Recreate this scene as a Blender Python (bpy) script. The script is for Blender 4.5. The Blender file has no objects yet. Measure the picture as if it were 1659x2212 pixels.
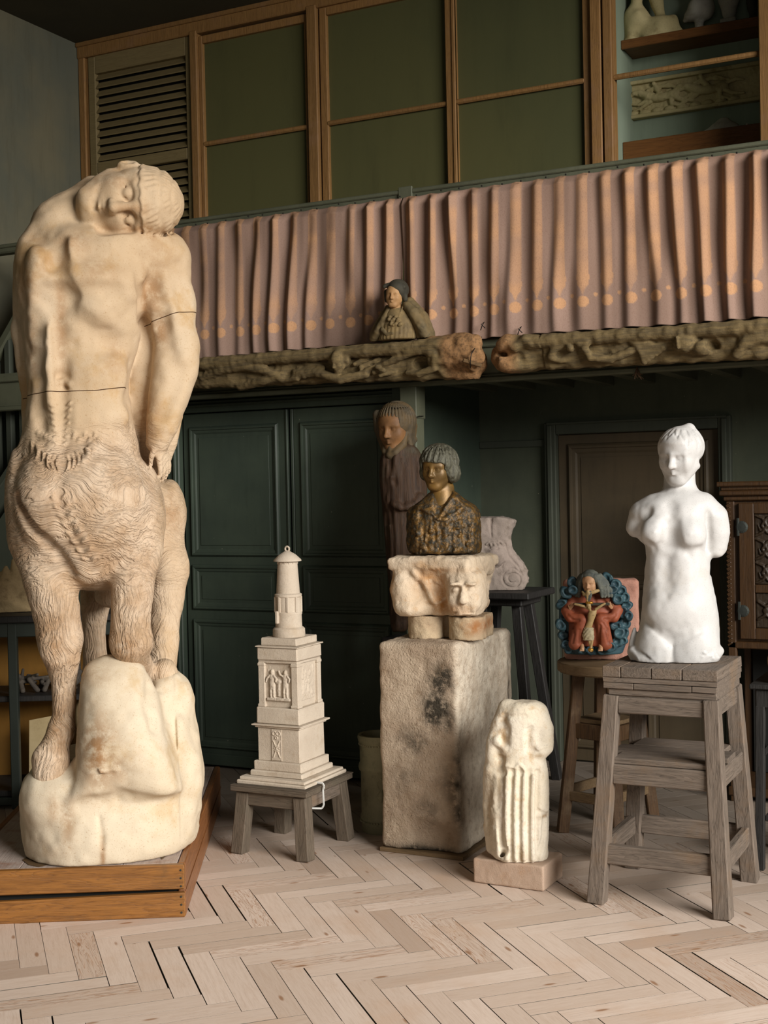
import bpy, bmesh, math, random
import numpy as np
from mathutils import Vector, Matrix
random.seed(7); RNG = np.random.RandomState(7)
SC = bpy.context.scene; COL = SC.collection
# ---------------------------------------------------------------- camera (x along the gallery, y into the room, z up)
CF = 2790.0; CH = 1.6; PIT = math.atan(52/CF); ROLL = 0.021; YAW = math.radians(26.8)
def _cam_axes():
    f = np.array([0, math.cos(PIT), -math.sin(PIT)]); r = np.array([1., 0, 0]); u = np.array([0, math.sin(PIT), math.cos(PIT)])
    R = math.cos(ROLL)*r - math.sin(ROLL)*u; U = math.cos(ROLL)*u + math.sin(ROLL)*r
    c, s = math.cos(YAW), math.sin(YAW)
    rot = np.array([[c, -s, 0], [s, c, 0], [0, 0, 1]])
    return rot@f, rot@R, rot@U
FW, RT, UP = _cam_axes(); CAM = np.array([0, 0, CH])
def ray(u, v): return FW + (u-829.5)/CF*RT - (v-1106)/CF*UP
def on_z(u, v, z=0.):
    d = ray(u, v); return CAM + d*((z-CH)/d[2])
def on_y(u, v, y):
    d = ray(u, v); return CAM + d*(y/d[1])
def on_x(u, v, x):
    d = ray(u, v); return CAM + d*(x/d[0])
class Fr:
    """A sculpture's own frame: base point, horizontal right, horizontal front (towards the room's open side), up. px() reads a point of
    the photograph at w metres in front of the frame's plane."""
    def __init__(s, base, ang=None):
        s.o = np.array(base, float)
        if ang is None: t = CAM-s.o
        else: t = np.array([math.sin(ang), -math.cos(ang), 0])
        t = t*[1, 1, 0]; s.f = t/np.linalg.norm(t); s.r = np.array([-s.f[1], s.f[0], 0]); s.u = np.array([0, 0, 1.])
        s.M = np.array([s.r, s.f, s.u])
        q = s.o-CAM; s.m = (q@FW)/CF          # metres per pixel at the frame
    def px(s, u, v, w=0.):
        d = ray(u, v); t = ((s.o + s.f*w - CAM)@s.f)/(d@s.f); return s.M@(CAM + d*t - s.o)
    def P(s, u, v, w=0.): return s.px(u, v, w*s.m)
    def world(s, V): return s.o + np.asarray(V)@s.M
# ---------------------------------------------------------------- signed-distance clay
def _n(a): return np.asarray(a, np.float32)
class Clay:
    def __init__(s, lo, hi, h):
        s.h = h; s.lo = np.array(lo, float)-3*h
        s.n = np.ceil((np.array(hi, float)+3*h - s.lo)/h).astype(int)+1
        s.d = np.full(s.n, 1.0, np.float32)
        s.ax = [_n(s.lo[i]+h*np.arange(s.n[i])) for i in range(3)]
    def box(s, lo, hi):
        a = np.clip(np.floor((np.array(lo)-s.lo)/s.h).astype(int), 0, s.n); b = np.clip(np.ceil((np.array(hi)-s.lo)/s.h).astype(int)+1, 0, s.n)
        if np.any(b-a < 1): return None
        sl = tuple(slice(a[i], b[i]) for i in range(3))
        X = s.ax[0][sl[0]][:, None, None]; Y = s.ax[1][sl[1]][None, :, None]; Z = s.ax[2][sl[2]][None, None, :]
        return sl, X, Y, Z
    def op(s, lo, hi, fn, k=0., mode='+'):
        m = k + 4*s.h
        q = s.box(np.array(lo)-m, np.array(hi)+m)
        if q is None: return
        sl, X, Y, Z = q; b = fn(X, Y, Z).astype(np.float32); a = s.d[sl]
        if mode == '+':
            r = np.minimum(a, b)
            if k > 0: r = r - np.square(np.maximum(k-np.abs(a-b), 0))/(4*k)
        elif mode == '-':
            b = -b; r = np.maximum(a, b)
            if k > 0: r = r + np.square(np.maximum(k-np.abs(a-b), 0))/(4*k)
        elif mode == '&':
            r = np.maximum(a, b)
        s.d[sl] = r
    def cone(s, p, q, r1, r2, k=0., mode='+', flat=None):
        p, q = np.array(p, float), np.array(q, float); v = q-p; L = max(v@v, 1e-9); R = max(r1, r2)
        def fn(X, Y, Z):
            a, b, c = X-p[0], Y-p[1], Z-p[2]
            t = np.clip((a*v[0]+b*v[1]+c*v[2])/L, 0, 1)
            return np.sqrt((a-t*v[0])**2+(b-t*v[1])**2+(c-t*v[2])**2) - (r1+(r2-r1)*t)
        s.op(np.minimum(p, q)-R, np.maximum(p, q)+R, fn, k, mode)
    def chain(s, pts, rs, k=0., mode='+'):
        P = np.array(pts, float); R = np.array(rs, float)
        def fn(X, Y, Z):
            o = None
            for i in range(len(P)-1):
                p = P[i]; v = P[i+1]-p; L = max(v@v, 1e-9); a, b, c = X-p[0], Y-p[1], Z-p[2]
                t = np.clip((a*v[0]+b*v[1]+c*v[2])/L, 0, 1)
                d = np.sqrt((a-t*v[0])**2+(b-t*v[1])**2+(c-t*v[2])**2) - (R[i]+(R[i+1]-R[i])*t)
                o = d if o is None else np.minimum(o, d)
            return o
        s.op((P-R[:, None]).min(0), (P+R[:, None]).max(0), fn, k, mode)
    def ell(s, c, r, k=0., mode='+', A=None):
        c = np.array(c, float); r = np.array(r, float)*np.ones(3); A = np.eye(3) if A is None else np.array(A); R = np.sqrt(((A.T*r)**2).sum(1))
        def fn(X, Y, Z):
            a, b, e = X-c[0], Y-c[1], Z-c[2]
            l = [A[i][0]*a+A[i][1]*b+A[i][2]*e for i in range(3)]
            k0 = np.sqrt(sum((l[i]/r[i])**2 for i in range(3))); k1 = np.sqrt(sum((l[i]/r[i]**2)**2 for i in range(3)))
            return k0*(k0-1)/np.maximum(k1, 1e-6)
        s.op(c-R, c+R, fn, k, mode)
    def block(s, c, hsz, rad=0., k=0., mode='+', A=None):
        c = np.array(c, float); hs = np.array(hsz, float)-rad; A = np.eye(3) if A is None else np.array(A); R = (np.abs(A.T)*np.array(hsz)).sum(1)
        def fn(X, Y, Z):
            a, b, e = X-c[0], Y-c[1], Z-c[2]
            q = [np.abs(A[i][0]*a+A[i][1]*b+A[i][2]*e)-hs[i] for i in range(3)]
            return np.sqrt(sum(np.maximum(t, 0)**2 for t in q)) + np.minimum(np.maximum(np.maximum(q[0], q[1]), q[2]), 0) - rad
        s.op(c-R, c+R, fn, k, mode)
    def loft(s, rows, k=0., mode='+', p=2.0, cap=0.02, fold=None):
        """rows: (z, cx, cy, rx, ry) from top or bottom; elliptical sections joined smoothly."""
        rows = np.array(sorted(rows), float); z = rows[:, 0]
        lo = [min(rows[:, 1]-rows[:, 3]), min(rows[:, 2]-rows[:, 4]), z[0]]; hi = [max(rows[:, 1]+rows[:, 3]), max(rows[:, 2]+rows[:, 4]), z[-1]]
        def interp(zz, c):
            v = rows[:, c]; n = len(z)
            if n < 3: return np.interp(zz, z, v)
            m = np.gradient(v, z); i = np.clip(np.searchsorted(z, zz)-1, 0, n-2); hh = z[i+1]-z[i]; t = np.clip((zz-z[i])/hh, 0, 1)
            return (2*t**3-3*t**2+1)*v[i]+(t**3-2*t**2+t)*hh*m[i]+(-2*t**3+3*t**2)*v[i+1]+(t**3-t**2)*hh*m[i+1]
        def fn(X, Y, Z):
            zz = Z.ravel().astype(float); c = [_n(interp(zz, j))[None, None, :] for j in range(1, 5)]
            a, b = (X-c[0])/c[2], (Y-c[1])/c[3]
            rr = (np.abs(a)**p+np.abs(b)**p)**(1/p)
            sc = np.minimum(c[2], c[3])
            if fold is not None: rr = rr - fold(np.arctan2(b, a), Z)
            d = (rr-1)*sc
            e = np.maximum(z[0]-Z, Z-z[-1])+0*d
            d2 = np.maximum(d, e); 
            if cap > 0: d2 = d2 + np.square(np.maximum(cap-np.abs(d-e), 0))/(4*cap)
            return d2
        s.op(lo, hi, fn, k, mode)
    def noise(s, amp, scale, lo=None, hi=None, seed=0, ridged=False, stretch=(1, 1, 1)):
        lo = s.lo if lo is None else lo; hi = s.lo+s.h*s.n if hi is None else hi
        q = s.box(lo, hi); sl, X, Y, Z = q
        band = np.abs(s.d[sl]) < amp*3+3*s.h
        idx = np.nonzero(band)
        P = np.stack([s.ax[i][sl[i]][idx[i]]/(scale*stretch[i]) for i in range(3)], 1)
        v = vnoise(P, seed)
        if ridged: v = 1-2*np.abs(v)
        a = s.d[sl]; a[idx] += (v*amp).astype(np.float32); s.d[sl] = a
    def floor(s, z=0.0015):
        q = s.box(s.lo, s.lo+s.h*s.n); sl, X, Y, Z = q; s.d[sl] = np.maximum(s.d[sl], z-Z)
    def front(s, x, z):
        i = int(np.clip(round((x-s.lo[0])/s.h), 0, s.n[0]-1)); k = int(np.clip(round((z-s.lo[2])/s.h), 0, s.n[2]-1)); c = s.d[i, :, k]; j = np.nonzero(c < 0)[0]
        if not len(j): return 0.
        j = j[-1]
        return s.lo[1]+s.h*(j+(c[j]/(c[j]-c[j+1]) if j+1 < s.n[1] else 0))
    def on(s, fr, u, v, lift=0.):
        p = fr.px(u, v, 0.)
        for _ in range(3): p = fr.px(u, v, s.front(p[0], p[2]))
        return p+np.array([0, lift, 0])
    def crease(s, fr, uv, r, k=.05, lift=.6, mode='-'):
        """A soft furrow (or ridge) drawn over the surface as it stands; r in metres, one per point or one for all."""
        rr = list(r) if hasattr(r, '__len__') else [r]*len(uv); pts = [s.on(fr, u, v) for u, v in uv]
        n = len(uv); f = []; g = []
        for i in range(n-1):
            for t in np.linspace(0, 1, 4)[:-1]:
                u, v = uv[i][0]*(1-t)+uv[i+1][0]*t, uv[i][1]*(1-t)+uv[i+1][1]*t; q = rr[i]*(1-t)+rr[i+1]*t; f.append(s.on(fr, u, v, q*lift*(1 if mode == '-' else -1))); g.append(q)
        f.append(pts[-1]+[0, rr[-1]*lift*(1 if mode == '-' else -1), 0]); g.append(rr[-1]); s.chain(f, g, k, mode)
    def mesh(s, name='m', frame=None, smooth=1):
        V, Q = surface_nets(s.d, s.lo, s.h)
        if smooth: V = relax(V, Q, smooth)
        if frame is not None: V = frame.world(V)
        return V, Q
def vnoise(P, seed=0):
    P = np.asarray(P, np.float64); I = np.floor(P).astype(np.int64); Fq = P-I; Fq = Fq*Fq*(3-2*Fq)
    def hsh(x, y, z):
        n = (x*374761393 + y*668265263 + z*2147483647 + seed*1274126177) & 0xffffffff
        n = ((n ^ (n >> 13))*1274126177) & 0xffffffff
        return ((n ^ (n >> 16)) & 0xffff)/32767.5-1
    r = 0
    for a in (0, 1):
        for b in (0, 1):
            for c in (0, 1):
                w = (Fq[:, 0] if a else 1-Fq[:, 0])*(Fq[:, 1] if b else 1-Fq[:, 1])*(Fq[:, 2] if c else 1-Fq[:, 2])
                r = r + w*hsh(I[:, 0]+a, I[:, 1]+b, I[:, 2]+c)
    return r
def fbm(P, seed=0, n=4):
    r = 0; a = 1.; P = np.asarray(P, float)
    for i in range(n): r = r + a*vnoise(P, seed+i); P = P*2.03; a *= .5
    return r
def surface_nets(d, lo, h):
    s = d < 0; n = d.shape
    c = np.zeros([x-1 for x in n], np.uint8)
    corners = [(i, j, k) for i in (0, 1) for j in (0, 1) for k in (0, 1)]
    for i, j, k in corners: c += s[i:n[0]-1+i, j:n[1]-1+j, k:n[2]-1+k]
    act = (c > 0) & (c < 8); I, J, K = np.nonzero(act); m = len(I)
    idx = np.full(act.shape, -1, np.int32); idx[I, J, K] = np.arange(m)
    val = {q: d[I+q[0], J+q[1], K+q[2]] for q in corners}
    acc = np.zeros((m, 3)); cnt = np.zeros(m)
    for q in corners:
        for a in range(3):
            if q[a] == 0:
                q2 = list(q); q2[a] = 1; va, vb = val[q], val[tuple(q2)]
                x = (va < 0) != (vb < 0); t = np.where(x, va/np.where(x, va-vb, 1), 0)
                p = np.array(q, float)[None, :].repeat(m, 0); p[:, a] += t
                acc[x] += p[x]; cnt[x] += 1
    V = (np.stack([I, J, K], 1)+acc/cnt[:, None])*h+lo
    quads = []
    for a in range(3):
        b, e = (a+1) % 3, (a+2) % 3
        sl0 = [slice(None)]*3; sl1 = [slice(None)]*3; sl0[a] = slice(0, n[a]-1); sl1[a] = slice(1, n[a])
        s0, s1 = s[tuple(sl0)], s[tuple(sl1)]; x = s0 != s1
        g = list(np.nonzero(x)); ok = (g[b] > 0) & (g[e] > 0) & (g[b] < n[b]-1) & (g[e] < n[e]-1); g = [t[ok] for t in g]
        def at(db, de):
            t = list(g); t[b] = t[b]+db; t[e] = t[e]+de; return idx[tuple(t)]
        q = np.stack([at(-1, -1), at(0, -1), at(0, 0), at(-1, 0)], 1)
        fl = ~s0[tuple(g)]; q[fl] = q[fl][:, ::-1]; quads.append(q)
    return V, np.concatenate(quads)
def relax(V, Q, it=1, f=.5):
    E = np.concatenate([Q[:, [0, 1]], Q[:, [1, 2]], Q[:, [2, 3]], Q[:, [3, 0]]])
    for _ in range(it):
        acc = np.zeros_like(V); cnt = np.zeros(len(V))
        for a, b in ((0, 1), (1, 0)):
            for c in range(3): acc[:, c] += np.bincount(E[:, a], V[E[:, b], c], len(V))
            cnt += np.bincount(E[:, a], minlength=len(V))
        V = V*(1-f)+f*acc/np.maximum(cnt, 1)[:, None]
    return V
# ---------------------------------------------------------------- objects
def meta(o, label=None, cat=None, group=None, kind=None):
    for k, v in (('label', label), ('category', cat), ('group', group), ('kind', kind)):
        if v: o[k] = v
    return o
def link(o, parent=None):
    COL.objects.link(o)
    if parent is not None:
        o.parent = parent; o.matrix_parent_inverse = Matrix.Translation(-Vector(parent.location)) if parent.type != 'X' else Matrix()
    return o
def raw_mesh(name, V, Q, mat, parent=None, smooth=True, attrs=None, sharp=None):
    me = bpy.data.meshes.new(name); V = np.asarray(V, np.float32)
    if isinstance(Q, np.ndarray):
        Q = Q.astype(np.int32); nv = Q.shape[1]
        me.vertices.add(len(V)); me.vertices.foreach_set('co', V.ravel())
        me.loops.add(Q.size); me.loops.foreach_set('vertex_index', Q.ravel())
        me.polygons.add(len(Q)); me.polygons.foreach_set('loop_start', np.arange(0, Q.size, nv, dtype=np.int32))
        me.update(calc_edges=True)
    else: me.from_pydata([tuple(v) for v in V], [], Q)
    me.validate()
    me.polygons.foreach_set('use_smooth', np.full(len(me.polygons), smooth))
    for k, a in (attrs or {}).items():
        a = np.asarray(a, np.float32)
        if a.ndim == 1: at = me.attributes.new(k, 'FLOAT', 'POINT'); at.data.foreach_set('value', a)
        else:
            at = me.attributes.new(k, 'FLOAT_COLOR', 'POINT'); b = np.ones((len(a), 4), np.float32); b[:, :3] = a; at.data.foreach_set('color', b.ravel())
    if mat is not None: me.materials.append(mat)
    if sharp: me.set_sharp_from_angle(angle=math.radians(sharp))
    me.update()
    return link(bpy.data.objects.new(name, me), parent)
def clay_obj(name, clay, frame, mat, parent=None, smooth=1, attrs=None):
    V, Q = clay.mesh(frame=frame, smooth=smooth)
    A = attrs(V) if attrs else None
    return raw_mesh(name, V, Q, mat, parent, True, A)
def empty(name, loc, label, cat, group=None):
    o = bpy.data.objects.new(name, None); o.location = tuple(loc); o.empty_display_size = .1; COL.objects.link(o)
    return meta(o, label, cat, group)
class MB:
    """Collects bevelled boxes, bars, prisms and lathes into one mesh."""
    def __init__(s): s.V = []; s.F = []; s.n = 0
    def add(s, V, F_):
        V = np.asarray(V, float); s.V.append(V); s.F += [tuple(int(i)+s.n for i in f) for f in F_]; s.n += len(V); return s
    def box(s, lo, hi, bev=0., rz=0., c=None, M=None, jit=0.):
        lo, hi = np.array(lo, float), np.array(hi, float); ctr = (lo+hi)/2; hs = (hi-lo)/2
        V, F_ = bevel_box(hs, min(bev, .45*hs.min()))
        if jit: V = V+RNG.uniform(-jit, jit, V.shape)
        if M is not None: V = V@np.array(M).T
        elif rz: cc, ss = math.cos(rz), math.sin(rz); V = V@np.array([[cc, ss, 0], [-ss, cc, 0], [0, 0, 1]])
        return s.add(V+ctr, F_)
    def bar(s, p, q, wx, wy, bev=0., ref=(0, 0, 1), w2=None, jit=0.):
        """A bar of section wx*wy from p to q; ref fixes its roll; w2: section at q."""
        p, q = np.array(p, float), np.array(q, float); d = q-p; L = np.linalg.norm(d); d = d/L; ref = np.array(ref, float)
        if abs(d@ref)/np.linalg.norm(ref) > .999: ref = np.array([0, 1., 0])
        x = np.cross(ref, d); x /= np.linalg.norm(x); y = np.cross(d, x)
        V, F_ = bevel_box(np.array([wx/2, wy/2, L/2]), min(bev, .45*min(wx, wy)))
        if w2 is not None:
            t = (V[:, 2]+L/2)/L; V[:, 0] *= 1+(w2[0]/wx-1)*t; V[:, 1] *= 1+(w2[1]/wy-1)*t
        if jit: V = V+RNG.uniform(-jit, jit, V.shape)
        return s.add(V@np.array([x, y, d])+(p+q)/2, F_)
    def lathe(s, prof, c, n=32, M=None):
        prof = np.array(prof, float); m = len(prof); a = np.arange(n)*2*math.pi/n
        V = np.stack([np.outer(prof[:, 0], np.cos(a)), np.outer(prof[:, 0], np.sin(a)), np.repeat(prof[:, 1][:, None], n, 1)], 2).reshape(-1, 3)
        F_ = [(i*n+j, i*n+(j+1) % n, (i+1)*n+(j+1) % n, (i+1)*n+j) for i in range(m-1) for j in range(n)]
        if prof[0, 0] > 1e-5: F_.append(tuple(range(n))[::-1])
        if prof[-1, 0] > 1e-5: F_.append(tuple((m-1)*n+j for j in range(n)))
        if M is not None: V = V@np.array(M).T
        return s.add(V+np.array(c), F_)
    def tube(s, pts, r, n=8, taper=None):
        pts = np.array(pts, float); m = len(pts); T = np.gradient(pts, axis=0); T /= np.linalg.norm(T, axis=1)[:, None]
        x = np.cross(T[0], [0.13, .27, .95]); x /= np.linalg.norm(x); V = []
        for i in range(m):
            x = x-T[i]*(x@T[i]); x /= np.linalg.norm(x); y = np.cross(T[i], x); rr = r if taper is None else r*taper[i]
            for j in range(n):
                a = 2*math.pi*j/n; V.append(pts[i]+rr*(math.cos(a)*x+math.sin(a)*y))
        F_ = [(i*n+j, i*n+(j+1) % n, (i+1)*n+(j+1) % n, (i+1)*n+j) for i in range(m-1) for j in range(n)]+[tuple(range(n))[::-1], tuple((m-1)*n+j for j in range(n))]
        return s.add(V, F_)
    def prism(s, pts, axis, lo, hi):
        """Polygon pts (two coords) extruded along axis from lo to hi."""
        n = len(pts); o = [i for i in range(3) if i != axis]; V = np.zeros((2*n, 3))
        for e, t in enumerate((lo, hi)):
            V[e*n:(e+1)*n, o[0]] = [p[0] for p in pts]; V[e*n:(e+1)*n, o[1]] = [p[1] for p in pts]; V[e*n:(e+1)*n, axis] = t
        ar = sum(pts[i][0]*pts[(i+1) % n][1]-pts[(i+1) % n][0]*pts[i][1] for i in range(n))
        fl = (ar > 0) != (axis == 1)
        F_ = [(i, (i+1) % n, n+(i+1) % n, n+i) for i in range(n)]+[tuple(range(n))[::-1], tuple(range(n, 2*n))]
        if not fl: F_ = [f[::-1] for f in F_]
        return s.add(V, F_)
    def build(s, name, mat, parent=None, smooth=False, sharp=None, frame=None):
        V = np.concatenate(s.V)
        if frame is not None: V = frame(V)
        return raw_mesh(name, V, s.F, mat, parent, smooth or bool(sharp), None, sharp)
_bbc = {}
def bevel_box(hs, b):
    hs = np.array(hs, float)
    if b <= 0:
        V = np.array([(x, y, z) for x in (-1, 1) for y in (-1, 1) for z in (-1, 1)], float)*hs
        return V, [(0, 1, 3, 2), (4, 6, 7, 5), (0, 4, 5, 1), (2, 3, 7, 6), (0, 2, 6, 4), (1, 5, 7, 3)]
    V = []; ix = {}
    for sx in (-1, 1):
        for sy in (-1, 1):
            for sz in (-1, 1):
                sg = np.array([sx, sy, sz])
                for a in range(3):
                    q = hs-b; q[a] = hs[a]; ix[(sx, sy, sz, a)] = len(V); V.append(sg*q)
    F_ = []
    def face(ids):
        P = np.array([V[i] for i in ids]); n = np.cross(P[1]-P[0], P[2]-P[0])
        F_.append(tuple(ids) if n@P.mean(0) > 0 else tuple(ids)[::-1])
    for a in range(3):
        o = [i for i in range(3) if i != a]
        for sg in (-1, 1):
            ids = []
            for t in ((-1, -1), (1, -1), (1, 1), (-1, 1)):
                k = [0]*3; k[a] = sg; k[o[0]] = t[0]; k[o[1]] = t[1]; ids.append(ix[(*k, a)])
            face(ids)
        for s1 in (-1, 1):
            for s2 in (-1, 1):
                k = [0]*3; k[o[0]] = s1; k[o[1]] = s2; ka = k[:]; kb = k[:]; ka[a] = -1; kb[a] = 1
                face([ix[(*ka, o[0])], ix[(*kb, o[0])], ix[(*kb, o[1])], ix[(*ka, o[1])]])
    for sx in (-1, 1):
        for sy in (-1, 1):
            for sz in (-1, 1): face([ix[(sx, sy, sz, a)] for a in range(3)])
    return np.array(V), F_
# ---------------------------------------------------------------- materials
def lin(c):
    return tuple(((x/255)/12.92 if x/255 <= .04045 else ((x/255+.055)/1.055)**2.4) for x in c)
class NT:
    def __init__(s, name, rough=.8, metal=0., spec=.3):
        s.m = bpy.data.materials.new(name); s.m.use_nodes = True; s.t = s.m.node_tree; s.b = s.t.nodes['Principled BSDF']
        s.b.inputs['Roughness'].default_value = rough; s.b.inputs['Metallic'].default_value = metal
        s.b.inputs['Specular IOR Level'].default_value = spec
        s.co = s.nd('ShaderNodeTexCoord').outputs['Object']
    def nd(s, typ, **k):
        n = s.t.nodes.new(typ)
        for a, v in k.items(): setattr(n, a, v)
        return n
    def put(s, sock, v):
        if hasattr(v, 'is_output'): s.t.links.new(v, sock)
        elif isinstance(v, (tuple, list)) and len(v) == 3 and sock.type == 'RGBA': sock.default_value = (*v, 1)
        else: sock.default_value = v
    def map(s, sc=(1, 1, 1), rot=(0, 0, 0), loc=(0, 0, 0), co=None):
        n = s.nd('ShaderNodeMapping'); s.put(n.inputs[0], co or s.co); n.inputs['Scale'].default_value = sc; n.inputs['Rotation'].default_value = rot; n.inputs['Location'].default_value = loc
        return n.outputs[0]
    def noise(s, sc, det=4, rough=.55, co=None, dist=0.):
        n = s.nd('ShaderNodeTexNoise'); s.put(n.inputs['Vector'], co or s.co)
        n.inputs['Scale'].default_value = sc; n.inputs['Detail'].default_value = det; n.inputs['Roughness'].default_value = rough; n.inputs['Distortion'].default_value = dist
        return n.outputs['Fac']
    def wave(s, sc, dist, co=None, det=2, dsc=1.5, direction='X', kind='BANDS'):
        n = s.nd('ShaderNodeTexWave', wave_type=kind); s.put(n.inputs['Vector'], co or s.co)
        if kind == 'BANDS': n.bands_direction = direction
        for a, v in (('Scale', sc), ('Distortion', dist), ('Detail', det), ('Detail Scale', dsc)): n.inputs[a].default_value = v
        return n.outputs['Fac']
    def voro(s, sc, co=None, feature='F1'):
        n = s.nd('ShaderNodeTexVoronoi', feature=feature); s.put(n.inputs['Vector'], co or s.co); n.inputs['Scale'].default_value = sc
        return n.outputs['Distance']
    def step(s, f, a, b):
        n = s.nd('ShaderNodeMapRange', interpolation_type='SMOOTHSTEP'); s.put(n.inputs[0], f); n.inputs[1].default_value = a; n.inputs[2].default_value = b
        return n.outputs[0]
    def mix(s, f, a, b, mode='MIX'):
        n = s.nd('ShaderNodeMix', data_type='RGBA', blend_type=mode); s.put(n.inputs[0], f); s.put(n.inputs[6], a); s.put(n.inputs[7], b)
        return n.outputs[2]
    def ma(s, op, a, b=0.):
        n = s.nd('ShaderNodeMath', operation=op); s.put(n.inputs[0], a); s.put(n.inputs[1], b); return n.outputs[0]
    def attr(s, name, col=False):
        n = s.nd('ShaderNodeAttribute', attribute_name=name); return n.outputs['Color' if col else 'Fac']
    def rnd(s): return s.nd('ShaderNodeNewGeometry').outputs['Random Per Island']
    def bump(s, h, st=.3, dist=.01, prev=None):
        n = s.nd('ShaderNodeBump'); s.put(n.inputs['Height'], h); n.inputs['Strength'].default_value = st; n.inputs['Distance'].default_value = dist
        if prev is not None: s.t.links.new(prev, n.inputs['Normal'])
        return n.outputs[0]
    def done(s, col=None, nrm=None, rough=None, metal=None, sss=0.):
        if col is not None: s.put(s.b.inputs['Base Color'], col)
        if nrm is not None: s.t.links.new(nrm, s.b.inputs['Normal'])
        if rough is not None: s.put(s.b.inputs['Roughness'], rough)
        if metal is not None: s.put(s.b.inputs['Metallic'], metal)
        if sss: s.b.inputs['Subsurface Weight'].default_value = sss; s.b.inputs['Subsurface Radius'].default_value = (.02, .015, .01)
        return s.m
def m_stone(name, base, alt, stain, sc=3., grain=160., bump=.35, rough=.85, attr=None, acol=None, attr2=None, acol2=None, pores=True, gd=.004, sth=(.52, .72)):
    n = NT(name, rough); c = n.mix(n.step(n.noise(sc, 5), .35, .65), lin(base), lin(alt))
    c = n.mix(n.ma('MULTIPLY', n.step(n.noise(sc*2.3, 7, .65), *sth), .75), c, lin(stain))
    g = n.noise(grain, 3, .7); c = n.mix(n.ma('MULTIPLY', n.step(g, .52, .75), .45), c, lin(tuple(x*.72 for x in base)))
    if attr: c = n.mix(n.ma('MULTIPLY', n.attr(attr), n.step(n.noise(38, 5, .7), .25, .55)), c, lin(acol))
    if attr2: c = n.mix(n.ma('MULTIPLY', n.attr(attr2), n.step(n.noise(28, 5, .7), .2, .6)), c, lin(acol2))
    h = n.ma('ADD', g, n.ma('MULTIPLY', n.noise(sc*14, 6, .6), 1.2))
    if pores: h = n.ma('SUBTRACT', h, n.ma('MULTIPLY', n.step(n.voro(grain*.45), .22, .05), .5))
    return n.done(c, n.bump(h, bump, gd))
def m_wood(name, base, dark, axis=2, sc=1., rough=.6, grainy=1., worn=None, bump=.35, isl=.35, spec=.3, ring=7., rz=0.):
    n = NT(name, rough, spec=spec)
    if rz: n.co = n.map(rot=(0, 0, -rz))
    st = [9., 9., 9.]; st[axis] = .7
    r = n.rnd(); v = n.nd('ShaderNodeCombineXYZ'); n.put(v.inputs[0], n.ma('MULTIPLY', r, 13.)); n.put(v.inputs[1], n.ma('MULTIPLY', r, 7.)); n.put(v.inputs[2], n.ma('MULTIPLY', r, 3.))
    av = n.nd('ShaderNodeVectorMath', operation='ADD'); n.put(av.inputs[0], n.co); n.put(av.inputs[1], v.outputs[0])
    co = n.map([x*sc for x in st], co=av.outputs[0])
    fine = n.noise(9., 5, .7, co=co); w = n.noise(ring*.35, 3, .5, co=co, dist=1.2); w2 = n.ma('FRACT', n.ma('MULTIPLY', w, 9.))
    f = n.ma('ADD', n.ma('MULTIPLY', n.step(fine, .3, .75), .6*grainy), n.ma('MULTIPLY', n.step(w2, .55, 1.), .35*grainy))
    c = n.mix(f, lin(base), lin(dark))
    c = n.mix(n.ma('MULTIPLY', r, isl), c, lin(tuple(x*.62 for x in base)))
    if worn is not None: c = n.mix(n.ma('MULTIPLY', n.step(n.noise(5.*sc, 6, .65), .5, .72), .7), c, lin(worn))
    h = n.ma('SUBTRACT', 0., f)
    return n.done(c, n.bump(h, bump, .003))
def m_paint(name, base, alt, rough=.6, sc=4., spots=None, bump=.12, spec=.3, vert=True):
    n = NT(name, rough, spec=spec); co = n.map((6, 6, .8)) if vert else n.co
    c = n.mix(n.step(n.noise(sc*.4, 6, .6), .3, .7), lin(base), lin(alt))
    c = n.mix(n.ma('MULTIPLY', n.step(n.noise(sc, 6, .7, co=co), .45, .8), .4), c, lin(tuple(x*.7 for x in base)))
    if spots is not None: c = n.mix(n.step(n.noise(46, 2, .5), .77, .80), c, lin(spots))
    return n.done(c, n.bump(n.noise(90, 4, .6), bump, .002))
M = {}
M['wall'] = m_paint('wall_plaster', (112, 106, 84), (92, 94, 82), .9, 3., None, .25, vert=True)
M['ceiling'] = m_paint('ceiling_plaster', (74, 70, 54), (66, 64, 52), .95, 2., None, .1, vert=False)
M['green'] = m_paint('green_door_paint', (66, 76, 64), (56, 66, 57), .5, 6., (120, 120, 105), .1, .35)
M['beamgreen'] = m_paint('green_beam_paint', (92, 94, 76), (76, 78, 62), .6, 5., None, .15)
M['cabgreen'] = m_paint('dark_green_cabinet_paint', (48, 54, 48), (40, 45, 40), .5, 6., None, .1)
M['recess'] = m_paint('recess_plaster', (80, 84, 68), (60, 66, 54), .85, 3., (150, 145, 120), .25)
M['recesspaint'] = m_paint('recess_panel_paint', (68, 72, 60), (58, 62, 53), .7, 5., None, .2)
M['doorbrown'] = m_paint('brown_door_paint', (80, 68, 50), (66, 58, 44), .6, 5., None, .15)
M['dark'] = m_paint('dark_interior', (30, 28, 24), (24, 24, 22), .9, 3.)
M['blackwood'] = m_wood('black_stained_wood', (46, 44, 42), (26, 25, 24), 2, 1., .55)
M['frame'] = m_wood('ochre_frame_wood', (150, 112, 66), (112, 80, 44), 2, 1.2, .6, .9, (140, 106, 76))
M['frameh'] = m_wood('ochre_frame_wood_crosswise', (165, 124, 74), (122, 88, 48), 0, 1.2, .6, .9, (150, 112, 82))
M['louver'] = m_wood('louver_wood', (128, 112, 76), (100, 86, 56), 0, 1.2, .65, .7, None, .2, .15)
M['panel'] = m_paint('olive_panel', (88, 86, 52), (76, 78, 50), .55, 1.2, None, .05, .4)
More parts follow.
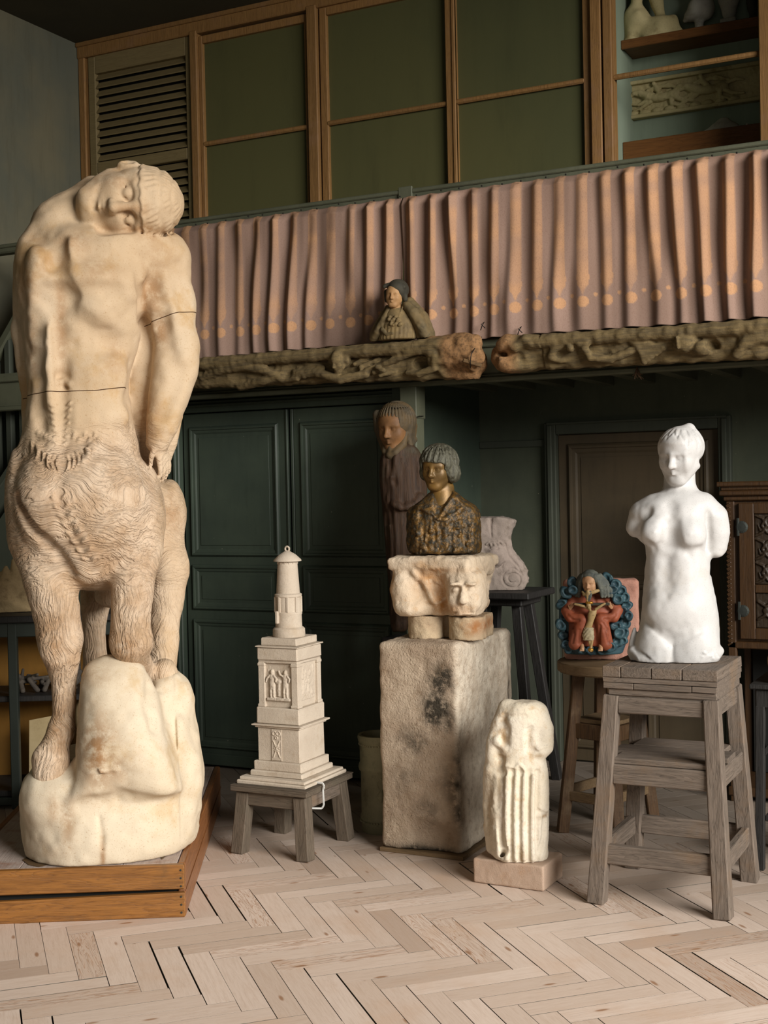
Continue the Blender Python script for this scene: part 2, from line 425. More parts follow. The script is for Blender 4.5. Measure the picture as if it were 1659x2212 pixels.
M['shelf'] = m_wood('shelf_wood', (120, 78, 38), (88, 54, 24), 0, 1., .5)
M['bluewall'] = m_paint('blue_grey_wall', (132, 144, 124), (122, 134, 118), .9, 1.5, None, .05)
M['beamwood'] = m_wood('old_oak_beam', (112, 86, 54), (64, 48, 30), 0, 1.3, .85, 1., (90, 78, 58), .7)
def m_carve():
    n = NT('carved_oak', .85); co = n.map((.7, 9, 9)); f = n.noise(8, 6, .7, co=co); g = n.noise(60, 4, .7)
    c = n.mix(n.step(f, .3, .7), lin((118, 100, 66)), lin((84, 72, 50))); rough = n.attr('rough')
    c = n.mix(n.ma('MULTIPLY', rough, .9), c, n.mix(n.step(g, .4, .7), lin((150, 112, 74)), lin((100, 74, 50))))
    return n.done(c, n.bump(n.ma('ADD', f, n.ma('MULTIPLY', g, .6)), .6, .006))
M['carve'] = m_carve()
M['stand'] = m_wood('weathered_stand_wood', (120, 107, 95), (70, 62, 54), 2, 1.2, .75, 1., (112, 92, 72), .5, .3)
M['standh'] = m_wood('weathered_stand_wood_across', (120, 107, 95), (70, 62, 54), 0, 1.2, .75, 1., (116, 96, 76), .5, .4)
M['standd'] = m_wood('weathered_stand_wood_deep', (120, 107, 95), (70, 62, 54), 1, 1.2, .75, 1., (116, 96, 76), .5, .4)
M['stool'] = m_wood('brown_stool_wood', (88, 64, 40), (56, 40, 26), 2, 1.2, .6, 1., (110, 92, 70), .4)
M['stoolh'] = m_wood('brown_stool_wood_across', (122, 100, 72), (80, 64, 44), 0, 1.2, .65, .9, (120, 100, 76), .4)
M['table'] = m_wood('grey_table_wood', (104, 92, 78), (68, 60, 50), 2, 1.3, .75, 1., (92, 84, 70), .5)
M['tableh'] = m_wood('grey_table_wood_across', (104, 92, 78), (68, 60, 50), 0, 1.3, .75, 1., (92, 84, 70), .5)
M['plat'] = m_wood('varnished_pine', (150, 100, 46), (92, 56, 24), 0, 1.1, .42, 1., (96, 70, 42), .4, .3, .5, rz=math.radians(29.6))
M['platside'] = m_wood('varnished_pine_side', (150, 98, 56), (98, 58, 28), 1, 1.1, .4, 1., (120, 84, 60), .4, .3, .5, rz=math.radians(29.6))
M['plattop'] = m_wood('dusty_platform_top', (186, 170, 160), (150, 134, 124), 1, 1., .7, .8, (138, 84, 48), .3, rz=math.radians(29.6))
M['cab'] = m_wood('walnut_cabinet', (66, 44, 22), (42, 28, 14), 2, 1., .45, .9, None, .3, .15, .4)
M['cabdark'] = m_wood('carved_walnut', (48, 36, 22), (32, 24, 16), 2, 1., .5, .8, None, .3, .15, .4)
M['iron'] = NT('dark_iron', .5, .7).done(lin((66, 70, 66)))
M['white_metal'] = NT('white_painted_metal', .5).done(lin((205, 205, 200)))
M['plaster_w'] = m_stone('plaster_cast', (186, 172, 128), (170, 156, 112), (130, 112, 72), 5, 120, .15)
M['grey_plaster'] = m_stone('grey_plaster_cast', (176, 172, 158), (160, 156, 144), (128, 122, 108), 5, 120, .15)
M['marble'] = m_stone('white_marble', (190, 188, 185), (186, 184, 181), (180, 174, 166), 3, 220, .10, .5, pores=False, gd=.002)
M['lightstone'] = m_stone('pale_limestone', (194, 181, 163), (184, 170, 152), (170, 152, 130), 5, 240, .35, .9)
M['ochrestone'] = m_stone('limestone_statuette', (212, 202, 184), (204, 192, 170), (178, 146, 104), 6, 150, .35, .9, 'stain', (146, 116, 76))
M['capital'] = m_stone('limestone_capital', (206, 188, 164), (194, 174, 148), (186, 152, 112), 6, 190, .6, .9, 'stain', (168, 116, 58))
M['stub'] = m_stone('granite_column', (184, 164, 134), (172, 150, 122), (160, 128, 90), 6, 150, .6, .9, 'stain', (150, 96, 50))
M['granite'] = m_stone('rough_granite', (180, 162, 140), (164, 144, 122), (134, 112, 88), 5, 130, .9, .92, 'stain', (58, 52, 42), 'pale', (222, 210, 190), gd=.006)
M['brick'] = m_stone('pinkish_base_stone', (180, 156, 136), (172, 148, 128), (172, 138, 110), 4, 200, .3, .9)
M['redstone'] = m_stone('red_sandstone', (152, 110, 94), (162, 122, 106), (136, 88, 70), 6, 190, .4, .9)
M['scrollstone'] = m_stone('grey_mauve_stone', (146, 132, 122), (134, 122, 112), (110, 98, 86), 6, 170, .4, .9)
M['pot'] = m_stone('glazed_stoneware', (134, 130, 102), (120, 116, 90), (92, 86, 62), 6, 90, .2, .6)
def m_centaur(name, base, alt, ochre):
    n = NT(name, .75, spec=.25)
    c = n.mix(n.step(n.noise(2.2, 5, .6), .35, .65), lin(base), lin(alt))
    c = n.mix(n.ma('MULTIPLY', n.step(n.noise(4.6, 6, .65), .5, .7), .7), c, lin(ochre))
    c = n.mix(n.ma('MULTIPLY', n.attr('fur'), .75), c, n.mix(n.step(n.noise(9, 5, .6), .35, .65), lin((204, 182, 158)), lin((174, 146, 118))))
    c = n.mix(n.ma('MULTIPLY', n.attr('stain'), n.step(n.noise(20, 6, .7), .3, .6)), c, lin((142, 100, 56)))
    sp = n.step(n.noise(150, 3, .75), .56, .72); c = n.mix(n.ma('MULTIPLY', sp, .5), c, lin((150, 112, 62)))
    c = n.mix(n.step(n.ma('ABSOLUTE', n.attr('crack')), .0022, .0012), c, lin((70, 46, 24)))
    fco = n.nd('ShaderNodeAttribute', attribute_name='furco').outputs['Vector']
    def strokes(co):
        f1 = n.noise(1., 3, .55, co=n.map((13., 62., 13.), co=co), dist=.6); f2 = n.noise(1., 2, .5, co=n.map((30., 120., 20.), co=co), dist=.8)
        return n.ma('ADD', n.step(f1, .38, .62), n.ma('MULTIPLY', f2, .5))
    k = n.attr('leg'); lco = n.nd('ShaderNodeAttribute', attribute_name='legco').outputs['Vector']
    fur = n.ma('ADD', n.ma('MULTIPLY', strokes(fco), n.ma('SUBTRACT', 1., k)), n.ma('MULTIPLY', strokes(lco), k))
    h = n.ma('MULTIPLY', fur, n.ma('MULTIPLY', n.attr('fur'), 1.)); 
    b = n.bump(h, .7, .008); b = n.bump(n.ma('ADD', n.noise(190, 3, .7), n.ma('MULTIPLY', n.noise(38, 5, .6), 1.3)), .22, .004, b)
    return n.done(c, b)
M['centaur'] = m_centaur('aged_patinated_plaster', (198, 177, 149), (190, 165, 133), (178, 143, 94))
M['rock'] = m_centaur('pale_plaster_rock', (210, 196, 172), (202, 186, 160), (188, 160, 118))
def m_bronze():
    n = NT('gilded_bronze', .42, .35, .5); f = n.noise(40, 6, .75); c = n.mix(n.step(f, .40, .64), lin((56, 50, 38)), lin((118, 86, 38)))
    c = n.mix(n.ma('MULTIPLY', n.step(n.noise(60, 4, .7), .5, .72), .7), c, lin((48, 48, 42)))
    return n.done(c, n.bump(n.ma('ADD', n.noise(55, 5, .65), n.noise(160, 3)), .5, .006), n.mix(n.step(f, .4, .7), (.55,)*3, (.36,)*3))
M['bronze'] = m_bronze()
def m_skinbronze(name, a, b, bm=.15):
    n = NT(name, .45, .3, .5); c = n.mix(n.step(n.noise(16, 5, .6), .35, .65), lin(a), lin(b)); return n.done(c, n.bump(n.noise(120, 4), bm, .003))
M['bronzeskin'] = m_skinbronze('golden_bronze', (124, 94, 46), (96, 74, 40))
def m_hair(name, a, b):
    n = NT(name, .5, .2, .5); w = n.noise(14, 5, .7, co=n.map((9, 9, 1.2))); return n.done(n.mix(n.step(w, .35, .65), lin(a), lin(b)), n.bump(w, .7, .008))
M['bronzehair'] = m_hair('dark_bronze_hair', (92, 90, 74), (60, 58, 46))
def m_poly(name, a, b, dk, rough=.6, sc=8):
    n = NT(name, rough); c = n.mix(n.step(n.noise(sc, 5, .6), .35, .65), lin(a), lin(b))
    c = n.mix(n.ma('MULTIPLY', n.step(n.noise(sc*2.5, 6, .7), .52, .75), .8), c, lin(dk)); return n.done(c, n.bump(n.noise(100, 4, .6), .2, .003))
M['saintrobe'] = m_wood('polychrome_robe_wood', (66, 46, 30), (36, 27, 20), 2, 1.2, .7, 1., (64, 60, 46), .5, 0)
M['saintskin'] = m_poly('painted_wood_face', (124, 88, 54), (102, 72, 44), (84, 64, 40), .6, 14)
M['sainthair'] = m_poly('carved_wood_hair', (86, 70, 46), (68, 60, 46), (50, 44, 34), .7, 14)
M['nunrobe'] = m_poly('dull_painted_cloak', (112, 94, 62), (92, 80, 56), (58, 52, 36), .75, 14)
M['nunface'] = m_poly('painted_face', (170, 132, 90), (150, 114, 76), (120, 90, 54), .6, 20)
M['nunbody'] = m_poly('dull_bodice', (126, 106, 70), (104, 88, 60), (66, 56, 38), .75, 20)
M['nunveil'] = m_poly('dark_veil', (62, 58, 46), (50, 48, 40), (40, 38, 30), .75, 16)
M['god_robe'] = m_poly('red_painted_robe', (132, 66, 40), (140, 78, 56), (84, 40, 24), .6, 12)
M['god_skin'] = m_poly('painted_flesh', (190, 148, 112), (168, 126, 92), (104, 76, 50), .55, 25)
M['god_hair'] = m_poly('grey_painted_hair', (96, 98, 88), (76, 80, 76), (44, 44, 40), .7, 25)
M['god_cloud'] = m_poly('blue_green_painted_cloud', (52, 78, 84), (40, 60, 68), (22, 32, 38), .5, 14)
M['god_body'] = m_poly('yellowed_painted_flesh', (172, 146, 100), (148, 124, 84), (92, 74, 46), .55, 25)
M['god_cloth'] = m_poly('grey_white_painted_cloth', (180, 166, 134), (156, 144, 116), (104, 92, 66), .6, 25)
M['gold'] = NT('dull_gilding', .4, .6).done(lin((170, 124, 48)))
M['wire'] = NT('black_wire', .5).done(lin((22, 20, 18)))
M['paper'] = m_poly('aged_paper', (190, 170, 130), (176, 156, 116), (140, 118, 80), .8, 6)
M['leafplaster'] = m_stone('dirty_plaster_leaf', (176, 152, 112), (156, 134, 98), (112, 92, 62), 5, 90, .4)
M['yellowback'] = m_paint('ochre_backboard', (140, 98, 36), (110, 78, 30), .7, 4.)
M['branch'] = m_poly('grey_branch_cast', (84, 76, 66), (66, 60, 54), (36, 32, 30), .8, 12)
def m_curtain():
    n = NT('faded_linen_curtain', .95, spec=.1); c = n.attr('col', True)
    w = n.noise(420, 2, .5, co=n.map((1, 1, .25))); w2 = n.noise(420, 2, .5, co=n.map((.25, 1, 1)))
    c = n.mix(n.ma('MULTIPLY', n.step(n.ma('ADD', w, w2), .95, 1.25), .35), c, lin((120, 90, 76)))
    return n.done(c, n.bump(n.ma('ADD', w, w2), .15, .0015))
M['curtain'] = m_curtain()
def m_floor():
    n = NT('worn_pine_parquet', .62, spec=.3)
    # each plank carries its own grain direction and offset in the vertex attribute 'pc' (along, across, seed)
    pc = n.nd('ShaderNodeAttribute', attribute_name='pc').outputs['Vector']
    co = n.map((1.3, 16., 1.), co=pc); r = n.rnd()
    fine = n.noise(6, 5, .7, co=co); w = n.noise(2.2, 3, .5, co=co, dist=.8); ring = n.ma('FRACT', n.ma('MULTIPLY', w, 11.))
    c = n.mix(n.step(r, 0., 1.), lin((228, 208, 192)), lin((210, 188, 170)))
    c = n.mix(n.ma('MULTIPLY', n.step(r, .86, .97), .32), c, lin((156, 130, 112)))
    c = n.mix(n.ma('MULTIPLY', n.step(fine, .4, .8), .35), c, lin((180, 152, 126)))
    strong = n.ma('ADD', .10, n.ma('MULTIPLY', n.step(n.ma('FRACT', n.ma('MULTIPLY', r, 17.3)), .8, .95), .6))
    c = n.mix(n.ma('MULTIPLY', n.step(ring, .55, 1.), strong), c, lin((166, 118, 80)))
    c = n.mix(n.ma('MULTIPLY', n.step(n.noise(3.0, 5, .6), .5, .75), .45), c, lin((208, 172, 142)))
    knot = n.voro(2.6, co=n.map((1.5, 5., 1.), co=pc)); c = n.mix(n.ma('MULTIPLY', n.step(knot, .13, .05), .8), c, lin((150, 104, 66)))
    c = n.mix(n.ma('MULTIPLY', n.attr('grime_shade'), .8), c, lin((86, 80, 70)))
    return n.done(c, n.bump(n.ma('SUBTRACT', n.ma('MULTIPLY', fine, .4), n.ma('MULTIPLY', n.step(ring, .55, 1.), n.ma('MULTIPLY', strong, .8))), .3, .003), .6)
M['floor'] = m_floor()
# ---------------------------------------------------------------- the room
def struct(name, mb, mat, parent=None, sharp=None):
    o = mb.build(name, mat, parent, sharp=sharp)
    if parent is None: meta(o, kind='structure')
    return o
def make_floor():
    L, w, g = .463, .09, .0014; c45 = math.cos(math.radians(45.0))
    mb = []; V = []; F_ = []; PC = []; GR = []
    ex = np.array([c45, -c45, 0]); ey = np.array([c45, c45, 0])     # plank directions on the floor
    def rot(p): return np.array([p[0]*c45-p[1]*c45, p[0]*c45+p[1]*c45])
    t0 = rot(np.array([-2.4607, 3.6985])); n = 0
    for a in range(-9, 9):
        for b in range(-45, 62):
            o = t0 + np.array([w, w])*b + np.array([L, -L])*a
            for kind in (0, 1):
                if kind == 0: lo, hi = o, o+[w, L]
                else: lo, hi = o+[w, 0], o+[w+L, w]
                c = (lo+hi)/2; W = ex*c[0]+ey*c[1]
                if not (-6.3 < W[0] < 1.6 and 1.2 < W[1] < 7.6) or (W[1] < 3 and W[0] < -3.6): continue
                r = RNG.rand(8); gx0, gx1, gy0, gy1 = g*(.2+1.3*r[0]**2), g*(.2+1.3*r[1]**2), g*(.2+1.3*r[2]**2), g*(.2+1.3*r[3]**2)
                if r[4] > .90: 
                    if kind == 0: gx0 += .003
                    else: gy1 += .004
                z = -.0005*r[5]; tl = (r[6]-.5)*.0005
                q = np.array([[lo[0]+gx0, lo[1]+gy0], [hi[0]-gx1, lo[1]+gy0], [hi[0]-gx1, hi[1]-gy1], [lo[0]+gx0, hi[1]-gy1]]); cc = q.mean(0)
                m = len(V); e = .0004
                for zz, ins in ((-.02, 0), (z-.0004, 0), (z, e)):
                    for i in range(4):
                        p = q[i]+np.sign(cc-q[i])*ins; P3 = ex*p[0]+ey*p[1]; V.append((P3[0], P3[1], zz+(tl if i in (0, 1) else -tl)*(zz > -.01)))
                        al = p-lo; PC.append((al[1], al[0], 0) if kind == 0 else (al[0], al[1], 0)); PC[-1] = (PC[-1][0]+r[7]*37, PC[-1][1]+r[5]*23, r[7]*11)
                        pw = P3; 
                        gr = .06*r[5]+.5*max(0, min(1, (pw[1]-4.35)/.9)) + .45*max(0, min(1, (pw[1]-5.2)/.8)); GR.append(1.25 if zz < z-.0002 else gr)  # real dirt in the joints; toward the back, grime plus painted-in shade
                for s0 in (0, 4):
                    F_ += [(m+s0+i, m+s0+(i+1) % 4, m+s0+4+(i+1) % 4, m+s0+4+i) for i in range(4)]
                F_.append((m+8, m+9, m+10, m+11))
    fl = raw_mesh('floor', V, F_, M['floor'], None, False, {'pc': np.array(PC), 'grime_shade': np.array(GR)})
    meta(fl, kind='structure')
    s = MB().box((-6.1, -2, -.06), (2.5, 8, -.021)); struct('floor_bed', s, M['dark'], fl)
make_floor()
struct('ceiling', MB().box((-6.1, .5, 4.705), (2.5, 8.4, 4.8)), M['ceiling'])
struct('wall_left', MB().box((-6.0, 1.5, 0), (-5.872, 8.4, 4.705)), M['wall'])
# ---- the glazed partition above the gallery
YG = 7.1
def make_partition():
    # each window light is a structure piece with its frame and panes
    trim = MB().box((-5.87, YG-.03, 4.60), (2.5, YG+.06, 4.70), .006).box((-5.87, YG-.045, 4.675), (2.5, YG-.02, 4.704), .004)
    trim.box((-5.87, YG-.02, 2.25), (-5.815, YG+.06, 4.62), .006).box((-5.815, YG-.005, 2.25), (-5.79, YG+.05, 4.60), .004)
    for x0, x1 in ((-4.93, -4.875), (-4.045, -3.975), (-2.213, -2.15), (-2.14, -2.088), (-1.288, -1.21)):
        trim.box((x0, YG-.035, 2.25), (x1, YG+.06, 4.62), .005)
    struct('trim_1', trim, M['frame'])
    def light(k, x0, x1, z1, zm, mull=None, glass='panel', fw=.035):
        f = MB(); f.box((x0, YG-.01, 2.3), (x0+fw, YG+.05, z1), .004).box((x1-fw, YG-.01, 2.3), (x1, YG+.05, z1), .004).box((x0+fw, YG-.009, z1-.05), (x1-fw, YG+.05, z1), .003)
        xs = [x0+fw]+([mull-.033, mull+.033] if mull else [])+[x1-fw]
        if mull: f.box((mull-.033, YG-.022, 2.3), (mull+.033, YG+.05, z1), .006).box((mull+.012, YG-.03, 2.3), (mull+.033, YG, z1), .004)
        for i in range(0, len(xs), 2): f.bar((xs[i]-.01, YG+.0, zm), (xs[i+1]+.01, YG+.0, zm), .026, .03, .008)
        w = struct(f'window_{k}', f, M['frame'])
        for i in range(0, len(xs), 2):
            if glass: 
                for z0, zz in ((2.3, zm), (zm, z1-.04)):
                    raw_p = MB().box((xs[i]-.005, YG+.018, z0), (xs[i+1]+.005, YG+.028, zz)); raw_p.build('pane', M[glass], w)
        return w
    light(1, -4.875, -4.045, 4.585, 3.880, fw=.03)
    light(2, -3.965, -2.213, 4.60, 3.880, mull=-3.074, fw=.05)
    light(3, -2.088, -1.288, 4.62, 3.870, glass=None, fw=.004)
    light(4, -1.21, -.3, 4.62, 3.870, fw=.03)
    # louvred shutter in the corner
    sh = MB(); x0, x1, z0, z1 = -5.79, -4.93, 2.45, 4.60
    sh.box((x0, YG-.012, z0), (x0+.06, YG+.03, z1), .005).box((x1-.05, YG-.012, z0), (x1, YG+.03, z1), .005)
    sh.box((x0+.06, YG-.011, z1-.12), (x1-.05, YG+.03, z1), .003).box((x0+.06, YG-.012, 3.80), (x1-.05, YG+.03, 3.875), .005).box((x0+.06, YG-.011, z0), (x1-.05, YG+.03, z0+.12), .003)
    w = struct('window_5', sh, M['louver'])
    def slats(a, b):
        m = MB(); n = int((b-a)/.0515)
        for i in range(n):
            z = a+(i+.5)*(b-a)/n
            m.bar((x0+.06, YG+.012, z), (x1-.05, YG+.012, z), .058, .009, .003, ref=(0, -1, .75))
        m.build('slats', M['louver'], w)
    slats(3.878, 4.485); slats(2.57, 3.795)
    MB().box((x0+.03, YG+.045, z0), (x1-.03, YG+.055, z1)).build('backing', M['dark'], w)
make_partition()
# ---- the room behind the open window: back wall, side reveal, shelves
YB = 7.68
struct('wall_back', MB().box((-3.6, YB, 2.2), (0.4, YB+.06, 4.72)), M['bluewall'])
struct('wall_reveal', MB().box((-2.22, YG+.06, 2.2), (-2.14, YB, 4.7)).box((-.98, YG+.06, 2.2), (-.9, YB, 4.7)), M['bluewall'])
def shelf(name, z0, z1, y0, label):
    o = MB().box((-2.14, y0, z0), (-.98, YB, z1), .004).box((-2.14, y0-.018, z0-.012), (-.98, y0, z1+.006), .004).build(name, M['shelf'])
    meta(o, label, 'shelf')
p1 = on_y(1340, 92, 7.62); p2 = on_y(1340, 345, 7.62)
shelf('display_shelf', on_y(1340, 105, 7.45)[2], on_y(1340, 92, 7.45)[2], 7.45, 'brown wooden shelf carrying the plaster figures behind the open window')
shelf('display_shelf', on_y(1340, 345, 7.45)[2], on_y(1340, 312, 7.45)[2], 7.45, 'brown wooden ledge below the framed horse relief behind the open window')
ZS1 = on_y(1340, 92, 7.45)[2]; ZS2 = on_y(1340, 312, 7.45)[2]
# ---- gallery floor, joists, beam, post
struct('floor_gallery', MB().box((-5.87, 5.99, 2.255), (2.5, YG+.02, 2.30)), M['recess'])
j = MB()
for i in range(30):
    x = -5.7+i*.235; j.box((x, 6.03, 2.15), (x+.06, YG, 2.256), .004)
struct('trim_2', j, M['beamgreen'])
b = MB().box((-5.87, 5.955, 2.125), (2.5, 6.03, 2.34), .004).box((-5.87, 5.925, 2.112), (2.5, 5.99, 2.138), .006).box((-5.87, 5.94, 2.138), (2.5, 5.96, 2.15), .003)
b.box((-5.87, 5.935, 2.285), (2.5, 5.99, 2.325), .006)
struct('trim_3', b, M['beamgreen'])
struct('trim_4', MB().box((-2.895, 5.95, 0), (-2.812, 6.05, 2.125), .006).box((-2.90, 5.945, 1.95), (-2.807, 6.055, 2.125), .004), M['beamgreen'])
# handrail with its posts
hr = MB().box((-5.87, 5.925, 3.055), (2.5, 6.0, 3.095), .010).box((-5.87, 5.915, 3.085), (2.5, 6.015, 3.107), .009)
hr.box((-2.868, 5.912, 3.0), (-2.792, 5.928, 3.12), .003)
hro = hr.build('gallery_handrail', M['beamgreen']); meta(hro, 'grey-green wooden handrail along the top of the gallery curtain', 'handrail')
# ---- doors under the gallery on the left
def ring(mb, x0, x1, z0, z1, prof, y):
    """A mitred moulding round a rectangle; prof: (inset, relief)."""
    V = []; F_ = []
    for i, dy in prof: V += [(x0+i, y+dy, z0+i), (x1-i, y+dy, z0+i), (x1-i, y+dy, z1-i), (x0+i, y+dy, z1-i)]
    for k in range(len(prof)-1):
        for j in range(4): F_.append((k*4+j, k*4+(j+1) % 4, k*4+4+(j+1) % 4, k*4+4+j))
    mb.add(V, F_)
def panel(mb, x0, x1, z0, z1, y, d=.012, mw=.045):
    """A framed field: raised bolection moulding around a slightly sunk board."""
    ring(mb, x0, x1, z0, z1, [(0, 0), (.004, -.010), (mw*.25, -.018), (mw*.45, -.016), (mw*.5, -.008), (mw*.8, -.006), (mw, 0)], y)
    mb.box((x0+mw+.02, y-.004, z0+mw+.02), (x1-mw-.02, y, z1-mw-.02), .003)
def leaf(k, x0, x1, y):
    base = MB().box((x0, y, .02), (x1, y+.045, 2.05), .004)
    o = struct(f'door_{k}', base, M['green'])
    m = MB(); a, c = x0+.045, x1-.05
    for z0, z1 in ((1.225, 1.975), (.915, 1.18), (.115, .865)): panel(m, a, c, z0, z1, y)
    m.build('panels', M['green'], o)
    MB().box((x0, y-.012, .02), (x1, y+.01, .085), .004).build('kick_board', M['green'], o)
    return o
leaf(1, -4.425, -3.728, 6.19); leaf(2, -3.682, -3.045, 6.19)
t = MB().box((-3.728, 6.180, .02), (-3.715, 6.21, 2.05), .003).box((-3.700, 6.186, .02), (-3.682, 6.22, 2.05), .003)
t.box((-4.52, 6.155, 0), (-4.435, 6.26, 2.12), .006).box((-4.47, 6.14, 0), (-4.45, 6.2, 2.12), .004).box((-3.045, 6.155, 0), (-2.96, 6.26, 2.12), .006).box((-3.03, 6.14, 0), (-3.01, 6.2, 2.12), .004)
t.box((-4.435, 6.157, 2.055), (-3.045, 6.26, 2.12), .004).box((-4.45, 6.142, 2.085), (-3.03, 6.2, 2.1), .003)
struct('trim_5', t, M['green'])
struct('wall_under_gallery', MB().box((-5.87, 6.23, 0), (-4.5, 6.30, 2.25)).box((-3.0, 6.06, 0), (-2.94, 7.1, 2.25)).box((-4.6, 6.26, 0), (-2.94, 6.31, 2.25)), M['green'])
# ---- the recess on the right
struct('wall_recess', MB().box((-3.0, 7.1, 0), (-2.49, 7.16, 2.3)).box((-1.52, 7.1, 0), (2.5, 7.16, 2.3)).box((-2.49, 7.1, 1.90), (-1.52, 7.16, 2.3)), M['recess'])
r = MB().box((-2.985, 7.075, .97), (-2.955, 7.1, 1.86), .004).box((-2.94, 7.085, 1.82), (-2.52, 7.1, 1.86), .004).box((-2.94, 7.085, .945), (-2.50, 7.1, .985), .004)
r.box((-2.94, 7.08, .0), (-2.72, 7.1, .95), .004).box((-2.717, 7.08, .0), (-2.50, 7.1, .95), .004)
struct('trim_6', r, M['recesspaint'])
fr = MB()
for x0, x1 in ((-2.525, -2.455), (-1.535, -1.465)):
    fr.box((x0, 7.055, 0), (x1, 7.11, 1.955), .006).box((x0+.02, 7.04, 0), (x1-.02, 7.08, 1.94), .006)
fr.box((-2.455, 7.056, 1.885), (-1.535, 7.11, 1.955), .004).box((-2.505, 7.041, 1.94), (-1.485, 7.08, 1.954), .004)
struct('trim_7', fr, M['recesspaint'])
d3 = struct('door_3', MB().box((-2.455, 7.10, .01), (-1.535, 7.145, 1.885), .004), M['doorbrown'])
m = MB(); panel(m, -2.40, -1.59, 1.0, 1.83, 7.10, mw=.06); panel(m, -2.40, -1.99, .08, .80, 7.10, mw=.05); panel(m, -1.96, -1.59, .08, .80, 7.10, mw=.05); m.box((-2.43, 7.085, .84), (-1.56, 7.1, .90), .005)
m.build('panels', M['doorbrown'], d3)
# ---- the stairs going up in the left corner
stp = empty('staircase', (-5.75, 6.0, 0), 'dark green wooden staircase rising along the left wall behind the colossal statue', 'staircase')
s = MB(); s.bar((-6.1, 6.05, 1.15), (-5.2, 6.05, 2.12), .04, .22, .004, ref=(0, 1, 0)); s.build('stringer', M['recesspaint'], stp)
s = MB(); s.bar((-6.1, 6.05, 1.98), (-5.25, 6.05, 3.02), .06, .06, .012, ref=(0, 1, 0)); s.build('handrail', M['beamgreen'], stp)
for i in range(7):
    x = -5.84+i*.105; z0 = 1.25+(x+6.1)*1.08; z1 = 1.98+(x+6.1)*1.2235
    MB().box((x, 6.03, z0), (x+.045, 6.07, z1), .005).build('baluster', M['recesspaint'], stp)
s = MB().prism([(-5.87, 1.0), (-5.87, 1.28), (-5.25, 1.95), (-5.25, 0.0), (-5.87, 0)], 1, 6.04, 6.06); s.build('side_panel', M['recesspaint'], stp)
# ---------------------------------------------------------------- heads and hands in clay
def turn(yaw=0., pitch=0., roll=0.):
    """Axes (right, front, up) of something turned: yaw>0 towards the viewer's right, pitch>0 looking up, roll>0 leaning to the viewer's right."""
    y, p, r = map(math.radians, (yaw, pitch, roll)); cy, sy, cp, sp, cr, sr = math.cos(y), math.sin(y), math.cos(p), math.sin(p), math.cos(r), math.sin(r)
    Ry = np.array([[cy, sy, 0], [-sy, cy, 0], [0, 0, 1]]); Rp = np.array([[1, 0, 0], [0, cp, -sp], [0, sp, cp]]); Rr = np.array([[cr, 0, sr], [0, 1, 0], [-sr, 0, cr]])
    return (Rr@Ry@Rp).T          # rows: right, front, up
def head(K, c, A, s, hair=None, eyes='closed', mouth=1., ears=True, jaw=1., neck=None, nose=1., brow=1., fat=1., skull=True, deep=1.):
    """A modelled head: centre c, axes A, height s from chin to crown."""
    c = np.array(c, float); q = lambda x, y, z: c+(x*A[0]+y*A[1]+z*A[2])*s
    E = lambda x, y, z, rx, ry, rz, k=.04, m='+': K.ell(q(x, y, z), np.array([rx, ry, rz])*s, k*s, m, A)
    S = lambda x, y, z, r, k=.04, m='+': K.ell(q(x, y, z), r*s, k*s, m)
    C = lambda a, b, r1, r2, k=.03, m='+': K.cone(q(*a), q(*b), r1*s, r2*s, k*s, m)
    if skull: E(0, -.07, .13, .325, .40, .37, .02)
    E(0, .07, -.08, .285*fat, .27, .36, .08); E(0, .13, .14, .27, .21, .22, .08)
    E(0, .17, -.40, .10*jaw, .10, .085, .09)
    for d in (-1, 1):
        C((d*.21*jaw*fat, -.02, -.20), (d*.08*jaw, .15, -.40), .085, .085, .09); E(d*.165, .175, -.12, .085*fat, .08, .10, .08)
        C((d*.02, .325, .055), (d*.19, .25, .05), .028*brow, .03*brow, .05)
        E(d*.12, .345, -.02, .085*deep, .075*deep, .05*deep, .05, '-')
        if eyes == 'closed': S(d*.118, .235, -.018, .072, .012); C((d*.055, .292, -.035), (d*.18, .25, -.035), .013, .012, .010, '-')
        else:
            S(d*.118, .235, -.012, .07, .012); C((d*.06, .298, .022), (d*.118, .306, .038), .013, .015, .012); C((d*.118, .306, .038), (d*.185, .262, .015), .015, .012, .012)
            C((d*.07, .29, -.045), (d*.17, .262, -.045), .012, .012, .012); 
            S(d*.118, .31, -.004, .016, .006, '-')
        S(d*.048*nose, .345, -.165, .036*nose, .03); S(d*.026, .385, -.195, .013, .012, '-')
        if ears:
            E(d*.315, -.04, -.06, .035, .07, .115, .02); E(d*.338, -.02, -.05, .02, .035, .07, .015, '-'); E(d*.31, -.03, -.14, .03, .04, .04, .02)
    C((0, .30, .06), (0, .385, -.14), .032, .046*nose, .05); S(0, .392, -.155, .046*nose, .025)
    # mouth
    for d in (-1, 1):
        C((0, .318, -.246), (d*.085*mouth, .275, -.264), .020, .010, .02); C((0, .306, -.298), (d*.07*mouth, .272, -.284), .023, .012, .025)
        C((0, .344, -.270), (d*.098*mouth, .286, -.280), .0085, .007, .010, '-')
    C((0, .36, -.195), (0, .352, -.235), .014, .016, .02, '-'); E(0, .31, -.345, .08, .03, .022, .03, '-')
    if neck is not None: K.cone(q(0, -.12, -.2), neck[0], .19*s, neck[1], .05*s)
    return q
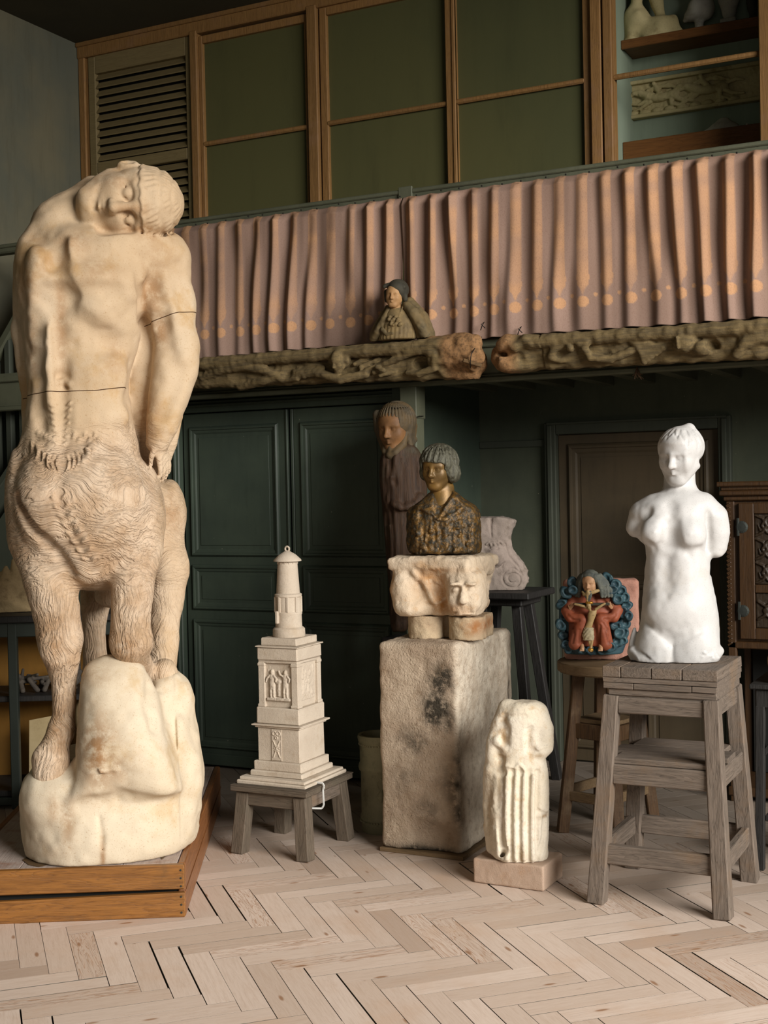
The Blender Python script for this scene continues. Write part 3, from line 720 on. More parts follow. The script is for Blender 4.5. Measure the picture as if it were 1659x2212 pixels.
def hand(K, wr, dirv, palmn, s, curl=.35, side=1):
    """A hand of length s from the wrist along dirv, palm facing palmn: palm, four unequal bent fingers and a thumb."""
    d = np.array(dirv, float); d /= np.linalg.norm(d); n = np.array(palmn, float); n -= d*(n@d); n /= np.linalg.norm(n); a = np.cross(d, n)*side; wr = np.array(wr, float)
    for i in range(4):
        o = (i-1.5)*.115*s; K.cone(wr+a*o*.45, wr+d*.46*s+a*o, .085*s, .068*s, .05*s)
        L = (.44, .52, .48, .36)[i]*s; b = wr+d*.48*s+a*o; t = 0
        for j, f in enumerate((.45, .32, .23)):
            t += curl*(.6+.5*j); e = b+(d*math.cos(t)+n*math.sin(t))*L*f+a*o*.06; K.cone(b, e, (.062-.008*j)*s, (.056-.008*j)*s, .012*s); b = e
    b = wr+d*.16*s-a*.2*s; e = b+(d*.75-a*.5+n*.35)*.26*s; K.cone(wr+d*.08*s-a*.1*s, b, .085*s, .075*s, .05*s); K.cone(b, e, .07*s, .058*s, .03*s); K.cone(e, e+(d*.9-a*.05+n*.35)*.2*s, .056*s, .045*s, .015*s)
# ---------------------------------------------------------------- the curtain on the gallery front
def curtain(name, x0, x1, seed, zb, label, gather=0.):
    nx = int((x1-x0)/.0045); nz = 150; xs = np.linspace(x0, x1, nx); tt = np.linspace(0, 1, nz)
    X, T = np.meshgrid(xs, tt, indexing='ij'); P = .1135; x_off = on_y(1525, 630, 5.9)[0]; ZD = on_y(1525, 630, 5.9)[2]
    pts = np.stack([X.ravel()*2.2, T.ravel()*.9, 0*X.ravel()+seed], 1); n1 = vnoise(pts*[1, 1, 1], seed).reshape(X.shape); n2 = vnoise(pts*[3.2, 1.4, 1], seed+5).reshape(X.shape); n3 = vnoise(pts*[6, 2.6, 1], seed+9).reshape(X.shape)
    ph = 2*math.pi*(X-x_off)/P + 1.6*n1 + 1.2*n2*(.4+.6*T)
    n4 = vnoise(np.stack([X.ravel()*3.1, 0*X.ravel(), 0*X.ravel()+seed], 1), seed+40).reshape(X.shape); amp = (.015*(1-.5*T)+.004)*(1+.9*n4)*(1+.4*n2)
    Y = 5.895 - .012 - amp*(np.cos(ph)+.25*np.cos(2*ph+1)) - .012*n3 - .02*n2*T - .012*np.exp(-((1-T)/.08)**2)*0
    top = 3.068 - .006*np.abs(np.sin(math.pi*(X-x_off)/P))
    Y = Y*np.clip(T/.05, 0, 1)+(1-np.clip(T/.05, 0, 1))*5.908
    zbot = zb + .002*np.cos(ph) + .006*n1
    if gather: 
        g = np.exp(-((X-x0)/.12)**2); zbot = zbot+.035*g; Y = Y-.03*g*T**2
    Z = top+(zbot-top)*T
    # cloth colour: mauve linen with sun-bleached bars and discs
    u = (X-x_off+.012*n1)/P; fr_ = u-np.round(u); dx = fr_*P; h = Z-ZD
    sm = lambda a, b, v: np.clip((v-a)/(b-a), 0, 1)**2*(3-2*np.clip((v-a)/(b-a), 0, 1))
    disc = 1-sm(.0255, .0285, np.hypot(dx, h))
    dx2 = (u+.5-np.round(u+.5))*P; small = 1-sm(.0085, .011, np.hypot(dx2, h-.032))
    hw = .027-.017*(1-sm(.055, .085, h))-.008*(1-sm(.03, .06, h))+.004*((h > .10) & (h < .125))
    bar = (1-sm(-.0025, .0025, np.abs(dx)-hw))*sm(.030, .036, h)*(1-sm(.60, .66, h))
    fade = np.clip(.78+.4*vnoise(np.stack([X.ravel()*5, Z.ravel()*9, 0*X.ravel()], 1), 31).reshape(X.shape), 0, 1)
    band = np.clip(.75+.35*vnoise(np.stack([X.ravel()*1.2, Z.ravel()*22, 0*X.ravel()], 1), 77).reshape(X.shape), 0, 1.1)
    k = np.clip(np.maximum(disc*.95, np.maximum(small*.85, bar*fade*band*.9)), 0, 1)[..., None]
    base = np.array(lin((154, 128, 114))); c2 = np.array(lin((132, 108, 94))); org = np.array(lin((188, 144, 106)))
    m = np.clip(.5+.5*n2, 0, 1)[..., None]; colr = (base*m+c2*(1-m))*(1-k)+org*k
    V = np.stack([X, Y, Z], 2).reshape(-1, 3); i = np.arange(nx*nz).reshape(nx, nz)
    Q = np.stack([i[:-1, :-1], i[:-1, 1:], i[1:, 1:], i[1:, :-1]], 2).reshape(-1, 4)
    V2 = V+[0, .0025, 0]; m_ = len(V); rim = [i[:, 0], i[:, -1], i[0, :], i[-1, :]]
    QQ = [Q, (Q+m_)[:, ::-1]]
    for e, r in enumerate(rim):
        q = np.stack([r[:-1], r[1:], r[1:]+m_, r[:-1]+m_], 1); QQ.append(q if e in (0, 3) else q[:, ::-1])
    o = raw_mesh(name, np.concatenate([V, V2]), np.concatenate(QQ), M['curtain'], None, True, {'col': np.concatenate([colr.reshape(-1, 3)]*2)})
    meta(o, label, 'curtain', 'bleached linen curtains on the gallery front')
curtain('gallery_curtain', -4.75, -2.845, 3, 2.335, 'dull mauve bleached curtain hanging left of the rail bracket, behind the small cloaked bust')
curtain('gallery_curtain', -2.84, -.4, 4, 2.322, 'brighter mauve curtain with orange discs hanging right of the rail bracket')
# ---------------------------------------------------------------- carved beams hung on the gallery edge
def log1():
    fr = Fr((-3.4, 5.80, 2.2), 0.); K = Clay((-1.35, -.14, -.07), (1.06, .17, .22), .0045); P = fr.P
    Px = lambda u, v, w: fr.px(u, v, w)
    x0 = -1.3
    top = [Px(u, v, .02)[2] for u, v in ((430, 778), (700, 755), (1000, 735))]; 
    rows = [(x, ) for x in ()]
    # body: a trough-fronted timber following the beam
    for i in range(12):
        ua, ub = 330+i*58, 330+(i+1)*58
        ta, tb = Px(ua, 786-(ua-430)*.078, .06), Px(ub, 786-(ub-430)*.078, .06)
        K.cone(ta, tb, .030, .032, .015); K.cone(Px(ua, 812-(ua-430)*.046, -.03), Px(ub, 812-(ub-430)*.046, -.03), .062, .066, .03)
        K.cone(Px(ua, 828-(ua-430)*.035, .0), Px(ub, 828-(ub-430)*.035, .0), .022, .022, .02)
    for u, v, w, r in ((985, 762, .02, .085), (1005, 770, .04, .06), (1030, 772, .05, .038), (960, 760, .02, .085), (1010, 745, .03, .05)): K.ell(Px(u, v, w), [r*1.2, r*.8, r], .03)
    K.noise(.012, .045, Px(930, 850, -.1), Px(1060, 690, .3), 5)
    # ribbon scrolls
    K.chain([Px(440, 815, .03), Px(480, 798, .055), Px(530, 792, .06), Px(575, 800, .055), Px(610, 818, .04)], [.02, .024, .022, .022, .016], .02)
    K.chain([Px(520, 836, .0), Px(570, 822, .04), Px(610, 812, .03)], [.02, .02, .02], .02)
    K.chain([Px(790, 805, .03), Px(840, 782, .05), Px(880, 765, .06), Px(915, 755, .07), Px(940, 765, .075), Px(938, 795, .06), Px(905, 808, .05), Px(880, 806, .04)], [.014, .016, .018, .02, .02, .018, .016, .012], .012)
    K.ell(Px(915, 785, .03), [.055, .03, .035], .01, '-')
    # wings, sleeves
    for d in (-1, 1):
        for j in range(5): K.cone(Px(732+d*(34+j*14), 790+j*6-d*4, .05), Px(732+d*(75+j*12), 776+j*9-d*10, .03), .012, .010, .006)
    K.chain([Px(640, 806, .04), Px(690, 806, .06), Px(735, 820, .07), Px(790, 808, .05)], [.02, .022, .022, .018], .02)
    A = turn(-14, -22, 4); c = Px(731, 781, .075); K.ell(c+np.array([0, -.02, .012]), [.058, .045, .045], .012)
    head(K, c, A, .115, ears=False, skull=True)
    for a in np.linspace(-.3, 3.4, 9): K.ell(c+np.array([math.cos(a)*.047, -.005, .015+math.sin(a)*.047]), .015, .006)
    K.chain([Px(815, 793, .07), Px(828, 800, .075)], [.012, .012], .006)
    K.noise(.0025, .02, seed=3); K.noise(.002, .05, seed=8, stretch=(3, 1, 1))
    def at(V):
        L = (V-fr.o)@fr.M.T; t = Px(430, 760, .06)[2]; u = L[:, 0]
        r = np.clip((L[:, 2]-(.118+.0*u))/.02, 0, 1); r = np.maximum(r, np.clip((u-Px(950, 770, .05)[0])/.05, 0, 1)); return {'rough': r}
    o = clay_obj('carved_beam', K, fr, M['carve'], attrs=at); meta(o, 'weathered carved oak beam with an angel face and a broken right end, under the cloaked bust', 'carved beam')
    return o
def log2():
    fr = Fr((-1.5, 5.80, 2.2), 0.); K = Clay((-.82, -.14, -.07), (1.0, .17, .22), .0045); Px = fr.px
    for i in range(14):
        ua, ub = 1092+i*50, 1092+(i+1)*50; f = lambda u: (u-1092)
        K.cone(Px(ua, 742-f(ua)*.067, .07), Px(ub, 742-f(ub)*.067, .07), .030, .032, .015); K.cone(Px(ua, 770-f(ua)*.056, -.02), Px(ub, 770-f(ub)*.056, -.02), .068, .07, .03)
        K.cone(Px(ua, 792-f(ua)*.052, .015), Px(ub, 792-f(ub)*.052, .015), .02, .02, .02)
    K.ell(Px(1098, 745, .05), [.06, .05, .045], .03); K.ell(Px(1100, 785, .03), [.06, .05, .04], .03); K.ell(Px(1082, 765, .06), [.03, .05, .015], .01, '-')
    K.noise(.012, .045, Px(1070, 830, -.1), Px(1130, 690, .3), 5)
    K.chain([Px(1245, 748, .06), Px(1222, 740, .075), Px(1198, 752, .07), Px(1190, 772, .06), Px(1210, 780, .05), Px(1240, 776, .04)], [.014, .018, .02, .018, .012, .008], .008)
    K.ell(Px(1232, 752, .08), .02, .006)
    K.chain([Px(1252, 742, .08), Px(1268, 738, .085), Px(1262, 752, .08), Px(1276, 772, .07), Px(1320, 776, .06), Px(1360, 760, .06), Px(1400, 742, .05)], [.022, .018, .018, .02, .018, .018, .012], .01)
    for j in range(6): K.cone(Px(1360+j*4, 734+j*3, .065), Px(1432-j*8, 752+j*6, .06), .012, .016, .006)
    K.ell(Px(1478, 742, .07), [.055, .045, .045], .015); K.cone(Px(1462, 728, .11), Px(1465, 752, .11), .008, .008, .004); K.ell(Px(1515, 752, .06), [.045, .045, .035], .012)
    K.ell(Px(1540, 745, .07), [.03, .06, .024], .01, '-')
    K.chain([Px(1590, 765, .05), Px(1610, 740, .06), Px(1640, 728, .06), Px(1690, 722, .05)], [.02, .03, .034, .03], .02)
    K.noise(.0025, .02, seed=13); K.noise(.002, .05, seed=18, stretch=(3, 1, 1))
    def at(V):
        L = (V-fr.o)@fr.M.T; r = np.clip((L[:, 2]-.108)/.02, 0, 1); r = np.maximum(r, np.clip((Px(1125, 770, .05)[0]-L[:, 0])/.05, 0, 1)); return {'rough': r}
    o = clay_obj('carved_beam', K, fr, M['carve'], attrs=at); meta(o, 'long carved oak beam with curling ribbons and a knot hole, at the right end', 'carved beam')
log1(); log2()
# hanging wires and wedge
def wire(name, pts, r, label, mat='wire'):
    o = MB().tube(pts, r).build(name, M[mat], smooth=True); meta(o, label, 'wire'); return o
wire('wire_loop', [on_y(1040, 728, 5.845), on_y(1026, 752, 5.72), on_y(1018, 765, 5.69), on_y(1016, 780, 5.69), on_y(1016, 795, 5.72)], .0022, 'thin twisted wire holding up the broken end of the angel beam')
o = MB().bar(on_y(1000, 778, 5.69), on_y(1040, 790, 5.74), .022, .018, .003).build('wooden_wedge', M['beamwood']); meta(o, 'small wooden wedge stuck through the wire at the broken beam end', 'wedge')
# ---------------------------------------------------------------- cloaked bust on the first beam
def nun():
    fr = Fr(on_y(858, 735, 5.75), math.radians(8)); P = fr.px; root = empty('cloaked_bust', fr.o, 'small painted bust of a cloaked woman in a dark veil on the carved beam', 'bust')
    lo, hi = (-.16, -.14, -.02), (.20, .13, .36)
    K = Clay(lo, hi, .003); A = turn(0, 0, 4); c = P(852, 638, .03)
    head(K, c, A, .125, ears=False, eyes='open', fat=1.08, neck=(P(856, 675, .0), .03)); K.cone(P(856, 664, .01), P(858, 700, .0), .030, .036, .01)
    clay_obj('face', K, fr, M['nunface'], root)
    K = Clay(lo, hi, .003); K.ell(c+[.012, -.022, .03], [.054, .062, .052], .0)
    for k in range(9):
        a = -1.0+k*.26; K.ell(c+A[0]*.046*math.sin(a*1.25)*1.15+A[1]*.012+A[2]*(.026+.028*math.cos(a)), .010, .005)
    K.cone(c+[.048, -.01, .02], c+[.05, -.015, -.02], .016, .013, .006); K.cone(c-[.044, .01, -.02], c-[.044, .015, .02], .014, .012, .006)
    K.block(c+A[1]*.08-A[2]*.02, (.045, .05, .042), .01, .006, '-', A)
    clay_obj('veil', K, fr, M['nunveil'], root)
    K = Clay(lo, hi, .003)
    K.loft([(0, P(858, 735)[0], 0, .095, .062), (.05, P(860, 716)[0], 0, .09, .06), (.10, P(860, 695)[0], 0, .08, .055), (.145, P(858, 678)[0], 0, .05, .045), (.16, P(858, 670)[0], 0, .035, .035)], cap=.01, fold=lambda a, z: .02*np.cos(a*26)*(z < .075))
    for u in range(6): K.ell(P(840+u*5, 690+(u % 2)*10, .058), .010, .004); K.ell(P(842+u*4, 684+(u % 3)*9, .06), .008, .004)
    K.cone(P(846, 668, .03), P(852, 690, .055), .005, .006, .004); K.cone(P(870, 662, .03), P(860, 690, .055), .004, .004, .003)
    clay_obj('bodice', K, fr, M['nunbody'], root)
    K = Clay(lo, hi, .003)
    K.chain([P(879, 660, .02), P(893, 675, .025), P(908, 700, .02), P(922, 727, .005)], [.022, .03, .03, .022], .01); K.chain([P(885, 655, -.03), P(905, 690, -.03), P(918, 722, -.03)], [.03, .05, .05], .02)
    K.chain([P(842, 664, .02), P(830, 690, .03), P(816, 718, .02), P(806, 732, .0)], [.014, .02, .022, .016], .01); K.chain([P(838, 668, -.03), P(825, 700, -.03), P(815, 725, -.03)], [.02, .035, .04], .02)
    K.chain([P(826, 712, .045), P(836, 722, .05), P(848, 720, .06)], [.012, .011, .008], .006); K.floor(); K.noise(.002, .015, seed=2)
    K.block((0, -.16, .2), (.4, .095, .4), .0, .0, '-'); clay_obj('cloak', K, fr, M['nunrobe'], root)
nun()
# ---------------------------------------------------------------- things behind the open window
def plasters():
    # walking figure broken above the knees on a rocky base
    fr = Fr((on_y(1410, 80, 7.56)[0], 7.565, ZS1), 0.); K = Clay((-.26, -.11, -.03), (.26, .10, .62), .006); P = fr.px
    K.loft([(-.0, P(1408, 80)[0], 0, .19, .10), (.05, P(1408, 60)[0], 0, .17, .09), (.12, P(1400, 45)[0], 0, .11, .06)], cap=.03)
    K.ell(P(1375, 45, .02), [.08, .06, .10], .04); K.ell(P(1425, 58, .02), [.10, .06, .06], .04); K.ell(P(1370, 70, .03), [.05, .05, .05], .03)
    K.noise(.02, .07, seed=4)
    K.chain([P(1372, 28, .03), P(1375, 5, .03), P(1380, -40, .02), P(1395, -95, 0)], [.03, .032, .045, .06], .02); K.cone(P(1372, 28, .03), P(1378, 30, .07), .026, .02, .015)
    K.chain([P(1428, 38, .0), P(1420, 10, .0), P(1410, -35, 0), P(1400, -95, 0)], [.024, .038, .05, .06], .02); K.cone(P(1428, 38, .0), P(1436, 44, .03), .024, .018, .015)
    K.ell(P(1398, -120, 0), [.07, .05, .09], .03)
    K.floor(); o = clay_obj('plaster_figure', K, fr, M['plaster_w']); meta(o, 'yellowed striding plaster figure on a rocky base on the window shelf', 'sculpture')
    for (u, v, sc, lab, mt) in ((1510, 63, 1., 'small plaster bust with draped shoulders on a round socle, nearer the striding figure', 'grey_plaster'), (1575, 50, 1.05, 'small plaster bust on a square socle, at the right of the window shelf', 'grey_plaster')):
        fr = Fr((on_y(u, v, 7.56)[0], 7.565, ZS1), 0.); K = Clay((-.11, -.1, -.02), (.11, .1, .5), .005)
        K.cone((0, 0, .01), (0, 0, .018), .038, .036, .006); K.cone((0, 0, .03), (0, 0, .07), .022, .026, .01)
        if u < 1540:
            K.ell((-.045, .0, .12), [.04, .05, .035], .02); K.ell((.04, 0, .15), [.05, .05, .07], .02); K.ell((-.01, .02, .15), [.05, .05, .06], .02); K.chain([(-.08, 0, .10), (-.02, .05, .13), (.06, .03, .2)], [.014, .016, .014], .01)
            head(K, (.0, .0, .31), turn(20), .16)
            K.cone((0, 0, .18), (0, -.01, .26), .04, .035, .02)
        else:
            K.block((0, 0, .03), (.045, .045, .03), .006, .004); K.loft([(.07, 0, 0, .035, .035), (.12, 0, 0, .045, .04), (.2, .0, 0, .065, .05), (.26, .0, 0, .045, .045)], .01); head(K, (0, 0, .34), turn(-15), .16)
        K.floor(); o = clay_obj('plaster_bust', K, fr, M[mt]); meta(o, lab, 'bust')
    fr = Fr((on_y(1625, 40, 7.56)[0], 7.565, ZS1), 0.); K = Clay((-.06, -.06, -.02), (.06, .06, .4), .005); K.loft([(0, 0, 0, .04, .04), (.06, 0, 0, .02, .02), (.14, 0, 0, .035, .03), (.22, 0, 0, .032, .028), (.3, 0, 0, .03, .03), (.36, 0, 0, .02, .02)], 0); K.noise(.006, .03, seed=9)
    K.floor(); o = clay_obj('bronze_figure', K, fr, M['nunveil']); meta(o, 'small dark bronze figure at the far right end of the window shelf', 'sculpture')
    # broken plaster fragment on the ledge and a small peg
    fr = Fr((on_y(1548, 290, 7.56)[0], 7.56, ZS2+.002), 0.); K = Clay((-.2, -.08, -.02), (.2, .08, .16), .005); P = fr.px
    K.loft([(0, .01, 0, .13, .05), (.04, .03, 0, .09, .045), (.075, .035, 0, .045, .03), (.10, .04, 0, .02, .02)], 0, cap=.015); K.floor(.004); K.noise(.008, .04, seed=6)
    o = clay_obj('plaster_fragment', K, fr, M['grey_plaster']); meta(o, 'pointed broken plaster fragment lying on the ledge under the horse relief', 'fragment')
    p = on_y(1614, 283, 7.5); o = MB().box((p[0]-.006, 7.495, ZS2), (p[0]+.006, 7.507, ZS2+.03), .002).build('wooden_peg', M['grey_plaster']); meta(o, 'tiny pale peg standing at the ledge edge right of the fragment', 'peg')
    # framed frieze of galloping horses
    fr = Fr((on_y(1500, 200, 7.64)[0], 7.655, on_y(1500, 200, 7.64)[2]), 0.); P = fr.px
    a, b = P(1349, 262), P(1349, 182); x0 = a[0]; x1 = P(1665, 200)[0]; z0, z1 = P(1349, 262)[2], P(1349, 181)[2]
    root = empty('relief_frieze', fr.o, 'framed plaster relief of galloping horses hanging on the wall behind the open window', 'relief')
    m = MB(); t = .022; m.box((x0, -.02, z0), (x1, .03, z0+t), .004).box((x0, -.02, z1-t), (x1, .03, z1), .004).box((x0, -.02, z0+t), (x0+t, .03, z1-t), .004).box((x1-t, -.02, z0+t), (x1, .03, z1-t), .004)
    m.build('relief_frame', M['plaster_w'], root, frame=lambda V: fr.world(V))
    K = Clay((x0+.01, -.03, z0+.01), (x1-.01, .05, z1-.01), .003); K.block(((x0+x1)/2, -.012, (z0+z1)/2), ((x1-x0)/2-.015, .012, (z1-z0)/2-.015))
    H = z1-z0; Zp = lambda f: z0+f*H
    for k in range(9): K.ell((x0+.05+k*.075, .0, Zp(.12)), [.036, .020, .026], .004)
    def horse(cx, d, s=1.):
        q = lambda x, z: np.array([cx+d*x*s, .011, z0+(.5+z)*H])
        E = lambda x, z, rx, rz: K.ell(q(x, z), [rx*s, .026, rz*H], .005)
        E(0, -.02, .075, .12); E(-.075, .0, .045, .13); E(.06, .03, .04, .13)
        K.chain([q(.07, .06), q(.12, .16), q(.155, .18)], [.026, .02, .016], .006); K.chain([q(.15, .19), q(.185, .10)], [.015, .010], .004)
        K.chain([q(.07, -.05), q(.13, -.14), q(.18, -.10)], [.014, .009, .006], .003); K.chain([q(.05, -.08), q(.12, -.25), q(.16, -.28)], [.014, .009, .006], .003)
        K.chain([q(-.09, -.06), q(-.14, -.2), q(-.20, -.24)], [.018, .011, .007], .003); K.chain([q(-.07, -.08), q(-.07, -.24), q(-.12, -.32)], [.018, .011, .007], .003)
        for j in range(4): K.chain([q(.09-j*.02, .16), q(.04-j*.03, .26+j*.015), q(-.03-j*.03, .24-j*.03), q(-.08-j*.02, .27-j*.04)], [.006, .008, .007, .004], .002)
        K.chain([q(-.11, .08), q(-.16, .15), q(-.2, .1)], [.012, .011, .005], .004)
        K.chain([q(.0, .1), q(.02, .22), q(.03, .32)], [.018, .016, .012], .006); K.ell(q(.035, .36), [.014, .016, .014], .004); K.chain([q(.02, .25), q(.07, .22), q(.1, .12)], [.009, .008, .006], .003)
    horse(x0+.22, -1, 1.); horse(x0+.50, -1, 1.05)
    K.noise(.002, .012, seed=5); clay_obj('relief_scene', K, fr, M['plaster_w'], root)
plasters()

# ---- small fixings: tacks along the curtain's upper edge, wire hooks, a dried tuft under the beam
def fixings():
    tm = None
    for i in range(34):
        x = -4.45+i*.1135+RNG.uniform(-.02, .02); z = 3.066+RNG.uniform(-.006, .004)
        if tm is None: tm = MB().lathe([(.0045, 0), (.0045, .003), (.002, .006), (0, .006)], (0, 0, 0), 8, M=np.array([[1, 0, 0], [0, 0, -1], [0, 1, 0]])).build('tack', M['wire'], hro); o = tm
        else: o = tm.copy(); link(o, hro)
        o.location = (x, 5.889, z)
    for u, v, lab in ((1043, 704, 'black twisted wire hook at the lower left corner of the brighter curtain'), (1123, 714, 'second small wire hook on the curtain hem, right of the corner hook')):
        a = on_y(u, v, 5.86); p = [a+[-.012, 0, -.02], a+[0, -.01, 0], a+[.008, 0, .018], a+[-.006, -.006, .008], a+[.012, .0, -.012]]; wire('wire_hook', p, .0022, lab)
    r = on_y(1376, 800, 5.92); r[2] = 2.118; m = MB()
    for i in range(16): m.tube([r+[0, 0, .02], r+[RNG.uniform(-.012, .012), RNG.uniform(-.01, .01), -.005], r+[RNG.uniform(-.03, .03), RNG.uniform(-.01, .01), RNG.uniform(-.045, -.01)]], .0016, 5)
    o = m.build('dried_tuft', M['stool']); meta(o, 'small dried brown tuft hanging under the gallery beam above the doorway', 'dried tuft', kind='stuff')
fixings()
# ---------------------------------------------------------------- platform and the colossal half-horse figure
PZ = .2
E1 = np.array([math.cos(math.radians(29.6)), math.sin(math.radians(29.6)), 0]); E2 = np.array([-E1[1], E1[0], 0])
PFR = on_z(398, 1868, PZ); PFR[2] = 0
def platform():
    W, Dp = .86, 1.73; root = empty('wooden_platform', PFR-E1*W/2+E2*Dp/2, 'low platform of varnished orange-brown boards carrying the colossal horse-bodied statue', 'platform')
    fm = lambda V: PFR+np.outer(V[:, 0], E1)+np.outer(V[:, 1], E2)+np.outer(V[:, 2], [0, 0, 1])
    m = MB().box((-W, 0, .108), (-.001, .028, .200), .004, jit=.0012); m.build('upper_front_board', M['plat'], root, frame=fm)
    m = MB().bar((-W, .014, .047), (-.001, .014, .050), .028, .093, .004, ref=(0, 0, 1)) if 0 else MB().box((-W, 0, 0), (-.001, .028, .094), .004, jit=.0015); V = np.concatenate(m.V); V[:, 2] -= np.where(V[:, 2] > .05, .012*(-V[:, 0])/W, 0)
    raw_mesh('lower_front_board', fm(V), m.F, M['plat'], root, False)
    MB().box((-.028, .029, .0), (0, Dp, .200), .004).box((-.0, .03, .09), (.003, Dp, .098), .001).build('side_board', M['platside'], root, frame=fm)
    MB().box((-W, .029, .0), (-W+.028, Dp, .198), .004).build('side_board', M['platside'], root, frame=fm)
    t = MB(); xs = [-W+.029, -.62, -.42, -.235, -.03]
    for a, b in zip(xs[:-1], xs[1:]): t.box((a+.001, .029, .176), (b-.001, Dp, .1985+RNG.rand()*.001), .002)
    t.build('top_boards', M['plattop'], root, frame=fm)
    MB().box((-W+.03, .04, .0), (-.03, Dp-.03, .17)).build('inner_frame', M['dark'], root, frame=fm)
    for z in (.02, .05, .08, .12, .15, .18): MB().lathe([(.004, 0), (.004, .0015), (0, .002)], (-.014, -.0005, z), 8, M=np.array([[1, 0, 0], [0, 0, -1], [0, 1, 0]])).build('nail', M['iron'], root, frame=fm)
    # torn brown paper lying under the statue's edge
    q = [on_z(u, v, PZ+.0015) for u, v in ((48, 1857), (62, 1848), (85, 1850), (95, 1846), (118, 1857), (112, 1866), (85, 1872), (62, 1868))]
    m = MB().prism([(p[0], p[1]) for p in q], 2, .2003, .2012); o = m.build('torn_paper', M['beamwood']); meta(o, 'scrap of torn brown backing paper at the statue foot, left front of the platform', 'paper')
    q = [on_z(u, v, PZ+.0015) for u, v in ((345, 1848), (372, 1822), (398, 1793), (402, 1800), (385, 1826), (362, 1846), (350, 1856))]
    m = MB().prism([(p[0], p[1]) for p in q], 2, .2003, .2012); o = m.build('torn_paper', M['stoolh']); meta(o, 'curved strip of tan paper along the right side of the statue base', 'paper')
platform()
CF_ = Fr(on_z(238, 1822, PZ))
def centaur():
    fr = CF_; P = fr.P; m = fr.m; H = .0062
    root = empty('centaur_statue', fr.o, 'colossal yellowed plaster statue with human torso and horse body, head fallen on its shoulder', 'statue')
    K = Clay((-.50, -1.0, .02), (.50, .46, 2.86), H)
    def rows(lst, w0, dep):
        r = []
        for i, (v, a, b) in enumerate(lst):
            w = w0[i] if isinstance(w0, (list, tuple)) else w0; d = dep[i] if isinstance(dep, (list, tuple)) else dep
            pa, pb = P(a, v, w), P(b, v, w); r.append((pa[2], (pa[0]+pb[0])/2, w*m, (pb[0]-pa[0])/2, d*m))
        return r
    # trunk, from the shoulders into the horse's breast
    tr = [(478, 130, 330), (500, 95, 352), (530, 72, 350), (560, 60, 340), (600, 50, 322), (650, 46, 313), (700, 46, 309), (750, 52, 296), (800, 56, 281), (850, 58, 277), (890, 56, 283), (930, 52, 288), (970, 42, 298)]
    K.loft(rows(tr, [-10, 0, 5, 10, 12, 10, 5, 0, -5, -5, -5, -5, -10], [45, 70, 92, 104, 108, 105, 98, 92, 88, 88, 92, 100, 112]), cap=.05, p=2.3)
    hs = [(935, 60, 282), (975, 42, 298), (1010, 28, 313), (1050, 19, 330), (1100, 17, 346), (1150, 24, 345), (1200, 42, 332), (1240, 70, 310), (1275, 120, 280)]
    K.loft(rows(hs, [-10, -5, 0, 5, 5, 0, -10, -25, -40], [85, 112, 130, 142, 146, 140, 124, 100, 70]), k=.05, cap=.07, p=2.2)
    # horse barrel going back, hind quarters at the right rear
    K.cone(P(195, 1120, -60), P(235, 1105, -420), 135*m, 125*m, .06); K.ell(P(300, 1120, -250), [92*m, 140*m, 110*m], .06)
    K.ell(P(368, 1095, -225), [62*m*.55, 70*m, 66*m], .04)
    K.cone(P(360, 1105, -205), P(366, 1220, -165), 36*m, 42*m, .04); K.cone(P(366, 1220, -165), P(360, 1300, -150), 43*m, 37*m, .03); K.ell(P(366, 1235, -155), [42*m, 44*m, 52*m], .03)
    K.chain([P(361, 1290, -150), P(356, 1340, -140), P(353, 1400, -120), P(352, 1450, -90)], [38*m, 34*m, 33*m, 30*m], .02)
    K.ell(P(356, 1457, -8), [29*m, 32*m, 35*m], .025)
    K.chain([P(215, 1250, -260), P(205, 1310, -200), P(203, 1370, -190), P(208, 1450, -170)], [44*m, 34*m, 26*m, 30*m], .03)
    K.ell(P(240, 1285, -110), [36*m, 50*m, 30*m], .03)
    # breast muscles of the horse: two masses with a furrow, ending in a keel between the forelegs
    K.ell(P(105, 1075, 95), [58*m, 52*m, 95*m], .06); K.ell(P(215, 1085, 100), [85*m, 55*m, 110*m], .06); K.ell(P(190, 1200, 70), [50*m, 55*m, 62*m], .05)
    K.chain([P(132, 1010, 150), P(124, 1060, 160), P(130, 1120, 165), P(160, 1180, 150), P(196, 1230, 125)], [5*m, 8*m, 10*m, 9*m, 6*m], .03, '-')
    K.chain([P(45, 1075, 100), P(62, 1120, 120), P(100, 1170, 120), P(150, 1235, 100)], [6*m, 10*m, 11*m, 9*m], .035, '-')
    K.chain([P(238, 1235, 110), P(246, 1205, 120), P(275, 1185, 125)], [8*m, 7*m, 4*m], .03, '-')
    K.ell(P(35, 1060, 10), [20*m, 60*m, 85*m], .04)
    K.ell(P(325, 1120, 10), [26*m, 80*m, 110*m], .05)
    # right-hand (near) foreleg of the horse, bent over the rock
    K.chain([P(290, 1190, 40), P(286, 1260, 62), P(283, 1330, 72), P(283, 1385, 80)], [56*m, 46*m, 42*m, 43*m], .04)
    K.cone(P(284, 1385, 82), P(292, 1432, 40), 42*m, 28*m, .025); K.ell(P(272, 1395, 92), [30*m, 26*m, 30*m], .02); K.cone(P(300, 1425, 30), P(325, 1470, -30), 26*m, 22*m, .02)
    # left foreleg, straight down to its hoof
    K.chain([P(92, 1170, 20), P(105, 1240, 42), P(120, 1310, 52), P(130, 1380, 55)], [66*m, 56*m, 50*m, 44*m], .05)
    K.chain([P(130, 1380, 55), P(133, 1420, 58), P(138, 1470, 50), P(138, 1540, 45), P(132, 1580, 50)], [44*m, 38*m, 26*m, 23*m, 27*m], .03)
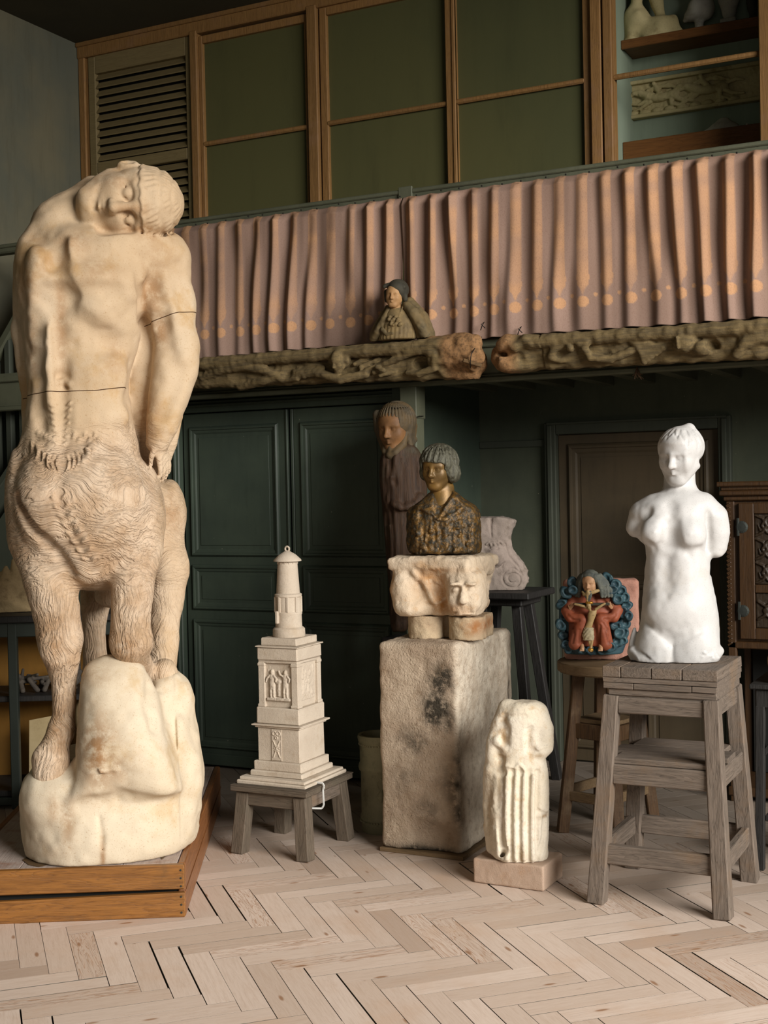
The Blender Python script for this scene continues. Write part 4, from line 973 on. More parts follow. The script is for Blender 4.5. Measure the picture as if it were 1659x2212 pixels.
    K.ell(P(118, 1400, 78), [30*m, 24*m, 38*m], .025); K.chain([P(132, 1575, 52), P(120, 1610, 70), P(112, 1640, 85)], [27*m, 30*m, 38*m], .02); K.cone(P(108, 1640, 86), P(108, 1672, 95), 37*m, 36*m, .015)
    # chest: breastbone furrow, ribs, belly
    K.ell(P(215, 600, 76), [88*m, 40*m, 66*m], .05); K.ell(P(92, 585, 70), [34*m, 42*m, 60*m], .04); K.ell(P(150, 550, 88), [18*m, 26*m, 34*m], .03)
    K.ell(P(185, 668, 78), [58*m, 34*m, 44*m], .05); K.ell(P(95, 700, 72), [28*m, 34*m, 70*m], .04); K.ell(P(212, 805, 64), [58*m, 32*m, 64*m], .05); K.ell(P(102, 810, 62), [24*m, 32*m, 74*m], .04)
    K.ell(P(205, 900, 66), [70*m, 34*m, 40*m], .05)
    # collar bone and shoulders
    K.ell(P(330, 560, -8), [66*m, 62*m, 66*m], .05); K.ell(P(100, 540, -5), [58*m, 60*m, 60*m], .05); K.ell(P(62, 600, 0), [28*m, 55*m, 75*m], .045)
    K.chain([P(150, 510, 62), P(215, 520, 72), P(300, 525, 58)], [10*m, 11*m, 9*m], .03)
    # neck stretched from the left shoulder to the fallen head, raised far trapezius
    K.cone(P(130, 490, -20), P(215, 440, -25), 62*m, 54*m, .04); K.cone(P(120, 470, -45), P(200, 405, -40), 26*m, 24*m, .03); K.ell(P(98, 490, -50), [30*m, 40*m, 26*m], .03)
    # his right arm drawn back at the left
    K.chain([P(64, 590, -15), P(50, 660, -25), P(48, 720, -35)], [30*m, 22*m, 20*m], .03); K.chain([P(48, 710, -30), P(58, 790, -40), P(64, 850, -60), P(62, 930, -95)], [22*m, 22*m, 17*m, 14*m], .025)
    # left arm hanging at the right
    K.chain([P(352, 560, -12), P(362, 620, -8), P(372, 690, -2), P(384, 750, 0)], [60*m, 52*m, 50*m, 44*m], .04)
    K.ell(P(350, 650, 20), [38*m, 34*m, 62*m], .04); K.ell(P(395, 660, -5), [26*m, 36*m, 50*m], .03)
    K.chain([P(384, 750, 0), P(377, 800, 10), P(364, 860, 18), P(350, 920, 22), P(341, 956, 20)], [47*m, 48*m, 42*m, 33*m, 25*m], .035); K.ell(P(398, 780, 5), [28*m, 36*m, 44*m], .03)
    hand(K, P(342, 950, 20), P(364, 1034, 16)-P(342, 950, 20), np.array([-.8, -.6, 0]), 92*m, .2, side=-1)
    # the smooth shield-like shape between arm and flank
    K.ell(P(341, 850, -34), [56*m, 24*m, 180*m], .015, A=turn(0, 0, 3)); K.cone(P(318, 720, -44), P(294, 880, -38), 28*m, 22*m, .02); K.ell(P(313, 702, -34), [20*m, 26*m, 30*m], .01)
    # furrows drawn over the masses
    cr_ = lambda uv, r, k=.05, lift=.55: K.crease(fr, uv, [x*m for x in r] if hasattr(r, '__len__') else r*m, k, lift)
    cr_([(128, 520), (123, 560), (132, 600), (124, 630), (122, 660), (128, 710), (134, 770), (136, 815)], [10, 16, 12, 15, 17, 14, 11, 9], .035, .15)
    cr_([(132, 815), (134, 860), (138, 910), (136, 960)], [9, 10, 9, 8], .03, .4)
    cr_([(124, 636), (138, 662), (160, 690), (195, 714), (232, 732)], [15, 21, 19, 14, 8], .06, .42)
    cr_([(150, 640), (190, 632), (240, 626)], [10, 12, 6], .06, .75); cr_([(165, 752), (210, 752), (250, 745)], [10, 14, 8], .07, .75)
    cr_([(72, 670), (74, 730), (76, 800), (80, 870), (88, 930)], [10, 17, 18, 16, 9], .04, .25)
    cr_([(100, 655), (84, 690), (74, 720)], [9, 10, 8], .05, .6); cr_([(70, 500), (110, 530), (124, 560)], [10, 12, 9], .06, .6)
    cr_([(110, 575), (95, 600), (88, 640)], [8, 10, 8], .05, .6)
    cr_([(306, 565), (306, 600), (308, 650), (310, 705)], [7, 12, 13, 14], .03, .25); cr_([(190, 545), (250, 552), (298, 548)], [10, 13, 10], .09, .8)
    cr_([(350, 700), (360, 740), (372, 790)], [8, 10, 8], .05, .7); cr_([(330, 620), (350, 660), (345, 700)], [7, 9, 8], .05, .7); cr_([(385, 580), (392, 620), (400, 660)], [8, 9, 7], .05, .75); cr_([(395, 800), (372, 850), (350, 900)], [8, 10, 7], .05, .75)
    K.ell(K.on(fr, 143, 836), [8*m, 9*m, 6*m], .010, '-'); K.crease(fr, [(128, 826), (140, 822), (152, 830)], 6*m, .012, -.1, '+')
    # tufts of hair where man becomes horse
    def tuft(u, v, du, dv, r=6., k=.004, up=.3):
        b = K.on(fr, u, v); p = [K.on(fr, u+du*t+dv*.22*math.sin(t*math.pi)*(-1 if du > 0 else 1), v+dv*t, (up*math.sin(t*math.pi)+.0)*r*m*2) for t in (0, .35, .7, 1.)]
        K.chain(p, [r*.7*m, r*m, r*.85*m, r*.4*m], k)
    for i in range(7):
        t = i/6; tuft(68+t*60, 954+t*28+5*math.sin(t*3), -6+t*12, 30+t*14, 5.4)
    for i in range(8):
        t = i/7; tuft(214-t*70, 946+t*36+6*math.sin(t*3), 6-t*14, 26+t*16, 5.2)
    for i in range(7):
        t = i/6; tuft(106+t*12, 872+t*84, 15, 7, 3.8, .004); tuft(154-t*8, 868+t*86, -13, 9, 3.8, .004)
    for i in range(5): tuft(84+i*8, 932+i*3, 7, 17, 4.2, .004); tuft(160+i*11, 934+(i % 2)*8, -5, 15, 3.8, .004)
    for i in range(8):
        t = i/7; u = 126+66*t**1.2; v = 1078+132*t; tuft(u-16, v-8, 15, 13, 4., .005); tuft(u+16, v-12, -13, 14, 4., .005)
    for i in range(9): tuft(215+i*10, 1195-8*math.sin(i*.4), 2, 16, 3., .008)
    # ---- the head
    A = np.array([np.array([-.06, .12, 1.]), np.array([-.24, .90, -.27]), np.array([.99, .12, .02])]); 
    up = A[2]/np.linalg.norm(A[2]); fw = A[1]-up*(A[1]@up); fw /= np.linalg.norm(fw); rt = np.cross(fw, up); A = np.array([rt, fw, up])
    c = P(286, 441, 26); s = 216*m
    head(K, c, A, s, neck=(P(150, 470, -25), 50*m), nose=1.0, mouth=1.1, jaw=1.1, brow=1.35, deep=1.35)
    # cap of hair: fillet and combed locks
    q = lambda x, y, z: c+(x*A[0]+y*A[1]+z*A[2])*s
    K.ell(q(0, -.055, .115), np.array([.375, .425, .385])*s, .0, '+', A)
    fa = np.linspace(-.12*math.pi, 1.12*math.pi, 22)
    def ring_(z, k=1.): return [q(.378*k*math.sqrt(max(0, 1-((z-.115)/.385)**2))*math.cos(a), -.055+.428*k*math.sqrt(max(0, 1-((z-.115)/.385)**2))*math.sin(a), z+.012*math.sin(a*9)) for a in fa]
    K.block(q(0, .36, -.12), np.array([.26, .2, .235])*s, .10*s, .0, '-', A)
    head(K, c, A, s, neck=None, nose=1.0, mouth=1.1, jaw=1.1, brow=1.35, deep=1.35, skull=False)
    K.ell(q(-.365, -.03, -.02), np.array([.06, .075, .115])*s, .02*s, '+', A); K.ell(q(-.41, .0, -.01), np.array([.03, .04, .07])*s, .015*s, '-', A)
    for z, r in ((.30, .017), (.41, .014)): K.chain(ring_(z, 1.0), [r*s]*len(fa), .012, '-')
    for z0, z1, n in ((.125, .29, 30), (.31, .405, 24), (.42, .49, 16)):
        for i in range(n):
            a0 = -.1*math.pi+1.2*math.pi*i/(n-1); pts = []
            for t in (0, .35, .7, 1.):
                z = z0+(z1-z0)*t; a = a0+.07*math.sin(t*2.6+i*.9)+.06*t; rr = math.sqrt(max(0, 1-((z-.115)/.385)**2)); pts.append(q(.381*rr*math.cos(a), -.055+.431*rr*math.sin(a), z))
            K.chain(pts, [.010*s, .015*s, .014*s, .008*s], .005, '-')
    fr_pts = [q(.37*math.cos(a), -.055+.425*math.sin(a), .118+.012*math.cos(i*2.2)) for i, a in enumerate(np.linspace(.02*math.pi, .98*math.pi, 24))]; K.chain(fr_pts, [.018*s]*24, .006); K.chain([p-A[2]*.030*s+A[1]*.012*s for p in fr_pts], [.013*s]*24, .006, '-')
    K.noise(.0022, .03, seed=3); K.noise(.004, .13, seed=8)
    # fine fur relief only below the waist
    def at(V):
        L = (V-fr.o)@fr.M.T; z = L[:, 2]; zf = P(150, 900)[2]; n = fbm(L*[5, 5, 5], 4, 3)
        fur = np.clip((zf+.05*n-z)/.12, 0, 1); low = np.clip((P(100, 1570)[2]-z)/.1, 0, 1)*np.clip((L[:, 0]-P(160, 1500)[0])/.03, 0, 1)
        fur *= 1-.6*np.clip((L[:, 0]-P(325, 1100)[0])/.06, 0, 1)
        st = 0*z
        for (u, v, ru, rv, k) in ((160, 540, 40, 30, .5), (330, 640, 26, 60, .7), (205, 600, 60, 30, .4), (345, 720, 18, 40, .8), (320, 520, 30, 20, .5), (140, 1560, 40, 60, .7), (265, 1385, 30, 30, .8), (120, 1380, 40, 70, .5), (250, 400, 50, 40, .45), (190, 400, 30, 30, .5), (90, 560, 40, 60, .4), (135, 700, 12, 120, .6), (130, 1090, 60, 50, .35), (200, 1200, 60, 60, .3), (380, 1110, 25, 60, .5), (60, 620, 26, 70, .55), (75, 530, 30, 30, .4), (300, 508, 70, 10, .8), (318, 900, 24, 50, .7), (250, 780, 26, 50, .35), (312, 650, 10, 60, .8), (72, 760, 14, 90, .5), (345, 560, 40, 60, .3), (280, 475, 40, 16, .6), (60, 1120, 30, 60, .4), (290, 1250, 30, 60, .3)):
            p = P(u, v); st = np.maximum(st, k*np.exp(-((L[:, 0]-p[0])/(ru*m))**2-((z-p[2])/(rv*m))**2))
        # the joint round the waist and the one in the arm
        zc = np.interp(L[:, 0], [P(u, v)[0] for u, v in ((46, 858), (100, 852), (205, 851), (272, 842))], [P(u, v)[2] for u, v in ((46, 858), (100, 852), (205, 851), (272, 842))])
        cr = np.where((L[:, 0] < P(272, 842)[0]) & (L[:, 1] > -.1), z-zc, 1.)
        zc = np.interp(L[:, 0], [P(u, v)[0] for u, v in ((312, 703), (350, 690), (385, 680), (428, 676))], [P(u, v)[2] for u, v in ((312, 703), (350, 690), (385, 680), (428, 676))])
        c2 = np.where((L[:, 0] > P(312, 700)[0]) & (L[:, 1] > -.06), z-zc, 1.); cr = np.where(np.abs(c2) < np.abs(cr), c2, cr)
        # hair direction field: wavy locks following the body
        wv = fbm(L*[4, 4, 3], 21, 2); fc = np.stack([L[:, 0]*1.6+.25*wv, L[:, 2]*1.25+.5*L[:, 0]*np.sign(L[:, 0]-P(132, 1100)[0])*0+.22*np.abs(L[:, 0]-P(132, 1000)[0])+.06*fbm(L*9, 33, 2), L[:, 1]], 1)
        k = np.clip((P(150, 1250)[2]+.05*wv-z)/.10, 0, 1)[:, None]; fl = np.stack([L[:, 2]*1.3+.2*wv, L[:, 0]*1.5+.04*fbm(L*9, 44, 2), L[:, 1]], 1); 
        return {'fur': fur, 'leg': k[:, 0], 'legco': fl, 'stain': st, 'crack': cr, 'furco': fc}
    o = clay_obj('figure', K, fr, M['centaur'], root, attrs=at)
    # ---- rock
    K = Clay((-.42, -.62, -.03), (.45, .50, .92), H)
    K.loft([(-.02, .0, -.05, .335, .36), (.05, .005, -.05, .35, .37), (.14, .005, -.06, .355, .37), (.22, .0, -.06, .345, .35), (.30, .02, -.06, .32, .33), (.36, .03, -.08, .28, .30)], cap=.05, p=2.5)
    K.loft(rows([(1413, 215, 262), (1432, 190, 300), (1460, 178, 318), (1500, 174, 335), (1560, 170, 350), (1620, 165, 365), (1680, 158, 380), (1720, 140, 390)], [55, 62, 70, 80, 95, 105, 112, 115], [30, 50, 66, 78, 90, 100, 108, 110]), k=.06, cap=.04, p=2.4)
    K.loft(rows([(1440, 330, 384), (1480, 325, 398), (1530, 320, 416), (1590, 315, 424), (1650, 305, 434), (1700, 300, 438), (1735, 300, 425)], [-40, -30, -20, -10, -5, 0, 0], [50, 70, 85, 100, 110, 115, 110]), k=.06, cap=.05, p=2.4)
    K.ell(P(110, 1720, 75), [60*m, 70*m, 60*m], .06); K.ell(P(120, 1690, 60), [55*m, 80*m, 26*m], .04)
    K.ell(P(262, 1735, 232), [90*m, 40*m, 62*m], .12, '-')
    K.crease(fr, [(326, 1480), (326, 1520), (330, 1570)], [10*m, 10*m, 6*m], .05, .4); K.ell(P(415, 1690, 40), [14*m, 40*m, 20*m], .03); K.ell(P(395, 1490, -5), [20*m, 40*m, 30*m], .03)
    K.crease(fr, [(213, 1765), (220, 1800), (222, 1850)], [3*m, 5*m, 4*m], .012, .3); K.ell(P(357, 1498, -4), [34*m, 40*m, 44*m], .04)
    K.block(K.on(fr, 235, 1664, -.004), (22*m, 5*m, 8*m), 1.5*m, .003, '+', turn(0, 0, -8))
    K.noise(.003, .035, seed=5); K.noise(.009, .16, seed=9); K.noise(.010, .07, P(380, 1760, -100), P(450, 1480, 200), 14)
    K.floor(.0015)
    def at2(V):
        L = (V-fr.o)@fr.M.T; z = L[:, 2]; st = 0*z
        for (u, v, ru, rv, k) in ((210, 1590, 40, 80, .9), (240, 1620, 40, 40, .6), (200, 1445, 50, 25, .4), (150, 1740, 16, 60, .6), (120, 1710, 14, 40, .5), (222, 1810, 6, 50, .8), (100, 1800, 60, 30, .3), (350, 1440, 30, 20, .6)):
            p = P(u, v); st = np.maximum(st, k*np.exp(-((L[:, 0]-p[0])/(ru*m))**2-((z-p[2])/(rv*m))**2))
        return {'fur': 0*z+.0, 'stain': st, 'crack': 0*z+1, 'leg': 0*z, 'legco': L, 'furco': L}
    o = clay_obj('rock_base', K, fr, M['rock'], root, attrs=at2)
centaur()
# ---------------------------------------------------------------- low table with the tower model
def low_table():
    # front right leg foot at (-2.81, 4.767); sides follow the room
    root = empty('low_table', (-3.0, 4.96, 0), 'low grey wooden table with splayed legs carrying the pale tower model', 'table')
    tz = on_y(602, 1760, 4.78); zt = on_y(665, 1713, 4.76)[2]
    X0, X1, Y0, Y1 = -3.185, -2.805, 4.755, 5.165
    for a, b in ((X0, Y0), (X1, Y0), (X0, Y1), (X1, Y1)):
        sx = 1 if a == X1 else -1; sy = 1 if b == Y1 else -1
        MB().bar((a-sx*.045, b-sy*.045, zt-.03), (a-sx*.022, b-sy*.022, 0.0), .062, .062, .004, ref=(0, 1, 0), jit=.001).build('leg', M['table'], root)
    ap = MB()
    MB().box((X0+.065, Y0+.02, zt-.085), (X1-.065, Y0+.045, zt-.022), .003).build('apron', M['tableh'], root); MB().box((X0+.065, Y1-.045, zt-.085), (X1-.065, Y1-.02, zt-.022), .003).build('apron', M['tableh'], root)
    MB().box((X0+.02, Y0+.065, zt-.085), (X0+.045, Y1-.065, zt-.022), .003).build('apron', M['standd'], root); MB().box((X1-.045, Y0+.065, zt-.085), (X1-.02, Y1-.065, zt-.022), .003).build('apron', M['standd'], root)
    MB().box((X0-.005, Y0-.005, zt-.022), (X1+.005, Y1+.005, zt), .003).box((X0-.004, Y0-.004, zt), (X1+.008, Y1+.008, zt+.006), .002).build('top', M['tableh'], root)
    return X0, X1, Y0, Y1, zt+.006
def tower():
    X0, X1, Y0, Y1, zt = low_table(); zt += .001; mt = M['lightstone']
    cx, cy = (X0+X1)/2, (Y0+Y1)/2
    root = empty('tower_model', (cx, cy, zt), 'pale plaster model of a stepped tower monument with relief panels and a domed cap', 'model')
    F = Fr((cx, cy, zt), 0.); zz = lambda v, d=0: on_y(630, v, cy-d)[2]
    def sq(m, h0, h1, ax, ay=None, bev=.004): ay = ax if ay is None else ay; m.box((cx-ax, cy-ay, h0), (cx+ax, cy+ay, h1), bev, jit=.0012)
    # heights measured at the front right arris
    A = lambda v, hx: on_x(650, v, 0)[2] if 0 else on_y(655, v, cy-hx)[2]
    HX = dict(slab=.178, plinth=.150, base=.132, pier=.105, cor1=.128, att=.112, die=.088, cor2=.105, cap=.083, drum=.056)
    z_slab = zt+.030; z1 = A(1690, .15) if 0 else zt+.060
    sl = MB(); sq(sl, zt, zt+.016, .176, .186); sq(sl, zt+.016, z_slab, .166, .176); sl.build('base_slab', mt, root)
    z1 = z_slab+.024; z2 = z1+.040; z3 = on_y(653, 1577, cy-.11)[2]; z4 = z3+.016; z5 = on_y(650, 1532, cy-.1)[2]; z6 = on_y(648, 1428, cy-.1)[2]; z7 = on_y(646, 1398, cy-.1)[2]; z8 = on_y(645, 1380, cy-.08)[2]
    p = MB(); sq(p, z_slab, z1, .134, .139); sq(p, z1, z2, .122, .126); p.build('plinth', mt, root)
    b = MB(); sq(b, z2, z3, .107, .111, .003); b.build('lower_pier', mt, root)
    c = MB(); sq(c, z3, z4-.006, .116, .120, .003); sq(c, z4-.006, z4, .127, .131, .003); c.build('lower_cornice', mt, root)
    a = MB(); sq(a, z4, z5, .110, .114, .005); a.build('attic_step', mt, root)
    d = MB(); sq(d, z5, z6-.015, .088, .092, .002)
    for sx in (-1, 1):
        for sy in (-1, 1):
            ex, ey = cx+sx*.085, cy+sy*.089; d.box((ex-.016, ey-.016, z5+.012), (ex+.016, ey+.016, z6-.012), .002); d.box((ex-.02, ey-.02, z5), (ex+.02, ey+.02, z5+.014), .003); d.box((ex-.019, ey-.019, z6-.03), (ex+.019, ey+.019, z6-.015), .003)
    d.build('upper_pier', mt, root)
    c = MB(); sq(c, z6-.015, z6-.004, .101, .105, .003); sq(c, z6-.004, z7-.006, .105, .109, .006); sq(c, z7-.006, z7, .110, .114, .003); sq(c, z7, z8, .091, .094, .004); c.build('upper_cornice', mt, root)
    # turret
    V = lambda v: on_y(627, v, cy)[2]; k = on_y(628, 1300, cy)[1]/CF*1.11
    zb, zr, zg, zw, zk, zn, zq, zt_ = z8, V(1355), V(1325), V(1325), V(1287), V(1216), V(1206), V(1192)
    lm = MB(); lm.lathe([(.071, zb), (.073, zb+.008), (.072, zr-.006), (.066, zr), (.060, zr+.003), (.0585, V(1328)), (.061, V(1326)), (.061, V(1322)), (.057, V(1320)), (.057, V(1290)), (.061, V(1288)), (.061, V(1283)), (.053, V(1281)), (.0445, V(1216)), (.042, V(1212))], (cx, cy, 0), 40)
    lm.build('turret', mt, root, sharp=35)
    ga = MB()
    for i in range(9):
        t = i*2*math.pi/9+.3; ga.box((cx+  .0565*math.cos(t)-.006, cy+  .0565*math.sin(t)-.006, V(1322)), (cx+  .0565*math.cos(t)+.006, cy+  .0565*math.sin(t)+.006, V(1288)), .002)
    ga.build('arcade_pillars', mt, root)
    MB().box((cx-.03, cy-.07, V(1345)), (cx-.015, cy-.05, V(1318)), .004).build('side_bracket', mt, root)
    cr = MB()
    for i in range(14):
        t = i*2*math.pi/14; cr.box((cx+  .042*math.cos(t)-.004, cy+  .042*math.sin(t)-.004, V(1218)), (cx+  .042*math.cos(t)+.004, cy+  .042*math.sin(t)+.004, V(1207)), .001)
    cr.build('crenels', mt, root)
    cp = MB().lathe([(.0, zt_+.004), (.012, zt_+.003), (.038, V(1198)), (.062, V(1209)), (.063, V(1212)), (.042, V(1212)), (0, V(1211))][::-1], (cx, cy, 0), 40); cp.build('cap', mt, root, sharp=50)
    rg = MB(); q = [(cx+.0105*math.cos(t), cy, zt_+.013+.0105*math.sin(t)) for t in np.linspace(0, 2*math.pi, 17)]; rg.tube(q, .0045, 8); rg.build('ring_finial', mt, root, smooth=True)
    # relief panels
    K = Clay((-.07, .06, z5-zt), (.07, .125, z6-zt), .0018); zc = (z5+z6)/2-zt; hh = (z6-z5)/2
    K.block((0, .088, zc), (.064, .004, hh-.028), .001); h = hh-.03
    def man(x, s=1, arm=1):
        E = lambda a, b, ra, rb, k=.003: K.ell((x+a*s, .094, zc+b), (ra, .010, rb), k)
        E(0, h*.66, .009, .012); E(0, h*.32, .016, .026); E(0, h*-.05, .015, .03); E(-.006, h*-.5, .008, .035); E(.008, h*-.48, .008, .036); E(-.006, h*-.86, .010, .006); E(.012, h*-.86, .010, .006)
        K.chain([(x+.012*s, .099, zc+h*.45), (x+.024*s, .1, zc+h*.3), (x+.02*s, .1, zc+h*.12)], [.005, .005, .004], .002); K.chain([(x-.012*s, .099, zc+h*.45), (x-.026*s, .1, zc+h*(.55 if arm else .25)), (x-.03*s, .1, zc+h*(.75 if arm else .1))], [.005, .005, .004], .002)
    man(-.034, 1, 0); man(.034, 1, 1); K.block((0, .093, zc-h*.3), (.006, .008, h*.45), .002); K.ell((-.002, .094, zc+h*.1), (.018, .008, .012), .003); K.block((0, .094, zc-h*.92), (.06, .010, .006), .002)
    for i in range(4): K.cone((-.052+i*.004, .093, zc-h*.8), (-.056+i*.006, .093, zc+h*.8), .0018, .0015)
    K.noise(.001, .006, seed=3); clay_obj('relief_panel', K, F, mt, root)
    K = Clay((.05, -.08, z5-zt), (.11, .08, z6-zt), .0018); K.block((.0875, 0, zc), (.003, .06, hh-.028), .001)
    for j in range(26):
        a, b = RNG.uniform(-.05, .05), RNG.uniform(-h, h)*.9; K.ell((.0905, a, zc+b), (.004, RNG.uniform(.004, .012), RNG.uniform(.005, .018)), .002)
    K.noise(.001, .006, seed=4); clay_obj('relief_panel', K, F, mt, root)
    K = Clay((-.045, .08, z2-zt), (.04, .135, z3-zt), .0016); zc = (z2+z3)/2-zt; hh = (z3-z2)/2; K.block((-.008, .111, zc), (.024, .003, hh-.006), .001)
    rn = lambda cxx, czz, r: K.chain([(cxx+r*math.cos(t), .115, czz+r*math.sin(t)) for t in np.linspace(0, 2*math.pi, 13)], [.0022]*13)
    rn(-.018, zc+hh*.68, .009); rn(.003, zc+hh*.68, .009); rn(-.008, zc+hh*.42, .006)
    for sgn in (-1, 1): K.chain([(-.008-sgn*.017, .115, zc-hh*.75), (-.008, .116, zc-hh*.2), (-.008+sgn*.017, .115, zc+hh*.25)], [.0022]*3)
    for t in np.linspace(0, 2*math.pi, 9)[:-1]: K.cone((-.008+.006*math.cos(t), .115, zc-hh*.2+.006*math.sin(t)), (-.008+.014*math.cos(t), .1145, zc-hh*.2+.014*math.sin(t)), .0016, .0028)
    for sx in (-1, 1): K.cone((-.008+sx*.024, .113, zc-hh+.006), (-.008+sx*.024, .113, zc+hh-.006), .0022, .0022)
    clay_obj('relief_panel', K, F, mt, root)
    # white clip bracket at the right side of the table
    pts = [(X1-.05, Y0+.12, zt+.012), (X1+.016, Y0+.12, zt+.012), (X1+.022, Y0+.12, zt-.004), (X1+.016, Y0+.12, zt-.018), (X1+.018, Y0+.12, zt-.085), (X1+.008, Y0+.12, zt-.1), (X1-.05, Y0+.10, zt-.1)]
    m = MB()
    for i in range(len(pts)-1): m.bar(pts[i], pts[i+1], .008, .004, .001, ref=(0, 1, 0))
    o = m.build('white_clip', M['white_metal']); meta(o, 'white painted metal clip hooked over the right edge of the low table', 'clip')
tower()
# ---------------------------------------------------------------- stoneware jar behind the block
def jar():
    c = on_z(795, 1812); r = .062; cx, cy = c[0]-.01, c[1]+.16; V = lambda v: on_y(795, v, cy-.05)[2]
    root = empty('stoneware_jar', (cx, cy, 0), 'tall cylindrical green-grey stoneware jar half hidden by the granite block', 'jar')
    R = abs(on_y(815, 1700, cy)[0]-on_y(772, 1700, cy)[0])*1.0; R = .098
    ht = V(1588)
    m = MB().lathe([(R*.93, 0), (R*.96, .004), (R*.96, .05), (R*1.0, .06), (R*1.0, .075), (R*.95, .085), (R*.95, ht*.62), (R*1.03, ht*.64), (R*1.06, ht*.67), (R*1.03, ht*.70), (R*.98, ht*.72), (R*.98, ht*.9), (R*1.04, ht*.93), (R*1.08, ht*.97), (R*1.05, ht), (R*.9, ht), (R*.86, ht*.94), (R*.84, .1), (0, .09)], (cx, cy, 0), 40)
    m.build('body', M['pot'], root, sharp=50)
    for zz in (.052, ht*.905):
        b = MB()
        for i in range(44): a = i*2*math.pi/44; b.box((cx+R*1.0*math.cos(a)-.004, cy+R*1.0*math.sin(a)-.004, zz-.004), (cx+R*1.0*math.cos(a)+.004, cy+R*1.0*math.sin(a)+.004, zz+.004), .002)
        b.build('beaded_band', M['pot'], root)
    F = Fr((cx, cy, 0)); K = Clay((-.06, R*.7, ht*.3), (.06, R*1.1, ht*.62), .003)
    y = R*.93; K.chain([(0, y, ht*.58), (.018, y, ht*.52), (.0, y, ht*.45), (-.018, y, ht*.39), (0, y+.003, ht*.34)], [.005]*5); K.ell((0, y, ht*.4), (.014, .012, .026), .004); K.chain([(0, y, ht*.58), (-.02, y-.002, ht*.53), (-.01, y, ht*.47)], [.004]*3)
    clay_obj('relief_ornament', K, F, M['pot'], root)
jar()
# ---------------------------------------------------------------- granite block, twin capital, bronze bust
BX0, BX1, BY0, BY1 = -2.595, -2.215, 5.045, 5.70; BZ = .925
def block():
    F = Fr((-2.405, 5.37, 0), 0.); K = Clay((-.22, -.36, -.01), (.22, .36, .99), .008)
    K.block((0, 0, BZ/2+.006), (.19, .328, BZ/2-.004), .026); K.noise(.008, .12, seed=4); K.noise(.004, .035, seed=5); K.noise(.0025, .018, seed=6)
    K.ell((.12, .33, .08), [.14, .04, .06], .05, '-'); K.ell((-.2, .2, .78), [.02, .1, .12], .03, '-'); K.floor(.02)
    def at(V):
        L = (V-F.o)@F.M.T; x, y, z = L.T; n = fbm(L*[14, 14, 14], 3, 4); st = 0*x
        fr_ = y > .2
        for (u, v, ru, rv, k) in ((955, 1470, 26, 36, 1.), (940, 1530, 30, 34, 1.), (970, 1560, 16, 26, .7), (1010, 1660, 26, 50, 1.1), (985, 1700, 40, 40, .6), (1000, 1760, 26, 50, .7), (900, 1600, 40, 30, .45), (870, 1680, 40, 40, .3), (1020, 1780, 30, 60, .9), (900, 1838, 120, 12, .8), (930, 1750, 40, 40, .35), (1098, 1480, 8, 50, 1.)):
            p = on_y(u, v, 5.05) if u < 1060 else on_x(u, v, -2.215); d = ((V-p)**2)
            w_ = np.exp(-(d[:, 0]+d[:, 1])/(ru*.0021)**2-d[:, 2]/(rv*.0021)**2); st = np.maximum(st, k*w_*1.1)
        st = np.clip(st*(1.15+.9*n)+.12*np.clip(n, 0, 1), 0, 1)
        pale = np.clip((x-.165)/.02, 0, 1)*np.clip(.75+.5*n, 0, 1)*(1-st)  # right face paler: its brighter light is put into the stone colour
        return {'stain': st, 'pale': pale}
    o = clay_obj('granite_block', K, F, M['granite'], attrs=at); meta(o, 'large rough granite block with dark lichen stains standing on the floor', 'stone block')
    # thin board under the block
    q = MB().box((-2.60, 5.035, 0), (-2.20, 5.70, .018), .002).build('thin_board', M['stoolh']); meta(q, 'thin pale board laid under the rough granite block', 'board')
block()
